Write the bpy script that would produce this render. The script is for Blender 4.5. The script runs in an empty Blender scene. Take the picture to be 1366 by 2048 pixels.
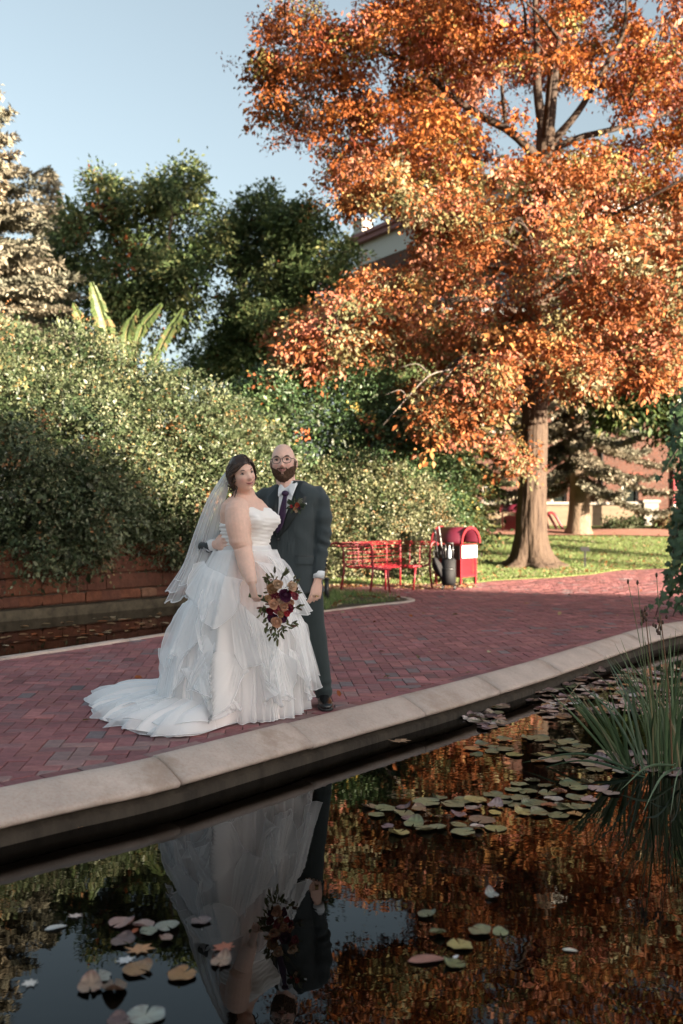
import bpy, math, random
import numpy as np
from mathutils import Vector, Matrix

S = bpy.context.scene
C = S.collection
R = math.radians
random.seed(7)
F, H = 2000.0, 1.35          # focal length in photo pixels, eye height above the brick path


def at(px, py, D):           # a photo pixel at depth D -> metres
    return np.array([(px - 683) / F * D, D, H - (py - 1024) / F * D])


def gnd(px, py, z=0.0):      # a photo pixel on the level z -> metres
    return at(px, py, F * (H - z) / (py - 1024))


# ------------------------------------------------------------------ camera, sky, sun, exposure
cam_d = bpy.data.cameras.new('camera')
cam = bpy.data.objects.new('camera', cam_d)
C.objects.link(cam)
cam.location = (0, 0, H)
cam.rotation_euler = (R(90), 0, 0)
cam_d.sensor_fit = 'VERTICAL'
cam_d.sensor_height = 36
cam_d.lens = 36 * F / 2048
cam_d.clip_start = 0.1
cam_d.clip_end = 6000
cam_d.dof.use_dof = True
cam_d.dof.focus_distance = 6.75
cam_d.dof.aperture_fstop = 1.9
S.camera = cam

SUN_EL, SUN_AZ = R(11), R(130)        # azimuth clockwise from +Y: from behind right
wd = bpy.data.worlds.new('World')
S.world = wd
wd.use_nodes = True
nt = wd.node_tree
nt.nodes.clear()
sky = nt.nodes.new('ShaderNodeTexSky')
sky.sky_type = 'NISHITA'
sky.sun_disc = False
sky.sun_elevation = SUN_EL
sky.sun_rotation = SUN_AZ
sky.altitude = 0
sky.air_density = 1.0
sky.dust_density = 3.6
sky.ozone_density = 1.8
bg = nt.nodes.new('ShaderNodeBackground')
bg.inputs['Strength'].default_value = 0.05
wo = nt.nodes.new('ShaderNodeOutputWorld')
hs = nt.nodes.new('ShaderNodeHueSaturation')          # thin autumn haze: a paler sky
hs.inputs['Saturation'].default_value = 0.54
hs.inputs['Value'].default_value = 1.0
hs.inputs['Hue'].default_value = 0.475
nt.links.new(sky.outputs[0], hs.inputs['Color'])
nt.links.new(hs.outputs[0], bg.inputs[0])
nt.links.new(bg.outputs[0], wo.inputs[0])

sl = bpy.data.lights.new('sun', 'SUN')
sl.energy = 5.0
sl.angle = R(0.55)
sl.color = (1.0, 0.83, 0.63)
so = bpy.data.objects.new('sun', sl)
C.objects.link(so)
sdir = Vector((math.sin(SUN_AZ) * math.cos(SUN_EL), math.cos(SUN_AZ) * math.cos(SUN_EL), math.sin(SUN_EL)))
so.rotation_euler = sdir.to_track_quat('Z', 'Y').to_euler()
so.location = (30, -20, 30)

S.view_settings.view_transform = 'Standard'
S.view_settings.look = 'None'
S.view_settings.gamma = 1
S.view_settings.exposure = 2.68
S.view_settings.use_curve_mapping = False
cy = S.cycles
cy.max_bounces = 10
cy.diffuse_bounces = 8
cy.glossy_bounces = 3
cy.transmission_bounces = 5
cy.transparent_max_bounces = 20
cy.caustics_reflective = False
cy.caustics_refractive = False
cy.use_denoising = True
cy.sample_clamp_indirect = 6


# ------------------------------------------------------------------ helpers
def put(o, label=None, cat=None, group=None, kind=None):
    if label: o['label'] = label
    if cat: o['category'] = cat
    if group: o['group'] = group
    if kind: o['kind'] = kind
    return o


def thing(name, label, cat, loc=(0, 0, 0), rz=0.0, group=None):
    o = bpy.data.objects.new(name, None)
    C.objects.link(o)
    o.location = loc
    o.rotation_euler = (0, 0, rz)
    o.empty_display_size = 0.1
    return put(o, label, cat, group)


def link(name, me, mat=None, parent=None, world=False, kind=None):
    o = bpy.data.objects.new(name, me)
    C.objects.link(o)
    if mat is not None:
        for m in (mat if isinstance(mat, (list, tuple)) else [mat]):
            if len(me.materials) < (len(mat) if isinstance(mat, (list, tuple)) else 1):
                me.materials.append(m)
    if parent is not None:
        o.parent = parent
        if world and parent.parent is None:
            o.matrix_parent_inverse = parent.matrix_basis.inverted()
    if kind: o['kind'] = kind
    return o


class G:
    def __init__(s):
        s.v, s.f, s.c, s.m, s.n = [], [], [], [], 0

    def add(s, v, f, col=None, mi=0):
        v = np.asarray(v, float).reshape(-1, 3)
        s.v.append(v)
        k = s.n
        s.f.extend([tuple(i + k for i in q) for q in f])
        s.m.extend([mi] * len(f))
        if col is None: col = (1, 1, 1)
        col = np.asarray(col, float)
        if col.ndim == 1: col = np.tile(col[:3], (len(v), 1))
        s.c.append(col)
        s.n += len(v)
        return s

    def mesh(s, name, smooth=True):
        me = bpy.data.meshes.new(name)
        V = np.concatenate(s.v)
        me.from_pydata(V.tolist(), [], s.f)
        if any(s.m): me.polygons.foreach_set('material_index', s.m)
        a = me.attributes.new('Col', 'FLOAT_COLOR', 'POINT')
        cc = np.ones((len(V), 4), np.float32)
        cc[:, :3] = np.concatenate(s.c)
        a.data.foreach_set('color', cc.ravel())
        me.polygons.foreach_set('use_smooth', [smooth] * len(me.polygons))
        me.update()
        return me

    def build(s, name, mat, parent=None, world=True, smooth=True, kind=None):
        return link(name, s.mesh(name, smooth), mat, parent, world, kind)

    def box(s, c, d, rz=0.0, col=None, mi=0, bev=0.0):
        x, y, z = np.asarray(d, float) / 2
        if bev > 0:
            b = min(bev, x * .9, y * .9, z * .9)
            P = []
            for zz, ins in ((-z, b), (-z + b, 0), (z - b, 0), (z, b)):
                P += [(-x + ins, -y + ins, zz), (x - ins, -y + ins, zz), (x - ins, y - ins, zz), (-x + ins, y - ins, zz)]
            fs = [(3, 2, 1, 0), (12, 13, 14, 15)]
            for k in range(3):
                for i in range(4):
                    j = (i + 1) % 4
                    fs.append((4 * k + i, 4 * k + j, 4 * k + 4 + j, 4 * k + 4 + i))
        else:
            P = [(-x, -y, -z), (x, -y, -z), (x, y, -z), (-x, y, -z), (-x, -y, z), (x, -y, z), (x, y, z), (-x, y, z)]
            fs = [(3, 2, 1, 0), (4, 5, 6, 7), (0, 1, 5, 4), (1, 2, 6, 5), (2, 3, 7, 6), (3, 0, 4, 7)]
        P = np.array(P)
        ca, sa = math.cos(rz), math.sin(rz)
        Q = P.copy()
        Q[:, 0] = P[:, 0] * ca - P[:, 1] * sa
        Q[:, 1] = P[:, 0] * sa + P[:, 1] * ca
        return s.add(Q + np.asarray(c, float), fs, col, mi)

    def loft(s, rings, cap=True, col=None, mi=0, closed=True):
        rings = [np.asarray(r, float) for r in rings]
        n = len(rings[0])
        v = np.concatenate(rings)
        fs = []
        for k in range(len(rings) - 1):
            for i in range(n if closed else n - 1):
                j = (i + 1) % n
                fs.append((k * n + i, k * n + j, (k + 1) * n + j, (k + 1) * n + i))
        if cap:
            fs.append(tuple(range(n - 1, -1, -1)))
            fs.append(tuple(range((len(rings) - 1) * n, len(rings) * n)))
        return s.add(v, fs, col, mi)

    def tube(s, pts, rad, n=8, col=None, mi=0, flat=None, flatdir=None):
        pts = np.asarray(pts, float)
        rad = np.broadcast_to(np.asarray(rad, float), (len(pts),))
        T = np.gradient(pts, axis=0)
        T /= np.linalg.norm(T, axis=1)[:, None] + 1e-9
        u = np.array(flatdir if flatdir is not None else ((1, 0, 0) if abs(T[0][0]) < .8 else (0, 1, 0)), float)
        rings = []
        a = np.arange(n) * 2 * np.pi / n
        for p, t, r in zip(pts, T, rad):
            u = u - t * (u @ t)
            u /= np.linalg.norm(u) + 1e-9
            w = np.cross(t, u)
            k = 1.0 if flat is None else flat
            rings.append(p + r * (np.cos(a)[:, None] * u + k * np.sin(a)[:, None] * w))
        return s.loft(rings, True, col, mi)

    def ell(s, c, r, M=None, nu=16, nv=10, col=None, mi=0, fn=None):
        th = np.linspace(0, np.pi, nv + 1)[1:-1]
        ph = np.arange(nu) * 2 * np.pi / nu
        P = [(0, 0, 1)]
        for t in th:
            for p in ph: P.append((math.sin(t) * math.cos(p), math.sin(t) * math.sin(p), math.cos(t)))
        P.append((0, 0, -1))
        P = np.array(P)
        if fn is not None: P = fn(P)
        P = P * np.asarray(r, float)
        if M is not None: P = P @ np.asarray(M, float).T
        fs = [(0, 1 + i, 1 + (i + 1) % nu) for i in range(nu)]
        for k in range(nv - 2):
            for i in range(nu):
                j = (i + 1) % nu
                fs.append((1 + k * nu + i, 1 + (k + 1) * nu + i, 1 + (k + 1) * nu + j, 1 + k * nu + j))
        L = len(P) - 1
        b = 1 + (nv - 2) * nu
        fs += [(L, b + (i + 1) % nu, b + i) for i in range(nu)]
        return s.add(P + np.asarray(c, float), fs, col, mi)

    def grid(s, P, col=None, mi=0, wrap=False):    # P: (a, b, 3)
        P = np.asarray(P, float)
        a, b = P.shape[:2]
        fs = []
        for i in range(a - 1):
            for j in range(b if wrap else b - 1):
                k = (j + 1) % b
                fs.append((i * b + j, i * b + k, (i + 1) * b + k, (i + 1) * b + j))
        if col is not None and np.ndim(col) == 3: col = np.asarray(col).reshape(-1, 3)
        return s.add(P.reshape(-1, 3), fs, col, mi)


def spline(pts, n):
    p = np.asarray(pts, float)
    if len(p) == 2: return p[0] + np.linspace(0, 1, n)[:, None] * (p[1] - p[0])
    q = np.vstack([2 * p[0] - p[1], p, 2 * p[-1] - p[-2]])
    m = len(p) - 1
    out = []
    for t in np.linspace(0, m - 1e-6, n):
        i = int(t); u = t - i
        a, b, c, d = q[i], q[i + 1], q[i + 2], q[i + 3]
        out.append(.5 * (2 * b + (c - a) * u + (2 * a - 5 * b + 4 * c - d) * u * u + (3 * b - a - 3 * c + d) * u ** 3))
    return np.array(out)


def interp(t, xs, ys): return np.interp(t, xs, ys)


def hsh(i):
    i = np.asarray(i, np.int64)
    h = (i[..., 0] * 73856093) ^ (i[..., 1] * 19349663) ^ (i[..., 2] * 83492791)
    h = (h ^ (h >> 13)) * 1274126177 & 0x7fffffff
    return ((h ^ (h >> 16)) & 0xffff) / 65535.0


def vn(p, f=1.0, seed=0):      # value noise in -1..1
    p = np.asarray(p, float) * f + seed * 17.31
    i = np.floor(p).astype(np.int64)
    u = p - i
    u = u * u * (3 - 2 * u)
    r = 0
    for dx in (0, 1):
        for dy in (0, 1):
            for dz in (0, 1):
                w = (u[..., 0] if dx else 1 - u[..., 0]) * (u[..., 1] if dy else 1 - u[..., 1]) * (u[..., 2] if dz else 1 - u[..., 2])
                r = r + w * hsh(i + np.array([dx, dy, dz]))
    return r * 2 - 1


def evalmesh(me, mods, name):
    o = bpy.data.objects.new('tmp', me)
    C.objects.link(o)
    for typ, kw in mods:
        m = o.modifiers.new(typ, typ)
        for k, v in kw.items(): setattr(m, k, v)
    dg = bpy.context.evaluated_depsgraph_get()
    dg.update()
    out = bpy.data.meshes.new_from_object(o.evaluated_get(dg))
    out.name = name
    bpy.data.objects.remove(o)
    return out


def remesh(g, voxel, name, smooth=3, keep=.5):
    mods = [('REMESH', dict(mode='VOXEL', voxel_size=voxel, use_smooth_shade=True))]
    if smooth: mods.append(('SMOOTH', dict(factor=.5, iterations=smooth)))
    if keep < 1: mods.append(('DECIMATE', dict(ratio=keep)))
    return evalmesh(g.mesh(name), mods, name)


def mverts(me):
    v = np.empty(len(me.vertices) * 3, np.float32)
    me.vertices.foreach_get('co', v)
    return v.reshape(-1, 3).astype(float)


def mnormals(me):
    v = np.empty(len(me.vertices) * 3, np.float32)
    me.vertices.foreach_get('normal', v)
    return v.reshape(-1, 3).astype(float)


def setverts(me, V):
    me.vertices.foreach_set('co', np.asarray(V, np.float32).ravel())
    me.update()


def setcol(me, col):
    a = me.attributes.get('Col') or me.attributes.new('Col', 'FLOAT_COLOR', 'POINT')
    cc = np.ones((len(me.vertices), 4), np.float32)
    cc[:, :3] = col
    a.data.foreach_set('color', cc.ravel())


def smooth(me, on=True):
    me.polygons.foreach_set('use_smooth', [on] * len(me.polygons))


# ------------------------------------------------------------------ materials
def mat(name, col=(.5, .5, .5), rough=.6, spec=.5, attr=False, noise=0.0, nscale=8.0, bump=0.0, bscale=30.0, metal=0.0,
        col2=None, stretch=None, trans=0.0, coat=0.0, bdist=.01, sheen=0.0, bdetail=5):
    m = bpy.data.materials.new(name)
    m.use_nodes = True
    n, l = m.node_tree.nodes, m.node_tree.links
    b = n['Principled BSDF']
    b.inputs['Roughness'].default_value = rough
    b.inputs['Specular IOR Level'].default_value = spec
    b.inputs['Metallic'].default_value = metal
    b.inputs['Coat Weight'].default_value = coat
    b.inputs['Sheen Weight'].default_value = sheen
    src = None
    tc = n.new('ShaderNodeTexCoord')
    vec = tc.outputs['Object']
    if stretch is not None:
        mp = n.new('ShaderNodeMapping')
        mp.inputs['Scale'].default_value = stretch
        l.new(vec, mp.inputs[0]); vec = mp.outputs[0]
    if attr:
        at_ = n.new('ShaderNodeAttribute'); at_.attribute_name = 'Col'
        src = at_.outputs['Color']
    else:
        rgb = n.new('ShaderNodeRGB'); rgb.outputs[0].default_value = (*col, 1)
        src = rgb.outputs[0]
    if noise > 0 or col2 is not None:
        nz = n.new('ShaderNodeTexNoise'); nz.inputs['Scale'].default_value = nscale; nz.inputs['Detail'].default_value = 6
        nz.inputs['Roughness'].default_value = .65
        l.new(vec, nz.inputs['Vector'])
        if col2 is not None:
            rp = n.new('ShaderNodeValToRGB')
            rp.color_ramp.elements[0].position = .35; rp.color_ramp.elements[1].position = .66
            l.new(nz.outputs['Fac'], rp.inputs[0])
            mx = n.new('ShaderNodeMix'); mx.data_type = 'RGBA'
            l.new(rp.outputs[0], mx.inputs['Factor']); l.new(src, mx.inputs['A'])
            mx.inputs['B'].default_value = (*col2, 1)
            src = mx.outputs['Result']
        if noise > 0:
            mr = n.new('ShaderNodeMapRange')
            mr.inputs['From Min'].default_value = .25; mr.inputs['From Max'].default_value = .75
            mr.inputs['To Min'].default_value = 1 - noise; mr.inputs['To Max'].default_value = 1 + noise
            l.new(nz.outputs['Fac'], mr.inputs['Value'])
            mu = n.new('ShaderNodeVectorMath'); mu.operation = 'SCALE'
            l.new(src, mu.inputs[0]); l.new(mr.outputs[0], mu.inputs['Scale'])
            src = mu.outputs[0]
    l.new(src, b.inputs['Base Color'])
    if bump > 0:
        bz = n.new('ShaderNodeTexNoise'); bz.inputs['Scale'].default_value = bscale; bz.inputs['Detail'].default_value = bdetail
        l.new(vec, bz.inputs['Vector'])
        bp = n.new('ShaderNodeBump'); bp.inputs['Strength'].default_value = bump; bp.inputs['Distance'].default_value = bdist
        l.new(bz.outputs['Fac'], bp.inputs['Height']); l.new(bp.outputs[0], b.inputs['Normal'])
    if trans > 0:
        tr = n.new('ShaderNodeBsdfTranslucent'); l.new(src, tr.inputs['Color'])
        ms = n.new('ShaderNodeMixShader'); ms.inputs[0].default_value = trans
        l.new(b.outputs[0], ms.inputs[1]); l.new(tr.outputs[0], ms.inputs[2])
        l.new(ms.outputs[0], n['Material Output'].inputs[0])
    return m


def sheer(name, col, alpha, rough=.9):          # tulle and organza
    m = bpy.data.materials.new(name); m.use_nodes = True
    n, l = m.node_tree.nodes, m.node_tree.links
    n.remove(n['Principled BSDF'])
    d = n.new('ShaderNodeBsdfDiffuse'); d.inputs[0].default_value = (*col, 1)
    t = n.new('ShaderNodeBsdfTranslucent'); t.inputs[0].default_value = (*col, 1)
    x = n.new('ShaderNodeBsdfTransparent')
    a = n.new('ShaderNodeMixShader'); a.inputs[0].default_value = .4
    l.new(d.outputs[0], a.inputs[1]); l.new(t.outputs[0], a.inputs[2])
    # cloth seen edge-on hides more of what is behind it
    lw = n.new('ShaderNodeLayerWeight'); lw.inputs[0].default_value = .35
    mr = n.new('ShaderNodeMapRange'); mr.inputs['To Min'].default_value = alpha; mr.inputs['To Max'].default_value = min(1, alpha + .45)
    l.new(lw.outputs['Facing'], mr.inputs['Value'])
    b = n.new('ShaderNodeMixShader')
    l.new(mr.outputs[0], b.inputs[0]); l.new(x.outputs[0], b.inputs[1]); l.new(a.outputs[0], b.inputs[2])
    l.new(b.outputs[0], n['Material Output'].inputs[0])
    return m


def stain(m, scale, lo, hi, detail=7, stretch=(1, 1, 1), tint=None):          # broad dirt and wear over many stones
    n, l = m.node_tree.nodes, m.node_tree.links
    b = n['Principled BSDF']
    src = b.inputs['Base Color'].links[0].from_socket
    ge = n.new('ShaderNodeNewGeometry')
    mp = n.new('ShaderNodeMapping'); mp.inputs['Scale'].default_value = stretch
    l.new(ge.outputs['Position'], mp.inputs[0])
    nz = n.new('ShaderNodeTexNoise'); nz.inputs['Scale'].default_value = scale; nz.inputs['Detail'].default_value = detail; nz.inputs['Roughness'].default_value = .7
    l.new(mp.outputs[0], nz.inputs['Vector'])
    mr = n.new('ShaderNodeMapRange'); mr.inputs['From Min'].default_value = .3; mr.inputs['From Max'].default_value = .7
    mr.inputs['To Min'].default_value = lo; mr.inputs['To Max'].default_value = hi
    l.new(nz.outputs['Fac'], mr.inputs['Value'])
    mu = n.new('ShaderNodeVectorMath'); mu.operation = 'SCALE'
    l.new(src, mu.inputs[0]); l.new(mr.outputs[0], mu.inputs['Scale'])
    out = mu.outputs[0]
    if tint is not None:
        rp = n.new('ShaderNodeValToRGB'); rp.color_ramp.elements[0].position = .52; rp.color_ramp.elements[1].position = .68
        n2 = n.new('ShaderNodeTexNoise'); n2.inputs['Scale'].default_value = scale * .7; n2.inputs['Detail'].default_value = 8; n2.inputs['Roughness'].default_value = .75
        l.new(ge.outputs['Position'], n2.inputs['Vector']); l.new(n2.outputs['Fac'], rp.inputs[0])
        mx = n.new('ShaderNodeMix'); mx.data_type = 'RGBA'
        l.new(rp.outputs[0], mx.inputs['Factor']); l.new(out, mx.inputs['A']); mx.inputs['B'].default_value = (*tint, 1)
        out = mx.outputs['Result']
    l.new(out, b.inputs['Base Color'])



M_leaf = mat('leaf', attr=True, rough=.55, spec=.2, trans=.2)
M_gloss_leaf = mat('glossy_leaf', attr=True, rough=.42, spec=.45, trans=.18)
M_needle = mat('needle', attr=True, rough=.7, spec=.2, trans=.15)
M_grass = mat('grass_blade', attr=True, rough=.6, spec=.3, trans=.3)
M_bark = mat('oak_bark', (.13, .092, .066), .9, .2, noise=.6, nscale=11, col2=(.04, .028, .022), bump=1, bscale=14, stretch=(1, 1, .22), bdist=.05)
M_limb = mat('dark_limb', (.06, .044, .035), .9, .2, noise=.4, nscale=9, bump=.8, bscale=14, stretch=(1, 1, .3), bdist=.03)
M_bark2 = mat('pale_bark', (.19, .14, .10), .9, .2, noise=.45, nscale=7, bump=.9, bscale=18, stretch=(1, 1, .5), bdist=.03)
M_twig = mat('twig', (.06, .045, .035), .9, .2, noise=.3)
M_deadwood = mat('dead_wood', (.20, .17, .15), .9, .2, noise=.3)
M_paver = mat('clay_paver', attr=True, rough=.75, spec=.35, noise=.32, nscale=14, bump=.5, bscale=70, bdist=.004)
stain(M_paver, 1.3, .80, 1.14)
M_bed = mat('joint_sand', (.085, .062, .055), .95, .1, noise=.3, nscale=20)
M_granite = mat('granite', (.60, .46, .39), .72, .4, noise=.3, nscale=60, col2=(.45, .38, .33), bump=.35, bscale=120, bdist=.004)
stain(M_granite, 2.2, .74, 1.12, tint=(.36, .26, .20))
M_stain = mat('stained_concrete', (.05, .04, .03), .85, .3, noise=.6, nscale=6, bump=.8, bscale=18, stretch=(1, 1, .35), bdist=.02)
M_sandstone = mat('red_sandstone', attr=True, rough=.9, spec=.2, noise=.4, nscale=7, bump=.8, bscale=16, bdist=.02)
M_limestone = mat('limestone', (.17, .13, .09), .85, .3, noise=.25, nscale=3, bump=.3, bscale=20, stretch=(.35, .35, 2.2))
M_capstone = mat('pale_stone', (.28, .26, .23), .8, .3, noise=.12, nscale=4)
M_lawn = mat('lawn_soil', (.115, .15, .05), .95, .1, noise=.3, nscale=3, col2=(.16, .165, .065), bump=.7, bscale=40, bdist=.03)
M_earth = mat('earth', (.09, .07, .05), .95, .1, noise=.4, nscale=2)
M_red = mat('red_paint', (.21, .012, .020), .42, .5, noise=.1, nscale=6)
M_red_shaded = mat('shaded_red_paint', (.10, .012, .026), .4, .5, noise=.12, nscale=6)  # maroon for the bin roofs: red paint darkened with their shade
M_black = mat('black_fabric', (.012, .012, .014), .7, .3, noise=.3, nscale=30)
M_blackp = mat('black_plastic', (.014, .014, .015), .4, .5)
M_white = mat('white_panel', (.60, .60, .58), .5, .4)
M_glass_dark = mat('window_glass', (.012, .016, .015), .04, .6)
M_frame = mat('white_frame', (.40, .39, .36), .5, .4)
M_slate = mat('roof_slate', (.17, .20, .20), .8, .3, noise=.15, nscale=4)
M_eave = mat('eave_paint', (.20, .075, .07), .6, .4)
M_steel = mat('grey_steel', (.16, .165, .17), .35, .5, metal=.8)


def brick_mat(name, c1, c2, mortar, bw, bh):
    m = bpy.data.materials.new(name); m.use_nodes = True
    n, l = m.node_tree.nodes, m.node_tree.links
    b = n['Principled BSDF']; b.inputs['Roughness'].default_value = .85; b.inputs['Specular IOR Level'].default_value = .25
    tc = n.new('ShaderNodeTexCoord'); sx = n.new('ShaderNodeSeparateXYZ'); l.new(tc.outputs['Object'], sx.inputs[0])
    ad = n.new('ShaderNodeMath'); l.new(sx.outputs[0], ad.inputs[0]); l.new(sx.outputs[1], ad.inputs[1])
    cx = n.new('ShaderNodeCombineXYZ'); l.new(ad.outputs[0], cx.inputs[0]); l.new(sx.outputs[2], cx.inputs[1])
    bt = n.new('ShaderNodeTexBrick')
    bt.inputs['Scale'].default_value = 1
    bt.inputs['Brick Width'].default_value = bw; bt.inputs['Row Height'].default_value = bh
    bt.inputs['Mortar Size'].default_value = .008
    bt.inputs['Color1'].default_value = (*c1, 1); bt.inputs['Color2'].default_value = (*c2, 1); bt.inputs['Mortar'].default_value = (*mortar, 1)
    l.new(cx.outputs[0], bt.inputs['Vector'])
    nz = n.new('ShaderNodeTexNoise'); nz.inputs['Scale'].default_value = .9; nz.inputs['Detail'].default_value = 5
    l.new(tc.outputs['Object'], nz.inputs['Vector'])
    mr = n.new('ShaderNodeMapRange'); mr.inputs['To Min'].default_value = .6; mr.inputs['To Max'].default_value = 1.4
    l.new(nz.outputs['Fac'], mr.inputs[0])
    mu = n.new('ShaderNodeVectorMath'); mu.operation = 'SCALE'; l.new(bt.outputs['Color'], mu.inputs[0]); l.new(mr.outputs[0], mu.inputs['Scale'])
    l.new(mu.outputs[0], b.inputs['Base Color'])
    bp = n.new('ShaderNodeBump'); bp.inputs['Strength'].default_value = .5; bp.inputs['Distance'].default_value = .01; bp.invert = True
    l.new(bt.outputs['Fac'], bp.inputs['Height']); l.new(bp.outputs[0], b.inputs['Normal'])
    return m


M_brick = brick_mat('red_brick', (.11, .042, .028), (.075, .032, .023), (.11, .09, .075), .22, .075)


def water_mat(name, col, scale, strength, rough=.0):
    m = bpy.data.materials.new(name); m.use_nodes = True
    n, l = m.node_tree.nodes, m.node_tree.links
    b = n['Principled BSDF']
    b.inputs['Base Color'].default_value = (*col, 1)
    b.inputs['Roughness'].default_value = rough
    b.inputs['IOR'].default_value = 1.25
    b.inputs['Specular Tint'].default_value = (.74, .93, 1, 1)
    tc = n.new('ShaderNodeTexCoord')
    mp = n.new('ShaderNodeMapping'); mp.inputs['Scale'].default_value = (.6, 1.1, 1); mp.inputs['Rotation'].default_value = (0, 0, R(35))
    l.new(tc.outputs['Object'], mp.inputs[0])
    nz = n.new('ShaderNodeTexNoise'); nz.inputs['Scale'].default_value = scale; nz.inputs['Detail'].default_value = 2.5
    l.new(mp.outputs[0], nz.inputs['Vector'])
    n2 = n.new('ShaderNodeTexNoise'); n2.inputs['Scale'].default_value = .5; n2.inputs['Detail'].default_value = 2
    l.new(mp.outputs[0], n2.inputs['Vector'])
    mr = n.new('ShaderNodeMapRange'); mr.inputs['From Min'].default_value = .35; mr.inputs['From Max'].default_value = .7
    mr.inputs['To Min'].default_value = .15; mr.inputs['To Max'].default_value = 1
    l.new(n2.outputs['Fac'], mr.inputs[0])
    mu = n.new('ShaderNodeMath'); mu.operation = 'MULTIPLY'; l.new(nz.outputs['Fac'], mu.inputs[0]); l.new(mr.outputs[0], mu.inputs[1])
    bp = n.new('ShaderNodeBump'); bp.inputs['Strength'].default_value = strength; bp.inputs['Distance'].default_value = .01
    l.new(mu.outputs[0], bp.inputs['Height']); l.new(bp.outputs[0], b.inputs['Normal'])
    return m


M_water = water_mat('pond_water', (.0016, .0012, .0008), 7.0, .10)
M_water2 = water_mat('dark_pond_water', (.003, .002, .0015), 7.0, .12)

# ------------------------------------------------------------------ leaf fields
SHAPES = {
    'rhomb': ([(0, 0, 0), (.45, .5, .1), (1, 0, -.06), (.45, -.5, .1)], [(0, 1, 2), (0, 2, 3)]),
    'oval': ([(0, 0, 0), (.3, .48, .08), (.75, .4, .05), (1, 0, -.08), (.75, -.4, .05), (.3, -.48, .08)], [(0, 1, 2), (0, 2, 3), (0, 3, 4), (0, 4, 5)]),
    'lobed': ([(0, 0, 0), (.25, .5, .1), (.42, .16, .02), (.68, .55, .08), (.7, .15, 0), (1, 0, -.08), (.7, -.15, 0), (.68, -.55, .08), (.42, -.16, .02), (.25, -.5, .1)],
              [(0, 1, 2), (2, 3, 4), (0, 2, 4), (0, 4, 5), (0, 5, 6), (0, 6, 8), (6, 7, 8), (0, 8, 9)]),
    'blade': ([(0, .5, 0), (0, -.5, 0), (.6, 0.12, .0), (1, 0, 0)], [(1, 2, 0), (1, 3, 2)]),
    'needle': ([(0, .35, 0), (0, -.35, 0), (1, 0, 0)], [(0, 1, 2)]),
}


def nrmz(a): return a / (np.linalg.norm(a, axis=-1, keepdims=True) + 1e-9)


def leaf_mesh(name, pos, d, nr, L, W, col, shape='rhomb'):
    tv, tf = SHAPES[shape]
    tv = np.array(tv); tf = np.array(tf)
    d = nrmz(d)
    side = nrmz(np.cross(nr, d))
    nn = np.cross(d, side)
    k, n = len(tv), len(pos)
    V = pos[:, None] + L[:, None, None] * (tv[None, :, 0:1] * d[:, None] + tv[None, :, 2:3] * nn[:, None]) + W[:, None, None] * tv[None, :, 1:2] * side[:, None]
    Fi = (tf[None] + (np.arange(n) * k)[:, None, None]).reshape(-1, 3)
    me = bpy.data.meshes.new(name)
    me.vertices.add(n * k)
    me.vertices.foreach_set('co', V.astype(np.float32).ravel())
    me.loops.add(len(Fi) * 3)
    me.loops.foreach_set('vertex_index', Fi.astype(np.int32).ravel())
    me.polygons.add(len(Fi))
    me.polygons.foreach_set('loop_start', (np.arange(len(Fi)) * 3).astype(np.int32))
    me.update(calc_edges=True)
    a = me.attributes.new('Col', 'FLOAT_COLOR', 'POINT')
    cc = np.ones((n, k, 4), np.float32)
    cc[:, :, :3] = col[:, None]
    a.data.foreach_set('color', cc.ravel())
    return me


def pick(rng, pal, n):       # palette entries: (weight, colour)
    w = np.array([p[0] for p in pal], float)
    i = rng.choice(len(pal), n, p=w / w.sum())
    return np.array([p[1] for p in pal])[i]


def foliage(name, rng, clumps, per, sig, size, pal, mat_, parent, shape='rhomb', aspect=.5, up=.6, droop=.3, clumpcol=.7, var=.25, kind='stuff', outward=None, sprig=0.0):
    n = len(clumps)
    per = max(1, int(per))
    cc = pick(rng, pal, n)
    pos = np.repeat(clumps, per, 0) + rng.normal(size=(n * per, 3)) * np.asarray(sig)
    off = pos - np.repeat(clumps, per, 0)
    if sprig > 0:                 # leaves set along a short shoot
        sd = rng.normal(size=(n, 3)) * np.array([1, 1, .55])
        if outward is not None: sd = nrmz(sd) + .7 * outward
        sd = np.repeat(nrmz(sd), per, 0)
        u = rng.uniform(-.5, .5, (n * per, 1))
        ln = np.repeat(sprig * np.exp(rng.normal(size=(n, 1)) * .35), per, 0)
        pos = pos + sd * u * ln
        pos[:, 2] -= (sprig * .35 * (u[:, 0] + .5) ** 2)
        off = nrmz(off) + .5 * sd
    col = np.repeat(cc, per, 0)
    own = pick(rng, pal, n * per)
    mask = (rng.random(n * per) < clumpcol)[:, None]
    col = np.where(mask, col, own) * np.exp(rng.normal(size=(n * per, 1)) * var)
    d = nrmz(off) * .8 + rng.normal(size=pos.shape) * .6
    if outward is not None: d += np.repeat(outward, per, 0) * .6
    d[:, 2] -= droop
    nr = rng.normal(size=pos.shape) * .36
    nr += np.repeat(rng.normal(size=(n, 3)) * .55, per, 0)          # leaves of one shoot face much the same way
    nr[:, 2] += up
    if outward is not None: nr += np.repeat(outward, per, 0) * .8
    L = rng.uniform(size[0], size[1], n * per) * np.repeat(np.exp(rng.normal(size=n) * .22), per)
    me = leaf_mesh(name, pos, d, nr, L, L * aspect * rng.uniform(.75, 1.25, n * per), np.clip(col, 0, .9), shape)
    return link(name, me, mat_, parent, True, kind)


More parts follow.
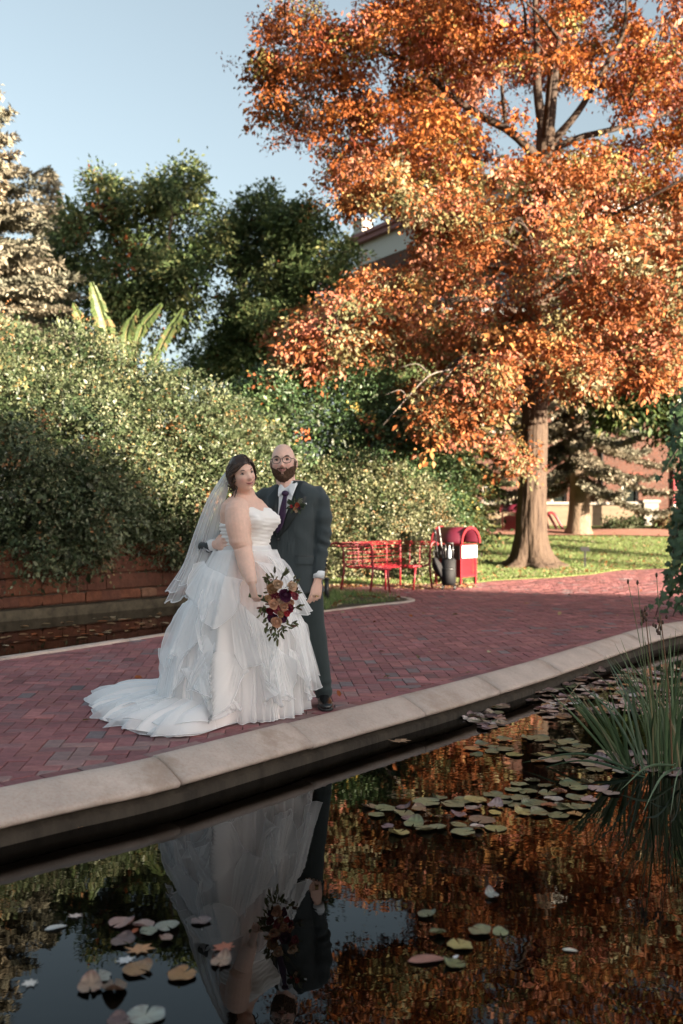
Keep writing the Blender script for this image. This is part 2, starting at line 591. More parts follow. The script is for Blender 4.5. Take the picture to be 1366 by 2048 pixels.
def shell(rng, ells, n, inner=.75, lump=.22, seed=1, zmin=-9, front=True):      # clump centres near the surface of a union of ellipsoids
    out, nor = [], []
    A = np.array([e[1][0] * e[1][1] + e[1][0] * e[1][2] + e[1][1] * e[1][2] for e in ells])
    while sum(len(o) for o in out) < n:
        k = rng.choice(len(ells), n, p=A / A.sum())
        c = np.array([e[0] for e in ells])[k]; r = np.array([e[1] for e in ells])[k]
        u = nrmz(rng.normal(size=(n, 3)))
        keep = np.ones(n, bool)
        if front: keep = rng.random(n) < np.where(u[:, 1] < .35, 1, .35)
        t = 1 - rng.random(n) ** 2 * (1 - inner)
        p0 = c + u * r
        t = t * (1 + lump * vn(p0, .9, seed) + .5 * lump * vn(p0, 2.3, seed + 3))
        p = c + u * r * t[:, None]
        for j, e in enumerate(ells):
            q = (p - np.array(e[0])) / np.array(e[1])
            keep &= (np.linalg.norm(q, axis=1) > .62) | (k == j)
        keep &= p[:, 2] > zmin
        out.append(p[keep]); nor.append(u[keep])
    return np.concatenate(out)[:n], np.concatenate(nor)[:n]


def grow(g, nodes, targets, rng, r0=.05, r1=.012, sag=.12, n=5):      # thin branches from the nearest older node to each target
    nodes = [np.asarray(p, float) for p in nodes]
    N = np.array(nodes)
    o = np.argsort(np.min(np.linalg.norm(targets[:, None] - N[None], axis=2), axis=1))
    for i in o:
        t = targets[i]
        dist = np.linalg.norm(N - t, axis=1) + .6 * np.maximum(0, N[:, 2] - t[2])
        b = N[np.argmin(dist)]
        L = np.linalg.norm(t - b)
        if L < .15: continue
        mid = (b + t) / 2 + rng.normal(size=3) * L * .1 + np.array([0, 0, sag * L * rng.uniform(-.6, 1)])
        P = spline([b, mid, t], 6)
        k = min(1, L / 2.5)
        g.tube(P, np.linspace(r1 + (r0 - r1) * k, r1 * .6, 6), n)
        N = np.vstack([N, P[2:5]])
    return N
# ================================================================== the setting
WZ = -0.22                                   # water level
NEAR = np.array([(-5.6, .85), (-3.5, 2.98), (-1.66, 4.88), (-1.13, 5.38), (-.67, 5.95), (-.05, 6.74), (.71, 7.68), (1.74, 9.06), (2.93, 10.8), (3.6, 11.7),
                 (4.3, 12.35), (5.3, 12.75), (7, 12.95), (14, 13.2)])
LEFT = np.array([(-8.5, 1.6), (-5.9, 5.2), (-3.1, 9.1), (-1.84, 11.07), (-.6, 13.0), (.4, 14.3), (.9, 14.8), (1.12, 15.2), (1.0, 15.7), (.5, 16.25), (-.2, 16.8), (-1.2, 17.2)])


def resample(P, step):
    P = spline(P, len(P) * 12)
    s = np.concatenate([[0], np.cumsum(np.linalg.norm(np.diff(P, axis=0), axis=1))])
    n = max(2, int(s[-1] / step) + 1)
    t = np.linspace(0, s[-1], n)
    return np.stack([np.interp(t, s, P[:, k]) for k in range(P.shape[1])], 1)


near_s = resample(NEAR, .1)
left_s = resample(LEFT, .1)


def lawn_front(x):
    return np.interp(x, [-60, -12, -8, -5.2, -3, -1.2, 0, 2.2, 2.6, 3.15, 4.3, 5.4, 6.4, 7.6, 12, 60], [-40, 4, 11.4, 15.4, 18.2, 18.5, 18.6, 18.8, 19.15, 19.8, 20.5, 21.6, 23.2, 23.9, 25, 34])


def gz(x, y):
    f = np.maximum(19.3, np.minimum(lawn_front(x), 26))
    t = np.clip((np.asarray(y) - f) / (38.3 - f), 0, 1)
    return .82 * t ** 1.15


def lawn_z(x, y):
    return gz(x, y) + .015 + .03 * np.clip((np.asarray(y) - lawn_front(x)) / 1.5, 0, 1) * vn(np.stack([np.asarray(x), np.asarray(y), 0 * np.asarray(x)], -1), .6, 5)


# far ground, one sheet to the horizon; it lies below the lawn and the ponds
g = G()
g.grid([[(x, y, -1.1) for y in (-3000, -200, -60, 0, 60, 200, 3000)] for x in (-3000, -200, -60, 0, 60, 200, 3000)])
put(g.build('ground', M_earth), kind='structure')

# lawn
g = G()
xs = np.concatenate([np.linspace(-60, -12, 16)[:-1], np.linspace(-12, 16, 130), np.linspace(16, 90, 16)[1:]])
ts = np.linspace(0, 1, 70) ** 1.6
P = []
for x in xs:
    f = float(lawn_front(x))
    ys = f + ts * (140 - f)
    zz = lawn_z(np.full_like(ys, x), ys)
    zz = zz + 1.2 * np.clip((ys - 45) / 60, 0, 1)
    col = [(x, f, -.05)] + [(x, y, z) for y, z in zip(ys, zz)]
    P.append(col)
g.grid(P)
put(g.build('lawn', M_lawn), kind='structure')

# brick path: bed, then pavers in a herringbone at 45 degrees to the kerb
far_x = np.linspace(14, -1.2, 60)
path_poly = np.vstack([near_s, [(14, 25)], np.stack([far_x, lawn_front(far_x) + .05], 1), left_s[::-1]])
g = G()
bed = []
for p in near_s[:]:
    bed.append(p)


def inside(pts, poly):
    x, y = pts[:, 0], pts[:, 1]
    r = np.zeros(len(pts), bool)
    a = poly; b = np.roll(poly, -1, 0)
    for (x1, y1), (x2, y2) in zip(a, b):
        if y1 == y2: continue
        c = ((y1 > y) != (y2 > y)) & (x < (x2 - x1) * (y - y1) / (y2 - y1) + x1)
        r ^= c
    return r


bpoly = np.vstack([NEAR, [(14, 30), (-1.5, 24)], LEFT[::-1]])
import mathutils
tri = mathutils.geometry.tessellate_polygon([[Vector((*p, 0)) for p in bpoly]])
g.add([(*p, -.013) for p in bpoly], [tuple(t) for t in tri])
path_o = put(g.build('brick_path', M_bed), kind='structure')
fixn = path_o.data
if fixn.polygons[0].normal.z < 0: fixn.flip_normals()


def clip_poly(poly, a, n):
    out = []
    for i in range(len(poly)):
        p, q = poly[i], poly[(i + 1) % len(poly)]
        dp, dq = (p - a) @ n, (q - a) @ n
        if dp >= 0: out.append(p)
        if (dp >= 0) != (dq >= 0): out.append(p + (q - p) * dp / (dp - dq))
    return out


PAV = [(6, (.265, .105, .108)), (5, (.235, .091, .097)), (4, (.29, .117, .113)), (2, (.22, .107, .112)), (.35, (.19, .145, .15)), (.25, (.17, .135, .145))]


def paver_geo(g, poly, z, col, b=.005, h=.02, tilt=(0, 0)):
    poly = np.array(poly)
    c = poly.mean(0)
    n = len(poly)
    r = np.linalg.norm(poly - c, axis=1)[:, None]
    ins = c + (poly - c) * (1 - np.minimum(.4, b * 1.5 / r))
    tz = z + (ins - c) @ np.array(tilt)
    top = np.c_[ins, tz]
    mid = np.c_[poly, z - b * .6 + (poly - c) @ np.array(tilt)]
    bot = np.c_[poly, np.full(n, z - h)]
    if np.hypot(c[0], c[1]) > 12.5:        # far pavers need no skirt
        g.add(np.vstack([top, np.c_[poly, np.full(n, z - h * .7)]]), [tuple(range(n))] + [(n + i, n + (i + 1) % n, (i + 1) % n, i) for i in range(n)], col)
        return
    g.add(np.vstack([top, mid, bot]), [tuple(range(n))] + [(n + i, n + (i + 1) % n, (i + 1) % n, i) for i in range(n)]
          + [(2 * n + i, 2 * n + (i + 1) % n, n + (i + 1) % n, n + i) for i in range(n)], col)


rng = np.random.default_rng(3)
U, JT = .104, .0022
PA = R(4.5)
ca, sa = math.cos(PA), math.sin(PA)
ROT = np.array([[ca, -sa], [sa, ca]])
tiles = []
for k in range(-330, 331):
    for m in range(-130, 131):
        b0 = np.array([k + 2 * m, k - 2 * m])
        tiles.append((b0[0] + 1, b0[1] + .5, 0)); tiles.append((b0[0] + 3.5, b0[1] + 1, 1))
tiles = np.array(tiles, float)
cen = tiles[:, :2] * U @ ROT.T + np.array([0, 9.])
keep = (cen[:, 0] > -8.5) & (cen[:, 0] < 14) & (cen[:, 1] > 2.5) & (cen[:, 1] < 26)
tiles, cen = tiles[keep], cen[keep]
BORD = .22                                             # two border courses along the kerb
allb = np.vstack([near_s, left_s, np.stack([far_x, lawn_front(far_x)], 1)])


def nearest_seg(p, P):
    a, b = P[:-1], P[1:]
    d = b - a
    t = np.clip(((p - a) * d).sum(1) / (d * d).sum(1), 0, 1)
    q = a + d * t[:, None]
    k = np.argmin(((p - q) ** 2).sum(1))
    return math.sqrt(((p - q[k]) ** 2).sum()), q[k], d[k] / np.linalg.norm(d[k])


ins = inside(cen, path_poly)
dmin = np.empty(len(cen))
for i0 in range(0, len(cen), 2000):
    dmin[i0:i0 + 2000] = np.sqrt(((cen[i0:i0 + 2000, None] - allb[None]) ** 2).sum(2).min(1))
pav = []
for t, c, isin, dm in zip(tiles, cen, ins, dmin):
    if not isin and dm > .15: continue
    hw = np.array([U - JT, U / 2 - JT]) if t[2] == 0 else np.array([U / 2 - JT, U - JT])
    q = [c + ROT @ (hw * np.array(s)) for s in ((-1, -1), (1, -1), (1, 1), (-1, 1))]
    whole = True
    if dm < .5:
        for P, off, sgn in ((near_s, .115, 1), (left_s, .115, -1)):
            d, p0, tg = nearest_seg(c, P)
            nn = np.array([-tg[1], tg[0]]) * sgn
            if d < .45:
                q2 = clip_poly(q, p0 + nn * off, nn)
                if len(q2) < 3: q = []; break
                if len(q2) != 4 or not np.allclose(q2[0], q[0]): whole = False
                q = q2
        if len(q) < 3: continue
        q = np.array(q)
        ar = .5 * abs(np.dot(q[:, 0], np.roll(q[:, 1], 1)) - np.dot(q[:, 1], np.roll(q[:, 0], 1)))
        if ar < .0012: continue
        if not isin and not inside(q.mean(0)[None], path_poly)[0]: continue
    pav.append((np.array(q), whole, int(t[2]), c))
for P, sgn in ((near_s, 1), (left_s, -1)):            # border course, laid along the kerb
    Q = resample(P, .21)
    for a, b in zip(Q[:-1], Q[1:]):
        tg = (b - a) / np.linalg.norm(b - a); nn = np.array([-tg[1], tg[0]]) * sgn
        q = [a + tg * .003 + nn * .008, b - tg * .003 + nn * .008, b - tg * .003 + nn * .11, a + tg * .003 + nn * .11]
        if sgn < 0: q = q[::-1]
        c = (a + b) / 2 + nn * .05
        pav.append((np.array(q), False, 0, c))


def screen_vis(c):
    if c[1] < 3: return -1
    px, py = 683 + c[0] / c[1] * F, 1024 + H / c[1] * F
    if not (-20 < px < 1386 and py < 2080): return -1
    if 200 < px < 660 and 1300 < py < 1450 and py < 1480 - (px - 200) * .04: return -1
    return 1 / c[1]


score = np.array([screen_vis(p[3]) for p in pav])
order = np.argsort(-score)
stuff = G()
shared = {}
for rank, i in enumerate(order):
    q, whole, ori, c = pav[i]
    col = pick(rng, PAV, 1)[0] * math.exp(rng.normal() * .13)
    d_curb = np.sqrt(((near_s - c) ** 2).sum(1).min())
    if d_curb < .75 and rng.random() < .6 - d_curb * .6 and c[0] < .1: col = col * .5 + np.array([.25, .2, .185]) * .5     # lime bloom by the kerb
    z = rng.normal() * .0012
    tilt = rng.normal(size=2) * .008
    if rank < 300 and score[i] > 0:
        gg = G()
        paver_geo(gg, q - c, 0, col, tilt=tilt)
        o = gg.build('paver', M_paver, path_o, False, smooth=False)
        o.location = (c[0], c[1], z)
    else:
        paver_geo(stuff, q, z, col, tilt=tilt)
stuff.build('paving', M_paver, path_o, smooth=False, kind='stuff')

# granite coping of the near pond, stone by stone
prof = [(.0, -.03), (.0, .004), (.010, .013), (.03, .015), (.07, .008), (.12, -.012), (.18, -.042), (.225, -.066), (.245, -.078), (.252, -.09), (.248, -.106), (.235, -.114), (.21, -.118), (.16, -.12)]


def sweep(g, P, profile, sgn, col=None, taper=0.0):
    T = np.gradient(P, axis=0); T /= np.linalg.norm(T, axis=1)[:, None]
    N = np.stack([T[:, 1], -T[:, 0]], 1) * sgn          # towards the water
    rings = []
    for p, n in zip(P, N):
        rings.append([(p[0] + n[0] * u, p[1] + n[1] * u, z) for u, z in profile])
    g.loft(rings, True, col)


def kerb(name, P, profile, sgn, L, m, label_kind='structure'):
    root = None
    Q = resample(P, .02)
    n = int(L / .02)
    r = np.random.default_rng(5)
    root = thing(name, None, None); root['kind'] = 'structure'
    i = 0
    while i < len(Q) - 5:
        k = min(len(Q) - 1, i + int(n * r.uniform(.85, 1.15)))
        seg = Q[i:k + 1][::6]
        if len(seg) < 2: break
        seg = np.vstack([seg[:-1], Q[k]])
        tg0 = (seg[1] - seg[0]); tg0 /= np.linalg.norm(tg0)
        seg[0] += tg0 * .003; seg[-1] -= (Q[k] - Q[k - 1]) / np.linalg.norm(Q[k] - Q[k - 1]) * .003
        gg = G()
        dz = r.normal() * .0025
        sweep(gg, seg, [(u, z + dz) for u, z in profile], sgn)
        gg.build('coping_stone', m, root)
        i = k
    return root


kerb('pond_kerb', NEAR, prof, 1, 1.12, M_granite)
g = G()
sweep(g, resample(NEAR, .1), [(.0, -.123), (.15, -.1245), (.155, -.165), (.185, -.178), (.19, -1.0), (.0, -1.0)], 1)
put(g.build('pond_wall', M_stain), kind='structure')
profL = [(.0, -.03), (.0, .012), (.01, .016), (.1, .016), (.11, .012), (.112, -.03), (.115, -.035), (.26, -.045), (.27, -.06), (.27, -.12), (.2, -.12)]
kerb('channel_kerb', LEFT, profL, -1, 1.6, M_granite)
g = G()
sweep(g, resample(LEFT, .1), [(.0, -.122), (.24, -.122), (.25, -1.0), (.0, -1.0)], -1)
put(g.build('channel_wall', M_stain), kind='structure')

# water
g = G()
wp = np.vstack([NEAR + 0 * NEAR, [(14, -2.5), (-9, -2.5)]])
tri = mathutils.geometry.tessellate_polygon([[Vector((*p, 0)) for p in wp]])
g.add([(*p, WZ) for p in wp], [tuple(t) for t in tri])
o = put(g.build('pond_water', M_water), kind='structure')
if o.data.polygons[0].normal.z < 0: o.data.flip_normals()
WALL = np.array([(-12, 6.2), (-6.9, 12.15), (-4.96, 14.4), (-3.0, 16.7), (-2.2, 17.6)])
g = G()
wp = np.vstack([LEFT[:5], [(-1.05, 14.0), (-2.1, 17.8)], WALL[::-1][1:] + np.array([-.3, .3]), [(-14, 2)]])
tri = mathutils.geometry.tessellate_polygon([[Vector((*p, 0)) for p in wp]])
g.add([(*p, WZ - .004) for p in wp], [tuple(t) for t in tri])
o = put(g.build('channel_water', M_water2), kind='structure')
if o.data.polygons[0].normal.z < 0: o.data.flip_normals()

# grass wedge between the path and the channel, and its rough grass
wedge = np.vstack([left_s[(left_s[:, 1] > 12.9)], [(-3.4, 18.6), (-2.2, 17.7), (-1.4, 14.6)]])
g = G()
tri = mathutils.geometry.tessellate_polygon([[Vector((*p, 0)) for p in wedge]])
cw = wedge.mean(0)
wedge_in = wedge + (cw - wedge) / np.linalg.norm(cw - wedge, axis=1)[:, None] * .12
g.add([(*p, .02) for p in wedge_in] , [tuple(t) for t in tri])
o = put(g.build('planting_bed', M_earth), kind='structure')
if o.data.polygons[0].normal.z < 0: o.data.flip_normals()
# end wall of the channel
g = G()
pts = resample(np.array([(-.75, 13.25), (-1.2, 14.3), (-2.1, 17.7)]), .15)
sweep(g, pts, [(0, -.9), (0, .03), (.01, .04), (.22, .04), (.23, .03), (.23, -.9)], 1)
put(g.build('channel_end_wall', M_stain), kind='structure')

GRASS = [(4, (0.1551, 0.2306, 0.06817)), (3, (0.2017, 0.266, 0.09095)), (2, (0.2638, 0.2837, 0.1363)), (1, (0.1008, 0.1596, 0.04546))]


def grass(name, pts, zf, h, w, seed, label, pal=GRASS, kind='stuff'):
    r = np.random.default_rng(seed)
    n = len(pts)
    pos = np.c_[pts, zf]
    d = r.normal(size=(n, 3)) * .45; d[:, 2] = 1
    nr = r.normal(size=(n, 3)); nr[:, 2] *= .2
    L = r.uniform(h[0], h[1], n)
    me = leaf_mesh(name, pos, d, nr, L, np.full(n, w), pick(r, pal, n) * np.exp(r.normal(size=(n, 1)) * .2), 'needle')
    return put(link(name, me, M_grass), kind=kind)


def scatter(poly, n, r):
    lo, hi = poly.min(0), poly.max(0)
    p = r.uniform(lo, hi, (n * 3, 2))
    return p[inside(p, poly)][:n]


r = np.random.default_rng(11)
p = scatter(wedge_in, 9000, r)
kk = vn(np.c_[p, 0 * p[:, :1]], 1.6, 2) > -.35
p = p[kk]
grass('wedge_grass', p, np.full(len(p), .015), (.05, .15), .012, 12, None, GRASS[:2] + [(2, (.08, .13, .06))])
# lawn blades: dense in front, thinning out behind
n = 85000
x = r.uniform(-2, 13, n); f = lawn_front(x)
y = f + (r.random(n) ** 1.7) * (36 - f)
grass('lawn_grass', np.c_[x, y], lawn_z(x, y) - .005, (.04, .09), .022, 13, None)
# fallen leaves
FALL = [(3, (0.294, 0.21, 0.112)), (2, (0.252, 0.14, 0.063)), (2, (0.35, 0.294, 0.196)), (1.5, (0.28, 0.084, 0.028)), (1, (0.196, 0.112, 0.063))]


def litter(name, pts, z, size, seed, pal=FALL):
    r = np.random.default_rng(seed)
    n = len(pts)
    d = r.normal(size=(n, 3)); d[:, 2] *= .25
    nr = r.normal(size=(n, 3)) * .35; nr[:, 2] = 1
    L = r.uniform(size[0], size[1], n)
    me = leaf_mesh(name, np.c_[pts, z], d, nr, L, L * .6, pick(r, pal, n) * np.exp(r.normal(size=(n, 1)) * .2), 'oval')
    return put(link(name, me, M_leaf), kind='stuff')


n = 2600
x = r.uniform(-1.2, 11, n); f = lawn_front(x)
y = f + .05 + (r.random(n) ** 1.9) * (34 - f)
litter('lawn_leaves', np.c_[x, y], lawn_z(x, y) + .035, (.05, .12), 14)
p = scatter(wedge_in, 350, r)
litter('bed_leaves', p, np.full(len(p), .05), (.05, .1), 15)
n = 1500
x = r.uniform(-1.0, 2.4, n); y = r.uniform(17.0, 19.2, n)
k = (inside(np.c_[x, y], path_poly)) & (y > 17.6 + .3 * np.sin(x * 3))
litter('bench_leaves', np.c_[x, y][k], np.full(k.sum(), .012), (.04, .09), 16)
x, y = r.uniform(-3, 8, 170), r.uniform(6, 20, 170)
k = inside(np.c_[x, y], path_poly)
litter('path_leaves', np.c_[x, y][k], np.full(k.sum(), .008), (.03, .08), 17)
# ================================================================== stone wall of the channel
rw = thing('retaining_wall', 'rust red sandstone block wall along the narrow channel under the big bush', 'wall')
r = np.random.default_rng(21)
Wl = resample(WALL, .02)
seg_len = .02
SST = [(3, (.13, .052, .031)), (2, (.155, .064, .038)), (2, (.10, .043, .029)), (1, (.16, .085, .055))]
variants = {}


def stone_mesh(l, h, d, seed):
    gg = G()
    n = 7
    rr = np.random.default_rng(seed)
    gg.box((0, 0, 0), (l, d, h), bev=.022)
    me = evalmesh(gg.mesh('stone_block', False), [('SUBSURF', dict(levels=1, subdivision_type='SIMPLE'))], 'stone_block')
    V = mverts(me)
    V += .012 * np.stack([vn(V, 9, seed), vn(V, 9, seed + 1), vn(V, 9, seed + 2)], 1)
    setverts(me, V)
    setcol(me, pick(rr, SST, 1)[0])
    smooth(me, False)
    return me


z0 = -.06
for ci, (h, lo, hi) in enumerate(((.17, .26, .46), (.26, .36, .62), (.27, .34, .6), (.2, .3, .5))):
    i = int(r.uniform(0, 14))
    while True:
        l = r.uniform(lo, hi)
        k = i + int(l / .02)
        if k >= len(Wl): break
        c = (Wl[i] + Wl[k]) / 2
        tg = Wl[k] - Wl[i]
        if c[0] > -7.5:
            key = (ci, int(r.integers(0, 7)))
            me = stone_mesh(l - .012, h - .012, .28, int(r.integers(1, 9999)))
            o = link('stone_block', me, M_sandstone, rw)
            o.location = (c[0] + r.normal() * .006 - tg[1] / l * .12, c[1] + tg[0] / l * .12 + r.normal() * .006, z0 + h / 2)
            o.rotation_euler = (0, 0, math.atan2(tg[1], tg[0]))
        i = k
    z0 += h
g = G()
sweep(g, resample(WALL, .2), [(-.25, -.9), (-.25, .8), (-.02, .8), (-.02, -.9)], 1)
g.build('mortar_core', M_stain, rw)
g = G()
sweep(g, resample(WALL, .2), [(0, -.9), (.0, -.07), (.12, -.075), (.13, -.085), (.13, -.9)], 1)
g.build('plinth', mat('mossy_plinth', (.075, .062, .042), .9, .2, noise=.6, nscale=7, bump=.8, bscale=20), rw)

# ================================================================== buildings


def wall_openings(g, x0, x1, z0, z1, holes, y, th):       # front wall in the plane y, built round its openings
    xs = sorted({x0, x1, *[h[0] for h in holes], *[h[1] for h in holes]})
    for a, b in zip(xs[:-1], xs[1:]):
        hs = sorted([h for h in holes if h[0] <= a + 1e-6 and h[1] >= b - 1e-6], key=lambda h: h[2])
        z = z0
        for h in hs:
            if h[2] > z: g.box(((a + b) / 2, y + th / 2, (z + h[2]) / 2), (b - a, th, h[2] - z))
            z = h[3]
        if z1 > z: g.box(((a + b) / 2, y + th / 2, (z + z1) / 2), (b - a, th, z1 - z))


def window(parent, x0, x1, z0, z1, y, mull=0, curtain=False):
    g = G(); w = .07
    yy = y + .12
    g.box(((x0 + w / 2), yy, (z0 + z1) / 2), (w, .08, z1 - z0)); g.box((x1 - w / 2, yy, (z0 + z1) / 2), (w, .08, z1 - z0))
    g.box(((x0 + x1) / 2, yy, z1 - w / 2), (x1 - x0 - 2 * w, .08, w)); g.box(((x0 + x1) / 2, yy, z0 + w / 2), (x1 - x0 - 2 * w, .08, w))
    for k in range(mull):
        xm = x0 + (x1 - x0) * (k + 1) / (mull + 1)
        g.box((xm, yy, (z0 + z1) / 2), (.04, .06, z1 - z0 - 2 * w))
    f = g.build('window', M_frame, parent, False, smooth=False)
    g = G(); g.box(((x0 + x1) / 2, yy + .03, (z0 + z1) / 2), (x1 - x0 - 2 * w, .02, z1 - z0 - 2 * w))
    g.build('pane', M_glass_dark, f, False, smooth=False)
    return f


bd = thing('brick_building', 'red brick building with white framed windows behind the lawn trees', 'building')
Y0 = 41.0
wx = [5.78, 8.62, 11.5, 14.4, 17.3]
holes = [(a, a + (.62 if k != 2 else .68), 1.0, 2.42 if k != 2 else 2.72) for k, a in enumerate(wx)]
holes += [(a, a + .9, 4.6, 6.5) for a in wx]
g = G(); wall_openings(g, 1.5, 24, .3, 9.2, holes, Y0, .35)
g.box((1.68, Y0 + 6.35, 4.75), (.35, 12, 8.9))
g.box((12.75, Y0 + .3, 9.3), (23, 1.0, .22))
g.build('wall', M_brick, bd, False, smooth=False)
g = G(); g.box((12.75, Y0 + 6.6, 9.6), (22.9, 12.6, .35)); g.build('roof', M_slate, bd, False, smooth=False)
for h in holes: window(bd, *h, Y0, 1 if h[2] > 4 else 0)
g = G(); g.box((12.75, Y0 + .9, 4), (21.8, .1, 8)); g.build('room_backing', mat('dark_room', (.02, .02, .02), .9), bd, False)
for h in holes:
    g = G()
    n = int((h[1] - h[0] + .3) / .085)
    for k in range(n):
        g.box((h[0] - .15 + (k + .5) * (h[1] - h[0] + .3) / n, Y0 - .008, h[3] + .13), (.072, .03, .235), col=(.2, .06, .045))
    g.build('lintel', mat('lintel_brick', (.22, .065, .045), .85, noise=.3) if 'lintel_brick' not in bpy.data.materials else bpy.data.materials['lintel_brick'], bd, False, smooth=False)
for x in (5.1, 7.9, 10.65, 13.6):
    g = G(); g.tube([(x, Y0 - .08, .6), (x, Y0 - .08, 9)], .06, 8); g.build('downpipe', M_blackp, bd, False)
# terrace wall in front
tw = thing('terrace_wall', 'low pale limestone terrace wall with a flat cap before the brick building', 'wall')
g = G(); g.box((8.2, 39.2, .95), (7.1, .4, 1.36)); g.build('wall_face', M_limestone, tw, smooth=False)
g = G(); g.box((8.2, 39.15, 1.69), (7.2, .55, .12), bev=.02); g.build('cap', M_capstone, tw, smooth=False)
g = G(); g.box((12.03, 39.1, .95), (.55, .6, 1.5), bev=.015); g.box((12.03, 39.1, 1.76), (.68, .72, .13), bev=.03); g.build('pier', M_capstone, tw, smooth=False)
g = G(); g.box((16.5, 39.4, .7), (8.35, .35, 1.0)); g.build('low_wall', M_limestone, tw, smooth=False)
# narrow brick walk and low plants before it
g = G()
fx = np.linspace(5, 22, 30)
g.grid([[(x, y, lawn_z(np.array(x), np.array(y)) + .05) for y in (33.2 + .04 * (x - 5), 34.4 + .04 * (x - 5), 36.2)] for x in fx])
put(g.build('garden_walk', mat('walk_brick', (.34, .17, .13), .85, .2, noise=.25, nscale=5)), kind='structure')

# upper hall seen over the trees
h0, h1 = np.array([.99, 62.0]), np.array([9.2, 48.8])
d = h1 - h0; L = np.linalg.norm(d); rz = math.atan2(d[1], d[0])
hall = thing('campus_hall', 'tall brick hall with slate roof and white frieze above the dark trees', 'building', (h0[0], h0[1], 0), rz)
hallw = [(x, x + 1.1, z, z + 2.0) for z in (3, 7.4, 11.8) for x in (1.6, 4.6, 7.6, 10.6, 13)]
g = G(); wall_openings(g, 0, L, 0, 16.5, hallw, 0, .4)
g.box((.2, 7.2, 8.25), (.4, 13.6, 16.5)); g.box((L - .2, 7.2, 8.25), (.4, 13.6, 16.5)); g.build('wall', M_brick, hall, False, smooth=False)
for h in hallw: window(hall, *h, 0, 1)
g = G(); g.box((L / 2, 7, 17.15), (L + .1, 14.1, 1.3)); g.build('frieze', M_frame, hall, False, smooth=False)
g = G(); g.box((L / 2, 7, 17.95), (L + .9, 14.9, .3)); g.box((L / 2, 7, 18.2), (L + 1.2, 15.2, .22), col=(1, 1, 1)); g.build('eave', M_eave, hall, False, smooth=False)
g = G()
e = .5
B = [(-e, -e, 18.32), (L + e, -e, 18.32), (L + e, 14 + e, 18.32), (-e, 14 + e, 18.32), (3.5, 7, 21.4), (L - 3.5, 7, 21.4)]
g.add(B, [(0, 1, 5, 4), (1, 2, 5), (2, 3, 4, 5), (3, 0, 4), (3, 2, 1, 0)])
g.build('roof', M_slate, hall, False, smooth=False)
g = G(); g.box((.9, -.2, 18.7), (1.0, .7, .7)); g.box((.9, -.2, 19.1), (1.2, .9, .12)); g.build('parapet', M_frame, hall, False, smooth=False)
g = G(); g.box((L / 2, 7, 8), (L - 2, 12, 15)); g.build('room_backing', bpy.data.materials['dark_room'], hall, False)

# unseen long hall added behind the camera to cast shade over the pond
sh = thing('shade_caster_hall', 'unseen two storey brick hall added behind the pond to cast evening shade', 'building', (18, -6.95, 0), R(-19.3))
HZ = 9.12
hw = [(x, x + 1.4, z, z + 2.0) for z in (1.2, 5.4) for x in np.arange(3, 92, 5.0)]
g = G()
g.box((48, -7, HZ / 2), (96, 14, HZ)); g.box((48, -7, HZ + .1), (97, 15, .3))
g.build('wall', M_brick, sh, False, smooth=False)
g = G()
for a, b, c_, d_ in hw: g.box(((a + b) / 2, .01, (c_ + d_) / 2), (b - a, .06, d_ - c_))
g.build('window_band', M_glass_dark, sh, False, smooth=False, kind='stuff')
g = G(); g.add([(-.5, -14.5, HZ + .25), (96.5, -14.5, HZ + .25), (96.5, .5, HZ + .25), (-.5, .5, HZ + .25), (6, -7, HZ + 1.6), (90, -7, HZ + 1.6)],
               [(0, 1, 5, 4), (1, 2, 5), (2, 3, 4, 5), (3, 0, 4)])
g.build('roof', M_slate, sh, False, smooth=False)
# ================================================================== trees and shrubs
OAK = [(1.2, (0.3762, 0.1693, 0.105)), (5, (0.3196, 0.1026, 0.02589)), (4, (0.2601, 0.07583, 0.02191)), (2.5, (0.3864, 0.1605, 0.0448)), (2.2, (0.1858, 0.04461, 0.02191)), (1.3, (0.2006, 0.1784, 0.05974)), (0.7, (0.2825, 0.232, 0.08464)), (1, (0.3567, 0.1249, 0.07966)), (.6, (0.1189, 0.1249, 0.04978))]
OAK_LOW = [(1.5, (0.3981, 0.1764, 0.1084)), (3.4, (0.3221, 0.1076, 0.03733)), (3.2, (0.2454, 0.08178, 0.02986)), (2.0, (0.2224, 0.1893, 0.084)), (1.3, (0.276, 0.2411, 0.14)), (1.5, (0.3987, 0.1463, 0.09333)), (1.4, (0.3987, 0.1893, 0.06533)), (1, (0.1534, 0.155, 0.07466))]
rng = np.random.default_rng(31)
D0 = 23.0
TX = 4.36
base = np.array([TX, D0, float(lawn_z(np.array(TX), np.array(D0)))])
oak = thing('oak_tree', 'big orange autumn oak tree with a thick trunk on the lawn', 'tree', base)


def opx(x, y, D=D0): return at(x, y, D)


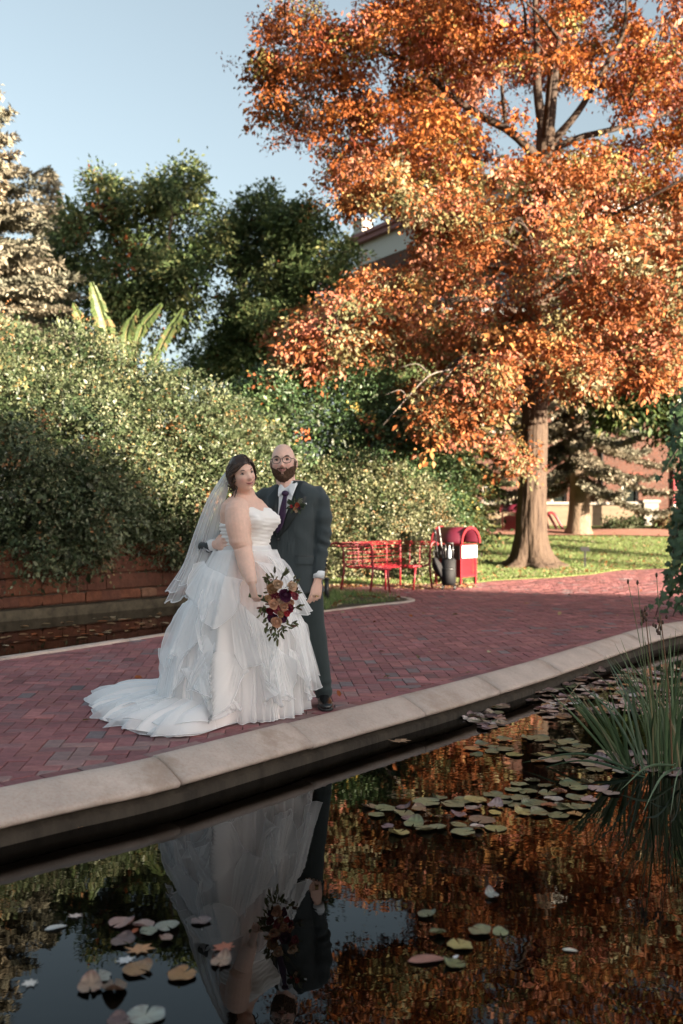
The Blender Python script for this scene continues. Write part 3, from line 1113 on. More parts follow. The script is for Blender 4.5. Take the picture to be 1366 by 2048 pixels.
g = G()
tp = np.array([base + (0, 0, -.25), base + (0, 0, .02), base + (0, 0, .12), base + (0, 0, .3), base + (0, 0, .62), opx(1064, 1000), opx(1068, 880), opx(1070, 780), opx(1076, 640), opx(1080, 500), opx(1088, 380), opx(1092, 260)])
tr = np.array([.80, .70, .55, .44, .375, .315, .295, .285, .265, .245, .23, .21])
TP = spline(tp, 60); TR = np.interp(np.linspace(0, len(tr) - 1, 60), np.arange(len(tr)), tr)
na = 72
rings = []
for p, rr in zip(TP, TR):
    a = np.arange(na) * 2 * np.pi / na
    z = p[2] - base[2]
    flare = np.clip(1 - z / .75, 0, 1)
    lob = 1 + flare ** 1.3 * (.20 * np.sin(a * 5 + 1.1) + .12 * np.sin(a * 8 + 2) + .07 * np.sin(a * 3))
    q = np.stack([np.cos(a) * 3, np.sin(a) * 3, np.full(na, z * .55)], 1)
    bark = 1 + .10 * (np.abs(vn(q, 2.8, 4)) - .2) + .035 * vn(q, 6, 7)
    k = rr * lob * bark
    rings.append(np.stack([p[0] + k * np.cos(a), p[1] + k * np.sin(a), np.full(na, p[2])], 1))
g.loft(rings, True)
g.build('trunk', M_bark, oak)
g = G()
limbs = [
    ([(1092, 290, 0), (1078, 200, -.1), (1076, 90, -.2), (1070, -60, -.3), (1060, -300, 0)], .16),
    ([(1096, 300, 0), (1106, 190, .1), (1120, 60, .2), (1150, -120, .3), (1160, -330, .5)], .15),
    ([(1100, 290, 0), (1150, 235, -.2), (1195, 165, -.3), (1248, 60, -.5), (1250, -80, -.8)], .12),
    ([(1080, 320, 0), (1020, 262, -.3), (930, 215, -.6), (868, 165, -.8), (828, 125, -1.0), (740, 95, -1.2), (640, 60, -1.4)], .13),
    ([(1076, 400, 0), (1000, 355, .3), (900, 360, .6), (820, 395, .9), (760, 440, 1.0)], .08),
    ([(1015, 262, -.2), (1005, 190, -.4), (998, 120, -.5), (985, 20, -.6)], .06),
    ([(1072, 520, 0), (980, 470, -1.2), (900, 430, -2.0), (810, 400, -2.6)], .07),
    ([(1100, 300, 0), (1200, 265, .3), (1290, 245, .6), (1400, 200, 1.0), (1560, 130, 1.5)], .11),
    ([(1088, 470, 0), (1150, 452, -1), (1260, 410, -2.2), (1400, 340, -3)], .08),
    ([(1072, 640, 0), (960, 600, -1.2), (860, 610, -2.2), (760, 640, -3.0), (650, 665, -3.6)], .09),
    ([(1070, 700, 0), (1000, 690, -1.5), (920, 720, -3), (860, 780, -3.8)], .06),
    ([(1074, 600, 0), (1130, 560, -2), (1180, 560, -3.6), (1230, 600, -5)], .08),
    ([(1078, 560, 0), (1060, 480, -2), (1040, 440, -3.6), (1020, 470, -5)], .08),
    ([(1076, 620, 0), (1200, 600, -.5), (1330, 620, -.8), (1480, 650, -1)], .09),
    ([(1074, 660, 0), (1100, 640, 2), (1150, 600, 4)], .08), ([(1080, 500, 0), (1000, 450, 2), (900, 430, 4)], .08),
    ([(1080, 420, 0), (1130, 380, 2.2), (1230, 330, 4.4)], .08), ([(1076, 570, 0), (960, 530, 1.5), (840, 540, 3)], .08),
    ([(1090, 280, 0), (1100, 160, -2), (1120, 80, -3.6)], .09), ([(1090, 250, 0), (1060, 120, 2), (1010, 10, 3.5)], .09),
]
nodes = []
for pts, r0 in limbs:
    P = spline([opx(x, y, D0 + dd) for x, y, dd in pts], 18)
    P += .05 * np.stack([vn(P, 1.3, 1), vn(P, 1.3, 2), vn(P, 1.3, 3)], 1)
    g.tube(P, np.linspace(r0 * .82, .025, 18), 8)
    nodes.extend(P[3:])
# crown: clump centres from the outline of the tree turned about the trunk
zs = np.array([18.5, 17.3, 15.5, 13.1, 12.0, 10.8, 9.7, 8.9, 8.2, 7.4, 6.8, 6.2, 5.5, 4.9, 4.4, 3.9, 3.2])
Rl = np.array([.6, 2.6, 4.6, 5.7, 6.4, 6.0, 5.4, 4.9, 4.5, 4.6, 5.0, 5.6, 5.7, 4.6, 3.6, 2.6, 1.9])
N = 3200
z = rng.uniform(3.2, 18.3, N * 5)
Rz = np.interp(z, zs[::-1], Rl[::-1])
keep = rng.random(len(z)) < (Rz / 6.4) ** 1.3
z, Rz = z[keep], Rz[keep]
a = rng.uniform(0, 2 * np.pi, len(z))
t = np.sqrt(rng.uniform(.1, 1.0, len(z)))
rad = Rz * t * (1 + .16 * np.sin(a * 3 + z * 1.1) + .10 * np.sin(a * 7 - z * 2.3))
cl = np.stack([TX + .1 + rad * np.cos(a), D0 + rad * np.sin(a) * .95, z], 1)
# layered gaps
gap = vn(cl * np.array([1, 1, 2.0]), .55, 9) + .5 * vn(cl * np.array([1, 1, 1.6]), 1.2, 10)
inner = (rad / Rz < .35)
keep = (gap > .03 + .1 * inner)
px = 683 + cl[:, 0] / cl[:, 1] * F; py = 1024 - (cl[:, 2] - H) / cl[:, 1] * F
keep &= ~((px < 842) & (py > 412) & (py < 540))                         # the gap that shows the hall
keep &= ~((px < 640) & (py > 290) & (py < 620)) & ~((px < 690) & (py > 350) & (py < 600)) & ~((px < 545) & (py > 190)) & ~((px < 530) & (py < 70))
keep &= ~((px < 760) & (py > 745)) & ~((px < 850) & (py > 800)) & ~(py > 860) & ~((px > 1000) & (px < 1215) & (py > 715)) & ~((px > 940) & (py > 785)) & ~((px > 1205) & (py > 735))
keep &= ~((px > 960) & (px < 1110) & (py > 170) & (py < 290) & (rng.random(len(px)) < .75) & (cl[:, 1] < D0 + 1.5))
lefttop = (px < 800) & (py < 420)
keep &= ~(lefttop & ((rng.random(len(px)) < .2) | (vn(cl, .8, 77) < -.05)))
# the branches before the upper trunk leave holes that show the limbs
upper = (py < 320) & (cl[:, 1] < D0 - .6)
keep &= ~(upper & ((rng.random(len(px)) < .4) | (vn(cl, .7, 78) < -.1)))
for pts, r0 in limbs[:13]:                                   # the big limbs show where the photo shows them
    for (x0, y0, d0), (x1, y1, d1) in zip(pts[:-1], pts[1:]):
        ex, ey = x1 - x0, y1 - y0
        t = np.clip(((px - x0) * ex + (py - y0) * ey) / (ex * ex + ey * ey), 0, 1)
        q = np.hypot(px - x0 - t * ex, py - y0 - t * ey)
        keep &= ~((q < 20) & (cl[:, 1] < D0 + d0 + .3) & (py < 330) & (rng.random(len(px)) < .82))
cl = cl[keep][:N]
extra = []
for x, y, DD, rx, ry, m in ((905, 815, 19.6, 60, 28, 60), (955, 775, 19.4, 50, 24, 46), (885, 850, 19.5, 26, 18, 16), (985, 735, 19.2, 40, 24, 30), (1140, 755, 19.6, 30, 20, 24), (1290, 735, 19.8, 55, 26, 50), (1340, 700, 19.8, 50, 30, 40), (1180, 740, 19.4, 50, 26, 40),
                         (640, 690, 20.6, 50, 34, 50), (600, 720, 20.8, 26, 20, 18), (700, 640, 20.6, 60, 34, 50), (735, 570, 21.2, 36, 30, 22), (560, 50, 22.4, 40, 40, 22), (630, 50, 22.2, 50, 40, 34), (720, 60, 22, 60, 40, 40), (600, 140, 22.3, 50, 30, 34), (530, 130, 22.6, 24, 26, 14), (545, 200, 22.6, 30, 24, 16), (590, 240, 22.4, 40, 26, 20), (680, 150, 22, 50, 36, 36), (650, 220, 22.2, 50, 30, 26), (730, 240, 22, 50, 36, 28), (700, 320, 22, 50, 30, 24), (760, 330, 22, 50, 30, 26), (710, 395, 22, 40, 24, 20), (780, 385, 21.8, 40, 24, 22), (800, 40, 22, 60, 40, 36), (900, 60, 21.6, 70, 40, 44), (940, 130, 21.4, 40, 30, 22), (800, 590, 20.8, 60, 40, 50), (1040, 925, 20.6, 12, 14, 6), (1010, 880, 20.4, 14, 16, 6)):
    for _ in range(m):
        extra.append(at(x + rng.normal() * rx * .6, y + rng.normal() * ry * .6, DD + rng.normal() * .5))
extra = np.array(extra)
qx = 683 + extra[:, 0] / extra[:, 1] * F; qy = 1024 - (extra[:, 2] - H) / extra[:, 1] * F
extra = extra[~((qx < 840) & (qx > 660) & (qy > 408) & (qy < 545)) & ((qy > 420) | (qx > 830) | (rng.random(len(qx)) < .72))]
cl = np.vstack([cl, extra])
sel = cl[rng.choice(len(cl), 420, replace=False)]
grow(g, nodes, sel, rng, .05, .010)
g.tube(spline([opx(1000, 700, 20.2), opx(950, 715, 19.7), opx(905, 738, 19.4), opx(860, 750, 19.2), opx(815, 795, 19.0), opx(766, 850, 18.9)], 14), np.linspace(.022, .006, 14), 6, mi=1)
for q in ([(905, 738), (880, 775), (872, 800)], [(860, 750), (835, 728), (800, 735)], [(815, 795), (800, 780), (770, 790)]):
    g.tube(spline([opx(x, y, 19.2) for x, y in q], 8), np.linspace(.011, .004, 8), 5, mi=1)
g.build('branches', [M_limb, M_deadwood], oak)
low = cl[:, 2] < 8.3
foliage('crown', rng, cl[~low], 78, (.13, .13, .085), (.07, .13), OAK, M_leaf, oak, 'rhomb', .55, .55, .5, .88, .10, sprig=.62)
foliage('crown', rng, cl[low], 90, (.14, .14, .09), (.068, .13), OAK_LOW, M_leaf, oak, 'rhomb', .55, .55, .5, .88, .10, sprig=.62)

# ------------------------------------------------------------------ dark leafy trees behind the bushes
DARKG = [(4, (0.08044, 0.1233, 0.04826)), (3, (0.1072, 0.1555, 0.0622)), (2, (0.1609, 0.193, 0.08044)), (1, (0.2574, 0.2574, 0.1072)), (.12, (0.3218, 0.1072, 0.0429))]


def leafy(name, label, D, blobs, trunk, limbs, n, per, seed, pal=DARKG, size=(.09, .15), cat='tree', depth=.9, fill=1.0):
    r = np.random.default_rng(seed)
    root = thing(name, label, cat, tuple(at(trunk[0][0], trunk[0][1], D)), group='dark green trees behind the bushes')
    ells = []
    for x, y, rp in blobs:
        rr = rp / F * D
        ells.append((at(x, y, D + r.uniform(-.8, .8)), (rr, rr * depth * 1.2, rr)))
    cl, nor = shell(r, ells, n, .35, .34, seed, front=False)
    kp = vn(cl, .9, seed + 5) + .4 * vn(cl, 2.2, seed + 6) > -.08
    cl, nor = cl[kp], nor[kp]
    g = G()
    P = spline([at(x, y, D) for x, y in trunk], 14)
    g.tube(P, np.linspace(.24, .12, 14), 10)
    g.build('trunk', M_bark, root)
    g = G()
    nodes = list(P[6:])
    for q in limbs:
        Q = spline([at(x, y, D + dd) for x, y, dd in q], 12)
        g.tube(Q, np.linspace(.10, .03, 12), 7); nodes.extend(Q[3:])
    grow(g, nodes, cl[r.choice(len(cl), min(90, len(cl)), replace=False)], r, .05, .012)
    g.build('branches', M_twig, root)
    foliage('crown', r, cl, per * 1.5, (.17, .17, .15), (size[0] * 1.2, size[1] * 1.25), pal, M_leaf, root, 'rhomb', .5, .4, .35, .86, .12, outward=nor, sprig=.55)
    return root


leafy('dark_tree', 'twin topped dark green tree behind the banana leaves', 30,
      [(212, 400, 58), (205, 475, 70), (155, 455, 30), (120, 466, 20), (345, 372, 62), (330, 455, 92), (398, 465, 52), (270, 545, 88), (365, 545, 70), (235, 610, 62), (330, 600, 70), (160, 540, 45)],
      [(262, 820), (262, 720), (258, 640)], [[(258, 650, 0), (225, 560, .2), (165, 465, .3)], [(262, 660, 0), (320, 560, -.3), (345, 430, -.3)], [(262, 690, 0), (340, 600, -.6), (420, 560, -.8)]], 1150, 30, 41)
leafy('dark_tree', 'broad dark green tree of many small spires before the hall', 32,
      [(560, 440, 62), (585, 405, 34), (520, 480, 66), (475, 500, 46), (615, 450, 44), (645, 505, 48), (676, 520, 26), (560, 560, 100), (650, 590, 85), (480, 600, 62), (560, 680, 105), (670, 680, 80), (470, 700, 55)],
      [(570, 900), (572, 760), (575, 600)], [[(572, 700, 0), (500, 600, .3), (470, 520, .3)], [(575, 640, 0), (640, 540, -.3), (650, 480, -.3)], [(575, 600, 0), (580, 500, 0), (586, 400, 0)]], 1900, 32, 42)
leafy('dark_tree', 'dark green tree under the orange oak branches, right of the spired tree', 33,
      [(730, 700, 75), (800, 720, 80), (760, 800, 80), (870, 780, 80), (830, 640, 40)], [(790, 1000), (790, 880), (790, 760)], [[(790, 820, 0), (740, 740, 0), (720, 690, 0)]], 800, 30, 43)
leafy('maple_tree', 'green leafed tree at the right frame edge behind the vine', 29,
      [(1290, 760, 70), (1370, 720, 100), (1230, 800, 45), (1180, 770, 40), (1420, 850, 60), (1330, 830, 40)], [(1385, 1050), (1380, 930), (1372, 780)], [[(1376, 860, 0), (1330, 790, -.3), (1260, 780, -.4)]], 620, 30, 44,
      [(3, (.04, .07, .025)), (2, (.07, .10, .03)), (1, (.14, .12, .04))])
leafy('backdrop_tree', 'low dark shrubby tree filling the gap behind the spruce', 36,
      [(60, 650, 70), (130, 680, 50), (200, 690, 40), (420, 720, 40), (360, 740, 45)], [(150, 950), (150, 850), (150, 750)], [[(150, 800, 0), (200, 740, 0), (220, 700, 0)]], 320, 30, 45)

# ------------------------------------------------------------------ spruces


def spruce(name, label, bpos, h, zlow, rlow, n, seed, pal, trunk_r, droop=.25, barem=None, per=5, nl=(.07, .14), rtop=.25):
    r = np.random.default_rng(seed)
    root = thing(name, label, 'tree', bpos, group='spruces on the campus')
    b = np.array(bpos, float)
    g = G()
    zz = np.linspace(-.2, h, 26)
    P = np.stack([b[0] + .04 * np.sin(zz), np.full(26, b[1]), b[2] + zz], 1)
    g.tube(P, trunk_r * np.maximum(.06, 1 - zz / h) ** .8 * (1 + .6 * np.exp(-np.maximum(zz, 0) / .18)), 14)
    g.build('trunk', M_bark2, root)
    g = G()
    pos, dr, nr, LL, cc = [], [], [], [], []
    for i in range(n):
        z = zlow + (h - zlow) * (i / n) ** .9 * .985
        a = i * 2.399 + r.normal() * .3
        f = (z - zlow) / (h - zlow)
        L = (rlow * (1 - f) + rtop * .6) * r.uniform(.72, 1.12)
        if f < .06: L *= .8
        u = np.array([math.cos(a), math.sin(a), 0])
        k = np.linspace(0, 1, 9)
        dz = .16 * k * L * (f * 1.2 - .2) - droop * L * (1.25 * k ** 1.4 - .75 * k ** 3.2) * (1.1 - .5 * f)
        Q = b + np.array([0, 0, z]) + u[None] * (k * L)[:, None] + np.array([0, 0, 1.]) * dz[:, None]
        Q += .03 * r.normal(size=Q.shape)
        g.tube(Q, np.linspace(.035 * (1 - f) + .012, .006, 9), 5)
        bc = pick(r, pal, 1)[0]
        m = max(6, int(L * 16))
        for t in np.linspace(.14, 1, m):
            i0 = min(7, int(t * 8)); p = Q[i0] + (Q[i0 + 1] - Q[i0]) * (t * 8 - i0)
            tl = (.12 + .5 * (1 - t) * min(1, L / 2.2)) * r.uniform(.5, 1.1)
            for sgn in (-1, 1):
                sd = nrmz(np.array([-u[1], u[0], 0]) * sgn + u * .7 + np.array([0, 0, -.35 - droop * .8]))
                kk = max(2, int(tl / .055))
                for w in np.linspace(.1, 1, kk):
                    q = p + sd * tl * w
                    for _ in range(per):
                        pos.append(q + r.normal(size=3) * .02); dr.append(sd * .9 + r.normal(size=3) * .55 + np.array([0, 0, .12])); nr.append(r.normal(size=3) + np.array([0, 0, .6]))
                        LL.append(r.uniform(*nl)); cc.append(bc * math.exp(r.normal() * .22) * (.8 + .4 * w))
    g.build('branches', M_bark2, root)
    me = leaf_mesh('needles', np.array(pos), np.array(dr), np.array(nr), np.array(LL), np.array(LL) * .42, np.array(cc), 'rhomb')
    link('needles', me, M_needle, root, True, 'stuff')
    return root


TAN = [(3, (.205, .19, .14)), (3, (.235, .21, .155)), (1.5, (.14, .14, .105)), (1, (.26, .215, .15))]
spruce('spruce_tree', 'tall tan spruce tree at the left frame edge', at(-62, 1060, 26), 12.7, 2.6, 4.7, 230, 51, TAN, .26, .16, per=2, nl=(.11, .20))
spruce('spruce_tree', 'thin topped spruce behind the tall tan one at left', at(98, 1060, 34), 12.4, 4.5, 1.9, 110, 52, TAN, .22, .14, per=2, nl=(.12, .22))
b = np.array([8.05, 34.0, float(gz(8.05, 34.0))])
spruce('spruce_tree', 'spruce with a pale lower trunk and drooping boughs before the brick building', b, 12.5, 1.75, 3.9, 110, 53, [(3, (.16, .15, .11)), (2, (.21, .185, .135)), (1, (.10, .10, .065))], .38, .42, per=3, nl=(.11, .2))
spruce('spruce_tree', 'dark drooping spruce glimpsed left of the oak trunk', (4.6, 37, .8), 12, 1.9, 3.6, 64, 54, [(3, (.09, .095, .05)), (2, (.13, .12, .065))], .3, .4, per=3, nl=(.11, .2))


# small trees added out of view at right to cast shade bands on the grass
for (x, y, hh, lab) in ((13.2, 19.0, 2.4, 'unseen small round tree added to shade the lawn, nearer the pond'), (15.2, 21.6, 2.6, 'unseen small round tree added to shade the lawn, farther from the pond')):
    zq = float(lawn_z(np.array(x), np.array(y)))
    rr_ = np.random.default_rng(int(x * 10))
    yt = thing('shade_caster_tree', lab, 'tree', (x, y, zq), group='unseen trees added to shade the lawn')
    g = G(); g.tube([(x, y, zq - .1), (x + .03, y, zq + hh)], [.06, .03], 8); g.build('trunk', M_bark, yt)
    cl_, no_ = shell(rr_, [((x, y, zq + hh), (.85, .85, 1.0))], 160, .2, .3, 3, front=False)
    foliage('crown', rr_, cl_, 24, (.12, .12, .1), (.06, .1), DARKG, M_leaf, yt, 'rhomb', .5, .4, .3, .7, .2, outward=no_, sprig=.4)

# ------------------------------------------------------------------ shrubs
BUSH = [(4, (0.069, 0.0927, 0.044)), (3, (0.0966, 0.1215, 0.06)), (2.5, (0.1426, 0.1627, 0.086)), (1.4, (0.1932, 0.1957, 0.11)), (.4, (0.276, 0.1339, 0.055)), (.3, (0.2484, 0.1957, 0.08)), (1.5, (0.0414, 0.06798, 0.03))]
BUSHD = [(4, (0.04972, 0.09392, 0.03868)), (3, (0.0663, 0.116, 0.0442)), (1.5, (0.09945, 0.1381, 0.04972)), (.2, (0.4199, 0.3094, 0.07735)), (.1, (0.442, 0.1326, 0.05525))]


def shrub(name, label, ells, n, per, sig, size, pal, seed, inner=.72, lump=.22, zmin=.0, mat_=M_gloss_leaf, shape='rhomb', fillpal=None, aspect=.6, stems=14, base=None, front=True, darkbelow=None):
    r = np.random.default_rng(seed)
    c0 = np.mean([e[0] for e in ells], axis=0) if base is None else np.array(base)
    root = thing(name, label, 'bush', (c0[0], c0[1], 0), group='bushes along the channel and bench')
    cl, nor = shell(r, ells, n, inner, lump, seed, zmin, front)
    # inner twigs and leaves close the bush; leaf colour darkened as shade in the gaps
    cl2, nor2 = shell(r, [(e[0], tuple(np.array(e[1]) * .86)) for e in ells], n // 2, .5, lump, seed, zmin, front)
    g = G()
    for e in ells:
        for k in range(stems):
            tip = np.array(e[0]) + nrmz(r.normal(size=3)) * np.array(e[1]) * r.uniform(.6, .98)
            if tip[2] < .2: continue
            st = np.array([e[0][0] + r.normal() * .3, e[0][1] + r.normal() * .2, max(0, zmin)])
            g.tube(spline([st, (st + tip) / 2 + r.normal(size=3) * .25, tip], 7), np.linspace(.03, .006, 7), 5)
    g.build('stems', M_twig, root)
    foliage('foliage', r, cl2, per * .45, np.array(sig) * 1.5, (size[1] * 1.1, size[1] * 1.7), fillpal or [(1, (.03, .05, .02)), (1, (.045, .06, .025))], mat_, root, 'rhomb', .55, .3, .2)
    foliage('foliage', r, cl, per, np.array(sig) * .42, size, pal, mat_, root, shape, aspect, .45, .1, .86, .10, outward=nor, sprig=sig[0] * 2.8)
    return root


shrub('rose_bush', 'huge sunlit green bush spilling over the red stone wall',
      [((-6.0, 16.6, 2.35), (2.5, 2.6, 2.25)), ((-4.5, 16.7, 2.15), (2.0, 2.5, 2.05)), ((-3.3, 17.5, 1.9), (1.75, 2.2, 1.85)), ((-2.1, 18.6, 1.7), (1.5, 1.9, 1.75)), ((-5.2, 15.6, 1.45), (2.2, 1.7, 1.05))],
      6300, 27, (.15, .15, .12), (.036, .07), BUSH, 61, .72, .32, .3)
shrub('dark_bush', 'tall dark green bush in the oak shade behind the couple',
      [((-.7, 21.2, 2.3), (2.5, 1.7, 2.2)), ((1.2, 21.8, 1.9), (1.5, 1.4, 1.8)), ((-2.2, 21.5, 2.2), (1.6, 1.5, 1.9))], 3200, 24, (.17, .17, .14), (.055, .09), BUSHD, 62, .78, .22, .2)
shrub('pale_bush', 'pale sunlit leafy bush behind the red bench',
      [((.35, 20.1, 1.15), (1.35, .95, 1.3)), ((1.35, 20.5, 1.0), (1.05, .85, 1.15)), ((-.6, 19.8, .95), (.9, .8, 1.05))], 1700, 24, (.14, .14, .12), (.035, .065),
      [(3, (.165, .17, .09)), (3, (.21, .21, .12)), (2, (.11, .125, .06)), (.5, (.3, .18, .08))], 63, .74, .25, .03)
shrub('loose_bush', 'loose yellow green bush between the bin and the oak trunk',
      [((2.35, 23.6, 1.7), (1.0, .9, 1.5)), ((1.4, 23.4, 2.1), (1.2, .9, 1.3)), ((2.75, 23.2, .85), (.6, .6, .65))], 700, 20, (.2, .2, .16), (.05, .09),
      [(3, (.06, .08, .028)), (2, (.10, .11, .04)), (1.5, (.16, .135, .05)), (.6, (.24, .12, .04))], 64, .5, .35, .3, M_leaf)
for k, (x, D, rr, lab) in enumerate(((1232, 36.6, .3, 'small round pale shrub at the foot of the limestone wall'), (1266, 36.7, .27, 'low spreading pale shrub right of the round one by the limestone wall'), (1335, 36.5, .4, 'tan dry shrub near the red post by the low wall'))):
    zz = float(gz(0, D))
    c = np.array([(x - 683) / F * D, D, zz + rr * .45])
    shrub('low_shrub', lab, [(c, (rr * 1.3, rr, rr * .8))], 70, 22, (.1, .1, .07), (.05, .1),
          [(2, (.2, .22, .13)), (2, (.26, .27, .17))] if k < 2 else [(1, (.26, .17, .09)), (1, (.2, .16, .07))], 70 + k, .3, .2, zz, M_leaf, stems=3)

# banana plant: each torn leaf a part
ban = thing('banana_plant', 'banana plant with upright ragged leaves above the big bush', 'plant', tuple(at(238, 790, 20.2)))
Mban = mat('banana_leaf', attr=True, rough=.5, spec=.4, trans=.25)
r = np.random.default_rng(81)
for pts, w, brown in (([(176, 705), (166, 655), (148, 608)], .15, .3), ([(222, 735), (212, 660), (184, 566)], .23, .45), ([(256, 730), (252, 665), (277, 620)], .17, .15), ([(268, 730), (284, 655), (324, 609)], .17, .1),
                      ([(300, 740), (332, 672), (366, 620)], .15, .1), ([(318, 765), (345, 748), (378, 738)], .16, .5), ([(232, 745), (236, 715), (226, 700)], .12, 1.0), ([(290, 750), (302, 725), (312, 700)], .1, .9)):
    D = 20.2 + r.normal() * .25
    P = spline([at(x, y, D + dd) for (x, y), dd in zip(pts, (0, -.15, -.35))], 26)
    T = nrmz(np.gradient(P, axis=0))
    sd0 = nrmz(np.cross(T, np.array([0, -1, .35])))
    g = G()
    for sgn in (-1, 1):
        for k in range(1, 25):
            f = k / 25
            ww = w * math.sin(math.pi * min(1, f * .9 + .1)) ** .6 * r.uniform(.82, 1.08)
            if r.random() < .08: ww *= .6
            a, b2 = P[k], P[k] + (P[min(k + 1, 25)] - P[k]) * .97
            sag = np.array([0, -.02, -.35 * ww])
            o1 = a + sgn * sd0[k] * ww * .9 + sag + T[k] * ww * .25
            o2 = b2 + sgn * sd0[k] * ww * .86 + sag * 1.05 + T[k] * ww * .25
            m1, m2 = (a + o1) / 2 + np.array([0, -.03, .03]), (b2 + o2) / 2 + np.array([0, -.03, .03])
            gc = np.array([.10, .145, .05]) * r.uniform(.8, 1.2); br = np.array([.27, .20, .09])
            q = 1 if r.random() < brown * (1.1 - f) else 0
            c1 = gc * (1 - q) + br * q; c2 = c1 * .6 + br * .4 if r.random() < .35 else c1
            g.add([a, b2, m1, m2, o1, o2], [(0, 1, 3, 2), (2, 3, 5, 4)], [c1, c1, c1, c1, c2, c2])
    g.tube(P, np.linspace(.022, .006, 26), 5, col=(.3, .28, .13))
    g.build('leaf', Mban, ban, smooth=False)
g = G(); g.tube(spline([at(238, 880, 20.3), at(240, 790, 20.3), at(236, 735, 20.2)], 8), np.linspace(.16, .1, 8), 10, col=(.3, .22, .11)); g.build('stem', Mban, ban)
# ================================================================== bench, bins, luggage, signs
BL = [np.array(p) for p in ((.50, 16.45), (.02, 17.05), (1.07, 18.25), (1.56, 17.55))]
bench = thing('park_bench', 'red wire rod bench of three angled sections with rolled tops at the path', 'bench', (.7, 17.3, 0))


def offs(P, o):          # offset of an open polyline, + is to the left of its direction (outside of the bench)
    P = np.array(P); out = []
    for i in range(len(P)):
        d1 = P[i] - P[i - 1] if i > 0 else P[1] - P[0]
        d2 = P[i + 1] - P[i] if i < len(P) - 1 else P[-1] - P[-2]
        d1 = d1 / np.linalg.norm(d1); d2 = d2 / np.linalg.norm(d2)
        n1, n2 = np.array([-d1[1], d1[0]]), np.array([-d2[1], d2[0]])
        b = n1 + n2; b /= np.linalg.norm(b)
        out.append(P[i] + b * o / max(.35, b @ n1))
    return np.array(out)


# outside lies to the left walking L2 -> L1 -> L3 -> L4 reversed sign check: outside = away from the seat
SG = -1
bprof = [(.17, .765), (.155, .80), (.12, .823), (.08, .826), (.045, .81), (.02, .78), (.005, .75), (-.003, .72), (-.008, .69), (-.010, .66), (-.011, .63), (-.011, .60), (-.010, .57), (-.008, .54), (-.008, .51), (-.012, .48), (-.025, .452),
         (-.05, .43), (-.08, .417), (-.115, .41), (-.15, .406), (-.185, .404), (-.22, .404), (-.255, .406), (-.29, .409), (-.325, .411), (-.36, .41), (-.39, .402), (-.405, .385)]
g = G()
for k, (o, z) in enumerate(bprof):
    if 3 < k < 28 and k % 5 in (1, 3): continue
    q = offs(BL, SG * -o)
    if o < -.2:                              # the seat of the short end section stops at the mitre
        q = q[1:] if False else q
    for a, b in zip(q[:-1], q[1:]):
        rr = .012 if k in (0, len(bprof) - 1) else .0052
        g.tube([(a[0], a[1], z), (b[0], b[1], z)], rr, 6)
g.build('wire_grid', M_red, bench, kind='stuff')
segs = []
for i, (a, b) in enumerate(zip(BL[:-1], BL[1:])):
    segs.append((i, [0, .33, .66] if i != 1 else [0, .25, .5, .75]))
segs[-1][1].append(1.0)
for i, fr in segs:
    for f in fr:
        pts = []
        for o, z in bprof:
            q = offs(BL, SG * -o)
            p = q[i] + (q[i + 1] - q[i]) * f
            pts.append((p[0], p[1], z))
        main = f in (0, 1.0)
        if not main: pts = pts[:]
        g = G(); g.tube(pts, .019 if main else .010, 7); g.build('rib', M_red, bench)
for i in range(4):
    qb, qf = offs(BL, SG * .02)[i], offs(BL, SG * .34)[i]
    v = (qf - qb) / np.linalg.norm(qf - qb)
    g = G(); g.tube([(qb[0], qb[1], .52), (qb[0] - v[0] * .01, qb[1] - v[1] * .01, .3), (qb[0] - v[0] * .06, qb[1] - v[1] * .06, 0)], .019, 7); g.build('leg', M_red, bench)
    if i in (0, 3) or True:
        k = 1 if i in (0, 3) else .0
        if k:
            g = G(); g.tube([(qf[0], qf[1], .40), (qf[0] + v[0] * .02, qf[1] + v[1] * .02, .2), (qf[0] + v[0] * .05, qf[1] + v[1] * .05, 0)], .019, 7); g.build('leg', M_red, bench)
mf = (np.array(offs(BL, SG * .36)[1]) + np.array(offs(BL, SG * .36)[2])) / 2
g = G(); g.tube([(mf[0], mf[1], .40), (mf[0], mf[1], 0)], .019, 7); g.build('leg', M_red, bench)


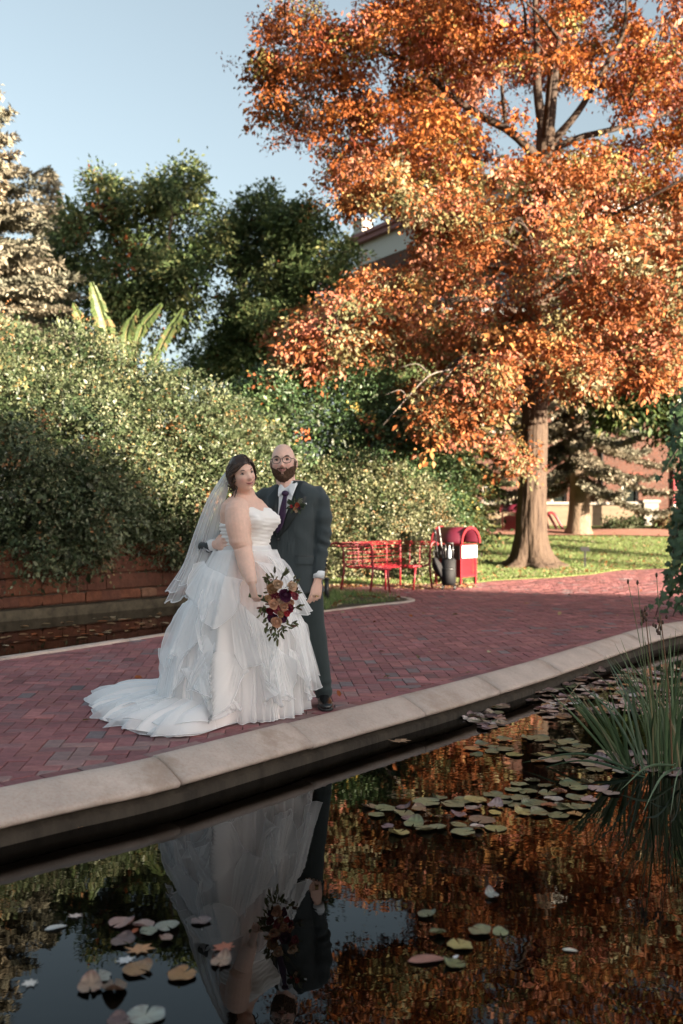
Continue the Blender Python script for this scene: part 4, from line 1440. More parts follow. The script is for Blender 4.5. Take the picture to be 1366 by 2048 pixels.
def litter_bin(label, loc, rz, sc=1.0, detail=True):
    t = thing('litter_bin', label, 'bin', loc, rz, 'red barrel roofed bins')
    w, dp, zb, zt = .52 * sc, .60 * sc, .16 * sc, .74 * sc
    for sx in (-1, 1):
        for sy in (-1, 1):
            g = G(); g.box((sx * (w / 2 - .02), sy * (dp / 2 - .02), zt / 2), (.04, .04, zt), bev=.004); g.build('leg', M_red, t, False, smooth=False)
    g = G()                                             # slatted sides and back
    n = 15
    for k in range(n):
        z = zb + (k + .5) * (.34 * sc) / n
        for sx in (-1, 1): g.box((sx * (w / 2 - .015), 0, z), (.014, dp - .08, .012))
        g.box((0, dp / 2 - .015, z), (w - .08, .014, .012)); g.box((0, -dp / 2 + .015, z), (w - .08, .014, .012))
    g.build('slat', M_red, t, False, smooth=False, kind='stuff')
    g = G(); g.box((0, 0, zb + .02), (w - .09, dp - .09, .02)); g.box((0, 0, zb + .26 * sc), (w - .14, dp - .14, .46 * sc)); g.build('liner', M_blackp if False else M_red, t, False, smooth=False)
    g = G()
    for a, b in (((0, -dp / 2 + .018, zt), (w, .036, .03)), ((0, dp / 2 - .018, zt), (w, .036, .03)), ((-w / 2 + .018, 0, zt), (.036, dp - .075, .03)), ((w / 2 - .018, 0, zt), (.036, dp - .075, .03)), ((0, -dp / 2 + .018, zb), (w - .085, .03, .03)), ((-w / 2 + .018, 0, zb), (.03, dp - .085, .03)), ((w / 2 - .018, 0, zb), (.03, dp - .085, .03))):
        g = G(); g.box(a, b); g.build('rail', M_red, t, False, smooth=False)
    # barrel roof: a thick half tube along the depth of the bin
    a = np.linspace(0, np.pi, 19)
    ro, ri = w / 2 + .035, w / 2 + .015
    g = G()
    for (y0, y1, r0, r1) in ((-dp / 2 - .04, dp / 2 + .04, ri, ro),):
        rings = []
        for aa in a:
            c_, s_ = math.cos(aa), math.sin(aa) * 1.02
            rings.append([(c_ * r0, y0, zt + .03 + s_ * r0), (c_ * r1, y0, zt + .03 + s_ * r1), (c_ * r1, y1, zt + .03 + s_ * r1), (c_ * r0, y1, zt + .03 + s_ * r0)])
        g.loft(rings, True)
    g.build('roof', M_red_shaded, t, False)
    g = G()
    for y0 in (-dp / 2 - .055, dp / 2 + .035):
        rings = []
        for aa in a:
            c_, s_ = math.cos(aa), math.sin(aa) * 1.02
            rings.append([(c_ * (ri - .01), y0, zt + .03 + s_ * (ri - .01)), (c_ * (ro + .015), y0, zt + .03 + s_ * (ro + .015)), (c_ * (ro + .015), y0 + .025, zt + .03 + s_ * (ro + .015)), (c_ * (ri - .01), y0 + .025, zt + .03 + s_ * (ri - .01))])
        g.loft(rings, True)
    g.build('roof_rim', M_red, t, False, smooth=False)
    g = G(); rings = []
    for yy in (dp / 2 - .03, dp / 2 - .01): rings.append([(math.cos(aa) * ri, yy, zt + .03 + math.sin(aa) * ri) for aa in a])
    g.loft(rings, True); g.build('roof_back', M_red, t, False, smooth=False)
    g = G(); g.box((0, -dp / 2 - .012, zt - .125 * sc), (w - .03, .014, .23 * sc), bev=.003); g.build('front_sign', M_white, t, False, smooth=False)
    if detail:
        g = G(); g.box((-w / 2 - .012, 0, zt - .14 * sc), (.014, dp - .03, .25 * sc), bev=.003)
        sgn = g.build('side_sign', M_blackp, t, False, smooth=False)
        g = G()                                        # blocks of white print too small to read
        for y0, ww, hh in ((.11, .07, .06), (-.11, .10, .06)):
            g.box((-w / 2 - .0205, y0, zt - .15), (.003, ww, hh))
        g.build('print', M_white, sgn, False, smooth=False)
    return t


litter_bin('red litter bin with barrel roof and signs beside the black suitcase', (2.14, 18.75, 0), R(48))
zz = float(gz(5.95, 34.6))
litter_bin('distant red bin left of the oak trunk before the terrace wall', (5.95, 34.8, zz), R(50), .95, False)
# bent red tube rail by the oak
rl = thing('hand_rail', 'short bent red tube rail right of the oak trunk before the terrace wall', 'rail', (7.4, 36, float(gz(7.4, 36.0))))
zr = float(gz(7.4, 36.0))
for dx in (0, .28):
    g = G(); g.tube(spline([(7.25 + dx, 36 + dx, zr - .02), (7.15 + dx, 36 + dx, zr + .4), (7.2 + dx, 36 + dx, zr + .62), (7.42 + dx, 36 + dx, zr + .62), (7.62 + dx, 36 + dx, zr + .3), (7.8 + dx, 36 + dx, zr - .02)], 16), .05, 8); g.build('rail_tube', M_red, rl)
rp = thing('red_post', 'slim red post with a white band beside the low wall behind the vine', 'post', (12.35, 37.0, float(gz(12.35, 37.0))))
zp = float(gz(12.35, 37.0))
g = G(); g.box((12.35, 37, zp + 1.0), (.17, .17, 2.0), bev=.02); g.build('shaft', M_red, rp, smooth=False)
g = G(); g.box((12.35, 37, zp + .85), (.18, .18, .14)); g.build('band', M_white, rp, smooth=False)
g = G(); g.box((12.35, 37, zp + .05), (.4, .4, .12), bev=.02); g.build('base', M_red, rp, smooth=False)
# black stake sign on the lawn
p = gnd(1168, 1128, .16); p = np.array([5.6, 23.0, float(lawn_z(np.array(5.6), np.array(23.0)))])
sg = thing('stake_sign', 'little black plant label stake with tilted grey plate on the lawn', 'sign', tuple(p))
g = G(); g.box((p[0], p[1], p[2] + .19), (.035, .035, .44)); g.build('stake', M_blackp, sg, smooth=False)
g = G()
c, s = math.cos(.7), math.sin(.7)
pl = np.array([(-.10, -.07, 0), (.10, -.07, 0), (.10, .07, 0), (-.10, .07, 0), (-.10, -.07, .012), (.10, -.07, .012), (.10, .07, .012), (-.10, .07, .012)])
pl = np.stack([pl[:, 0], pl[:, 1] * c - pl[:, 2] * s, pl[:, 1] * s + pl[:, 2] * c], 1) + p + (0, 0, .43)
g.add(pl, [(3, 2, 1, 0), (4, 5, 6, 7), (0, 1, 5, 4), (1, 2, 6, 5), (2, 3, 7, 6), (3, 0, 4, 7)]); g.build('plate', M_steel, sg, smooth=False)

# luggage in front of the bin
LX, LY = 1.86, 17.35
lz = R(-12)
lug = thing('rolling_suitcase', 'black upright rolling case standing on the path before the red bin', 'suitcase', (LX, LY, 0), lz)
g = G(); g.box((0, 0, .315), (.235, .19, .47), bev=.035); g.build('body', M_black, lug, False)
g = G(); g.box((0, -.108, .25), (.19, .035, .28), bev=.015); g.build('front_pocket', M_black, lug, False)
g = G(); g.box((0, -.13, .37), (.17, .006, .008)); g.build('zip', M_steel, lug, False)
for sx in (-1, 1):
    g = G(); g.tube([(sx * .10 - .018, .07, .04), (sx * .10 + .018, .07, .04)], .04, 14); g.build('wheel', M_blackp, lug, False)
    g = G(); g.box((sx * .10, -.07, .04), (.03, .05, .08), bev=.006); g.build('foot', M_blackp, lug, False)
    g = G(); g.tube([(sx * .065, .085, .55), (sx * .065, .085, .80)], .009, 7); g.build('handle_tube', M_steel, lug, False)
g = G(); g.tube([(-.075, .085, .805), (.075, .085, .805)], .015, 8); g.build('handle', M_blackp, lug, False)
bt = thing('water_bottle', 'clear water bottle tucked on top of the black case', 'bottle', (LX + .0, LY - .10, .55))
g = G()
pr = [(0, 0), (.03, 0), (.034, .01), (.034, .12), (.030, .15), (.014, .185), (.013, .20), (0, .20)]
g.loft([[(r_ * math.cos(a), r_ * math.sin(a), z) for a in np.arange(14) * 2 * np.pi / 14] for r_, z in pr], False)
g.build('body', mat('clear_plastic', (.34, .40, .46), .12, .6), bt, False)
g = G(); g.tube([(0, 0, .198), (0, 0, .222)], .015, 10); g.build('cap', M_white, bt, False)
tp_ = thing('light_stand', 'pale jointed light stand leaning on the black case', 'stand', (LX - .10, LY + .02, .3))
g = G(); g.tube([(LX - .06, LY, .2), (LX - .115, LY + .03, .72)], .016, 8); g.build('lower_tube', M_blackp, tp_)
g = G(); g.tube([(LX - .115, LY + .03, .72), (LX - .165, LY + .05, 1.10)], .010, 8); g.build('upper_tube', mat('grey_tube', (.36, .36, .36), .4), tp_)
g = G(); g.tube([(LX - .112, LY + .028, .70), (LX - .118, LY + .032, .75)], .022, 8); g.tube([(LX - .138, LY + .04, .90), (LX - .143, LY + .042, .94)], .018, 8); g.build('collar', M_blackp, tp_)
t2 = thing('tripod_pole', 'dark folded pole standing left of the pale light stand at the black case', 'stand', (LX - .2, LY + .05, .3))
g = G(); g.tube([(LX - .14, LY + .02, .15), (LX - .235, LY + .06, 1.02)], .015, 8); g.build('pole', M_blackp, t2)
g = G(); g.tube([(LX - .225, LY + .055, .93), (LX - .238, LY + .062, 1.05)], .024, 8); g.build('head', M_blackp, t2)
um = thing('folded_umbrella', 'black folded umbrella hanging down at the left side of the case', 'umbrella', (LX - .2, LY, .3))
g = G()
rings = []
for k, (f, rr) in enumerate(((0, .008), (.06, .02), (.2, .05), (.45, .078), (.7, .07), (.85, .05), (1, .03))):
    c = np.array([LX - .13 - .12 * (f) ** 1.0 + 0, LY - .06, .20 + f * .36])
    a = np.arange(16) * 2 * np.pi / 16
    q = rr * (1 + .25 * np.sin(a * 4 + f * 3))
    rings.append(np.stack([c[0] + q * np.cos(a), c[1] + q * np.sin(a), np.full(16, c[2])], 1))
g.loft(rings, True); g.build('canopy', M_black, um)
g = G(); g.tube(spline([(LX - .25, LY - .06, .55), (LX - .275, LY - .06, .66), (LX - .25, LY - .06, .69), (LX - .235, LY - .06, .66)], 9), .01, 6); g.build('handle', M_blackp, um)
# dark post just behind the groom's hand
dp_ = thing('bollard', 'short dark post in the grass wedge just right of the groom', 'post', (-.22, 14.9, .02))
g = G(); g.tube([(-.22, 14.9, 0), (-.22, 14.9, .34)], .035, 10); g.build('shaft', M_blackp, dp_)
g = G(); g.ell((-.22, 14.9, .35), (.042, .042, .03)); g.build('cap', M_blackp, dp_)

# ================================================================== water lilies and leaves on the water
M_pad = mat('lily_pad', attr=True, rough=.35, spec=.5, noise=.22, nscale=25, bump=.25, bscale=60, trans=0)
r = np.random.default_rng(91)


def pad_mesh(seed, tall=.0):
    rr = np.random.default_rng(seed)
    n = 26
    a = np.linspace(.12, 2 * np.pi - .12, n)
    ph = rr.uniform(0, 6, 3)
    rad = .5 * (1 + .06 * np.sin(a * 2 + ph[0]) + .03 * np.sin(a * 5 + ph[1]) + .025 * rr.normal(size=n))
    bite = rr.uniform(0, 6.28); rad = rad * (1 - .16 * np.exp(-((a - bite) / .22) ** 2) * (rr.random() < .5))
    curl = rr.uniform(.01, .06) * np.maximum(0, np.sin(a * 1.0 + ph[2])) ** 3 + .004 * np.sin(a * 4 + ph[1])
    V = [(0, 0, 0)]; cc = [(1.05, 1.0, .95)]
    for k, cf in ((.55, 0), (.92, .35), (1.0, 1.0)):
        for i in range(n):
            V.append((rad[i] * k * math.cos(a[i]), rad[i] * k * math.sin(a[i]), cf * curl[i] + .003))
            e = 1.0 if k < .95 else .72
            v = 1 + .1 * math.sin(a[i] * 9)
            w_ = rr.random() < .16; v *= rr.uniform(.75, 1.15) * (.6 if w_ else 1)
            cc.append((e * v * (1.15 if w_ else 1), e * v * (1 if k < .95 else .8), e * v))
    f = [(0, 1 + i, 2 + i) for i in range(n - 1)]
    for k in range(2):
        for i in range(n - 1):
            b0 = 1 + k * n + i
            f.append((b0, b0 + n, b0 + n + 1, b0 + 1))
    return np.array(V), f, np.array(cc)


PADCOL = dict(g=(.185, .19, .10), G=(.14, .165, .08), y=(.34, .30, .11), o=(.42, .22, .09), p=(.17, .11, .11), b=(.25, .15, .09), k=(.42, .28, .24), w=(.52, .46, .40), r=(.34, .13, .07), t=(.40, .29, .20), c=(.30, .32, .28))
pad_cache = {}
CW = dict(g='olive', G='dark olive', y='yellowish', o='orange', p='purple', b='brown', k='pinkish', w='whitish', r='rusty', t='tan', c='grey green')
ORD = ['leftmost', 'second from left', 'third from left', 'fourth from left', 'fifth from left', 'sixth from left', 'seventh from left', 'eighth from left', 'ninth from left', 'tenth from left', 'eleventh from left', 'twelfth from left']


def raft(lst, rows, where, group):          # label every pad by its colour, its row in the raft and its turn in that row
    ys = np.array([q[1] for q in lst])
    edges = np.quantile(ys, np.linspace(0, 1, rows + 1))
    names = {1: [''], 2: ['far', 'near'], 3: ['far', 'middle', 'near'], 4: ['farthest', 'second', 'third', 'nearest']}[rows]
    done = 0
    for k in range(rows):
        row = sorted([q for q in lst if (edges[k] <= q[1] < edges[k + 1]) or (k == rows - 1 and q[1] == edges[-1])], key=lambda q: q[0])
        for i, (x, y, w, c) in enumerate(row):
            pad(x, y, w, c, '%s pad %s in the %s row of the %s' % (CW[c], ORD[i], names[k], where), group)
npad = 0


def pad(px, py, wpx, c, label, group, cat='lily pad', name='lily_pad'):
    global npad
    p = gnd(px, py, WZ)
    D = p[1]
    w = wpx / F * D
    key = (int(r.integers(0, 6)), c, int(r.integers(0, 4)))
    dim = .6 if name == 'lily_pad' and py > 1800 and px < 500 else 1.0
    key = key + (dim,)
    if key not in pad_cache:
        V, f, cc = pad_mesh(key[0])
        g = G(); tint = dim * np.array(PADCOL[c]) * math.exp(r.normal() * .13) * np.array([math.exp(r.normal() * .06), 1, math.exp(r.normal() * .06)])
        g.add(V, f, cc * tint)
        me = g.mesh('lily_pad'); me.materials.append(M_pad); pad_cache[key] = me
    o = bpy.data.objects.new(name, pad_cache[key]); C.objects.link(o)
    npad += 1
    o.location = (p[0], p[1], WZ + .003 + .0011 * (npad % 9))
    o.rotation_euler = (r.normal() * .012, r.normal() * .012, r.uniform(0, 6.28))
    o.scale = (w, w * r.uniform(.88, 1.05), max(.5, w * 3))
    return put(o, label, cat, group)


gA = 'lily pads in the middle of the pond left of the reeds'
lA = 'lily pad in the loose olive and brown raft left of the reed clump'
raft(((740, 1614, 32, 'b'), (770, 1618, 45, 'g'), (753, 1631, 36, 'g'), (808, 1629, 44, 'g'), (818, 1638, 34, 'p'), (853, 1606, 55, 'g'), (906, 1611, 50, 'g'), (926, 1604, 44, 'g'), (951, 1603, 46, 'y'), (991, 1614, 36, 'k'),
                   (946, 1620, 34, 'k'), (918, 1632, 32, 'p'), (989, 1626, 28, 'y'), (828, 1649, 46, 'g'), (775, 1654, 26, 'p'), (798, 1667, 42, 'y'), (850, 1660, 40, 'g'), (876, 1657, 38, 'g'), (916, 1653, 36, 'g'), (926, 1668, 48, 'g'),
                   (964, 1644, 50, 'b'), (954, 1657, 30, 'w'), (991, 1658, 44, 'y'), (806, 1616, 30, 'p'), (1000, 1604, 24, 'o'), (838, 1620, 30, 'b'), (880, 1598, 30, 'G')), 3, 'loose raft', gA)
gB = 'lily pads packed in the green raft before the reeds'
lB = 'green lily pad packed in the dense raft just before the reed clump'
raft(((986, 1590, 40, 'g'), (1006, 1596, 34, 'g'), (1039, 1570, 38, 'g'), (1064, 1563, 34, 'g'), (1029, 1581, 40, 'g'), (1056, 1586, 40, 'G'), (1039, 1598, 42, 'g'), (1030, 1612, 30, 'g'), (1074, 1609, 44, 'G'), (1049, 1627, 38, 'y'),
                   (1079, 1629, 40, 'g'), (1107, 1601, 38, 'w'), (1117, 1632, 48, 'g'), (1142, 1614, 44, 'g'), (1164, 1616, 36, 'g'), (1139, 1571, 46, 'G'), (1157, 1579, 40, 'g'), (1174, 1567, 34, 'g'), (1128, 1562, 34, 'g'), (1095, 1590, 36, 'g'),
                   (1098, 1614, 34, 'r'), (1122, 1616, 34, 'g'), (1150, 1630, 34, 'o'), (1092, 1574, 34, 'G'), (1118, 1586, 36, 'b'), (1152, 1596, 38, 'g'), (1178, 1600, 34, 'k'), (1058, 1612, 30, 'g'), (1012, 1608, 30, 'g'), (1196, 1578, 44, 'k'), (1222, 1588, 34, 'k')), 3, 'dense raft', gB)
gC = 'lily pads in the small patch below the kerb reflection'
lC = 'lily pad in the small olive patch between the kerb and the green raft'
raft(((944, 1499, 34, 'o'), (964, 1490, 30, 'g'), (953, 1510, 30, 'G'), (984, 1504, 30, 'g'), (1009, 1500, 40, 'g'), (1029, 1511, 36, 'y'), (1009, 1481, 34, 'g'), (985, 1496, 26, 'g')), 2, 'patch by the kerb', gC)
gD = 'lily pads spread left of the reed blades'
lD = 'lily pad spread on the dark water under the left reed blades'
raft(((1077, 1479, 52, 'g'), (1056, 1476, 30, 'g'), (1097, 1494, 30, 'g'), (1137, 1484, 44, 'g'), (1142, 1501, 50, 'g'), (1164, 1494, 36, 'G'), (1120, 1490, 30, 'g'), (1126, 1503, 34, 'G'), (1082, 1512, 40, 'y'), (1100, 1522, 50, 't'), (1122, 1518, 44, 'g'), (1150, 1524, 44, 'k'), (1180, 1530, 44, 't'),
                   (1196, 1520, 40, 'k'), (1076, 1524, 30, 'o'), (1210, 1536, 40, 't'), (1230, 1524, 40, 'k'), (1256, 1534, 40, 'k'), (1190, 1542, 36, 'g'), (1280, 1526, 36, 't'), (1300, 1540, 40, 'k'), (1330, 1530, 40, 'k'), (1240, 1546, 36, 'w'), (1345, 1550, 40, 'k'),
                   (1210, 1508, 34, 't'), (1250, 1512, 34, 'k'), (1290, 1508, 30, 'k'), (1330, 1508, 34, 't')), 3, 'pads under the reeds', gD)
gF = 'brown and pink pads matted in the far corner of the pond'
lF = 'small withered pad matted among many in the far right corner of the pond'
lo = []
for k in range(150):
    y = 1338 + 100 * r.random() ** .9
    x0 = np.interp(y, [1330, 1350, 1385, 1400, 1440], [1215, 1160, 1065, 1105, 1230])
    x = x0 + (1375 - x0) * r.random()
    lo.append((x, y))
for _ in range(26): lo.append((r.uniform(960, 1010), r.uniform(1412, 1462)))
for _ in range(14): lo.append((r.uniform(940, 1000) - (1450 - 1440), r.uniform(1432, 1446)))
for _ in range(26): lo.append((r.uniform(1060, 1150), r.uniform(1400, 1450)))
for x, y in lo:
    pad(x, y, r.uniform(20, 32), str(r.choice(list('kkkttwwbbgop'))), lF, gF)
# the near pads, one by one
gN = 'single pads drifting near the camera'
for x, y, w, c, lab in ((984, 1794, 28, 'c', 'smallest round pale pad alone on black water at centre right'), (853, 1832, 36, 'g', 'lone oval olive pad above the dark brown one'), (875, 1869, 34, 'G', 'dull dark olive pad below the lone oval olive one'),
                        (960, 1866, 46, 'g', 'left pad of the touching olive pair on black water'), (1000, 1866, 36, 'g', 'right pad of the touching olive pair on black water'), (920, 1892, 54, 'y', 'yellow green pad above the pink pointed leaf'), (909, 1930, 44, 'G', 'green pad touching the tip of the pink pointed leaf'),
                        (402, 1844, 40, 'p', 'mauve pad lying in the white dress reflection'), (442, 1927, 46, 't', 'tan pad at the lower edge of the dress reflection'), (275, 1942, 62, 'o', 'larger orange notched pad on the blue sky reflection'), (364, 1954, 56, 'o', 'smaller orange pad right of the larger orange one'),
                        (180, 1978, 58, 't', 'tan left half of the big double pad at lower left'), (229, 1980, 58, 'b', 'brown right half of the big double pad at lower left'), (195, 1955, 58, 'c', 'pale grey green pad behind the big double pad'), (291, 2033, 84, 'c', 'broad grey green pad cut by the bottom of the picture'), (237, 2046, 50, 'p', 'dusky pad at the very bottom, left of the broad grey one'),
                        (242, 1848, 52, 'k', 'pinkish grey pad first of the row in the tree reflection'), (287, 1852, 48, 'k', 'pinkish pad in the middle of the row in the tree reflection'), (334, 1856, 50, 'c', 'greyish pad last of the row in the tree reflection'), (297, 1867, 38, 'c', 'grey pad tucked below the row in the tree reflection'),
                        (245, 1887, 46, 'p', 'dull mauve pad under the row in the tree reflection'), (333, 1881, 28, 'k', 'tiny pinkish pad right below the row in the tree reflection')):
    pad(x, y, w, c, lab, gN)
M_dead = mat('dead_leaf', attr=True, rough=.7, spec=.25, noise=.25, nscale=40, trans=.1)


def float_leaf(px, py, wpx, col, label, kind='maple', rot=0, grp='leaves fallen on the pond'):
    p = gnd(px, py, WZ); w = wpx / F * p[1]
    g = G()
    if kind == 'maple':
        tips = [(0, 1), (.32, .45), (.85, .62), (.5, .1), (.95, -.18), (.3, -.3), (.35, -.7), (0, -.38), (-.35, -.7), (-.3, -.3), (-.95, -.18), (-.5, .1), (-.85, .62), (-.32, .45)]
        V = [(0, 0, .02)] + [(x * .5, y * .5, .01 + .07 * abs(math.sin(k * 1.7))) for k, (x, y) in enumerate(tips)]
        f = [(0, 1 + (k + 1) % 14, 1 + k) for k in range(14)]
    else:
        V, f = [(0, 0, .03)], []
        n = 16
        for k in range(n):
            a = 2 * np.pi * k / n
            x = math.cos(a) * .5; y = math.sin(a) * .22 * (1 - .25 * math.cos(a)) * (1 - abs(math.cos(a)) ** 6)
            V.append((x, y, .01 + .08 * abs(math.sin(a)) ** 2))
        f = [(0, 1 + k, 1 + (k + 1) % n) for k in range(n)]
    g.add(V, f, np.array(col) * (1 + .1 * r.normal(size=(len(V), 1))))
    o = link('fallen_leaf', g.mesh('fallen_leaf', False), M_dead)
    o.location = (p[0], p[1], WZ + .002); o.rotation_euler = (0, 0, rot); o.scale = (w, w, w * .7)
    return put(o, label, 'leaf', grp)


float_leaf(854, 1922, 80, (.36, .17, .13), 'long pink pointed leaf beside two green pads', 'long', .15)
float_leaf(280, 1902, 66, (.42, .23, .12), 'orange brown lobed leaf under the row of pale pads', 'maple', .4)
float_leaf(450, 1897, 56, (.30, .11, .07), 'red brown curled leaf on the dress reflection', 'maple', 1.2)
float_leaf(62, 1968, 40, (.55, .52, .48), 'pale dry leaf alone at the left edge of the pond', 'maple', 2.0)
float_leaf(112, 1857, 46, (.45, .45, .43), 'pale leaf floating upper left on the sky reflection', 'long', .5)
float_leaf(150, 1834, 34, (.5, .4, .36), 'small pinkish leaf by the orange reflection at left', 'maple', .1)
float_leaf(252, 1923, 44, (.5, .5, .5), 'whitish torn leaf beside the orange lobed one', 'maple', .9)
float_leaf(271, 1862, 26, (.34, .1, .05), 'dark orange upright leaf between pale pads', 'long', 1.4)
float_leaf(1140, 1902, 32, (.6, .55, .45), 'cream scrap of leaf alone on the black water at right', 'long', -.3)
float_leaf(912, 1915, 20, (.7, .66, .66), 'tiny white petal above the green pad by the pink leaf', 'long', 1.0)
float_leaf(402, 1583, 22, (.40, .16, .06), 'little orange leaf under the kerb below the dress', 'maple', .5)
float_leaf(155, 1655, 24, (.40, .16, .06), 'little orange leaf under the kerb at far left', 'maple', .2)
float_leaf(800, 1484, 50, (.42, .26, .16), 'curled tan leaf cluster floating under the kerb right of the groom', 'maple', .3)
float_leaf(480, 1559, 12, (.7, .66, .5), 'cream speck of leaf under the kerb below the bouquet', 'long', .8)
float_leaf(109, 1666, 12, (.7, .66, .5), 'cream speck of leaf at the kerb foot, far left', 'long', .8)
# leaves on the narrow channel
for k in range(60):
    x, y = r.uniform(0, 330), 0
    y = r.uniform(1256 - x * .1, 1296 - x * .12)
    float_leaf(x, y, r.uniform(10, 26), pick(r, FALL, 1)[0] * 1.1, 'small pale leaf drifting on the dark channel behind the path', 'long', r.uniform(0, 3), 'leaves on the channel')

# ================================================================== reeds
M_reed = mat('reed_leaf', attr=True, rough=.45, spec=.45, trans=.15)


def reed(parent, base, tip, bend, w, col, name='leaf'):
    b, t = np.array(base, float), np.array(tip, float)
    m = (b + t) / 2 + np.array(bend, float)
    P = spline([b, m, t], 14)
    T = nrmz(np.gradient(P, axis=0))
    sd = nrmz(np.cross(T, np.array([r.normal() * .5, -1, r.normal() * .3])))
    nn = np.cross(sd, T)
    k = np.linspace(0, 1, 14)
    ww = w * np.minimum(1, .55 + k * 1.5) * (1 - k ** 3) + .0006
    V = np.stack([P - sd * ww[:, None], P + nn * ww[:, None] * .45, P + sd * ww[:, None]], 1)
    cc = np.array(col) * (1 + .35 * k[:, None, None] ** 2 * np.array([.6, .3, .2]))
    cc = np.broadcast_to(cc, (14, 3, 3))
    g = G(); g.grid(V, cc.reshape(-1, 3))
    return g.build(name, M_reed, parent)


GR = [(4, (.07, .115, .05)), (3, (.09, .14, .06)), (1, (.13, .17, .08)), (.5, (.24, .2, .1))]
cl1 = thing('reed_clump', 'large clump of green sword leaved reeds standing in the pond', 'reeds', tuple(gnd(1320, 1548, WZ)))
for k in range(58):
    bx, by = 1332 + r.normal() * 26, 1546 + r.normal() * 8
    b = gnd(bx, by, WZ - .03)
    u = r.normal()
    ht = r.uniform(.45, .88)
    lean = u * .15 + (bx - 1332) / 26 * .06
    dy = r.normal() * .16
    t = b + np.array([lean, dy, ht])
    reed(cl1, b, t, (-lean * .22, -dy * .2, .05), r.uniform(.004, .008), pick(r, GR, 1)[0] * math.exp(r.normal() * .15))
for (bx, by, tx, ty, dz) in ((1296, 1548, 1195, 1390, 0), (1290, 1545, 1160, 1370, .1), (1286, 1550, 1220, 1335, 0), (1300, 1540, 1210, 1310, .2), (1290, 1550, 1045, 1525, .2), (1290, 1555, 1048, 1547, .3)):
    b = gnd(bx, by, WZ); t = at(tx, ty, b[1] + dz)
    reed(cl1, b, t, (0, 0, .09), .008, (.08, .13, .075))
cl2 = thing('reed_clump', 'fan of shorter reed blades leaning left beside the large clump', 'reeds', tuple(gnd(1262, 1545, WZ)))
for k in range(26):
    bx, by = 1265 + r.normal() * 9, 1545 + r.normal() * 5
    b = gnd(bx, by, WZ - .03)
    a = r.uniform(-.55, -.02)
    ht = r.uniform(.42, .62)
    t = b + np.array([a * .85, r.normal() * .12, ht * (1 - .3 * abs(a))])
    reed(cl2, b, t, (-.02 - .1 * a * -1 * .5, 0, .07), r.uniform(.005, .0085), pick(r, GR, 1)[0] * math.exp(r.normal() * .15))
cl3 = thing('reed_clump', 'few low reed blades drooping over the water at the right edge', 'reeds', tuple(gnd(1350, 1560, WZ)))
for bx, by, tx, ty in ((1352, 1556, 1285, 1632), (1348, 1550, 1240, 1585), (1358, 1560, 1300, 1600), (1362, 1556, 1340, 1640)):
    b = gnd(bx, by, WZ); b[2] += .06; t = gnd(tx, ty, WZ) + (0, 0, .012)
    reed(cl3, b, t, (0, 0, .06), .009, (.10, .16, .09))
STK = (.20, .10, .045)
for (bx, by, tx, ty, lab, brown) in ((1312, 1540, 1290, 1222, 'brown seed stalk with drooping dark head among the reeds', True), (1318, 1545, 1256, 1163, 'thin green rush with a small dark tip, left of the brown stalk', False), (1330, 1545, 1313, 1150, 'tall thin green rush right of the brown stalk', False), (1345, 1550, 1322, 1240, 'second brown stalk with a small withered head at the reeds', True), (1300, 1540, 1275, 1165, 'thin rush ending in a speck, between the other stalks', False)):
    b = gnd(bx, by, WZ); t = at(tx, ty, b[1] + .1)
    st = thing('rush_stalk', lab, 'stalk', tuple(b), group='rush stalks above the reeds')
    g = G(); P = spline([b, (b + t) / 2 + (.015, 0, 0), t], 12); g.tube(P, np.linspace(.006, .003, 12) if brown else np.linspace(.0035, .002, 12), 6, col=STK if brown else (.13, .16, .07)); g.build('stem', M_reed, st)
    g = G()
    if brown:
        g.tube([t + (0, 0, .03), t + (-.02, 0, -.09)], .004, 5, col=STK)
        for q in range(9):
            c = t + np.array([r.normal() * .012 - .012 * (q % 3), r.normal() * .012, -.012 * q + .02])
            g.ell(c, (.009, .008, .014), nu=8, nv=5, col=np.array((.10, .055, .04)) * r.uniform(.6, 1.4))
    else:
        g.ell(t, (.008, .008, .016), nu=8, nv=6, col=(.12, .06, .04))
    g.build('seed_head', M_reed, st, kind='stuff' if brown else None)
wi = thing('dry_stalk', 'bent dry straw stalk leaning over the pads left of the reeds', 'stalk', tuple(gnd(1125, 1420, WZ)))
b = gnd(1118, 1424, WZ); t = at(1160, 1365, b[1]); g = G(); g.tube(spline([b, (b + t) / 2 + (0, 0, .01), t], 8), .004, 6, col=(.42, .30, .18)); g.build('stem', M_reed, wi)
g = G()
for q in range(7): g.ell(b + np.array([r.normal() * .03, r.normal() * .02, .01 + .01 * q]), (.018, .008, .006), nu=7, nv=5, col=(.38, .26, .16))
g.build('seed_head', M_reed, wi)

# ================================================================== hanging vine at the right edge
vine = thing('hanging_vine', 'dark green broad leaved vine hanging on a post at the right edge', 'vine', (4.62, 13.0, 0))
g = G(); g.box((4.75, 13.05, 1.5), (.12, .12, 3.0), bev=.01); g.build('post', mat('grey_timber', (.14, .115, .09), .9, .2, noise=.3, nscale=6, stretch=(1, 1, .1)), vine, smooth=False)
g = G()
sp = []
for k in range(52):
    top = np.array([4.55 + r.normal() * .15, 12.95 + r.normal() * .2, r.uniform(1.1, 2.9)])
    bot = np.array([4.42 + r.normal() * .13, 12.8 + r.normal() * .22, max(.02, top[2] - r.uniform(.6, 1.5))])
    P = spline([(4.75, 13, top[2] + .1), top, (top + bot) / 2 + (r.normal() * .05, -.08, 0), bot], 16)
    g.tube(P, .006, 5); sp.append(P)
g.build('stems', M_twig, vine)
M_vine = mat('vine_leaf', attr=True, rough=.4, spec=.5, trans=.2)
lm = []
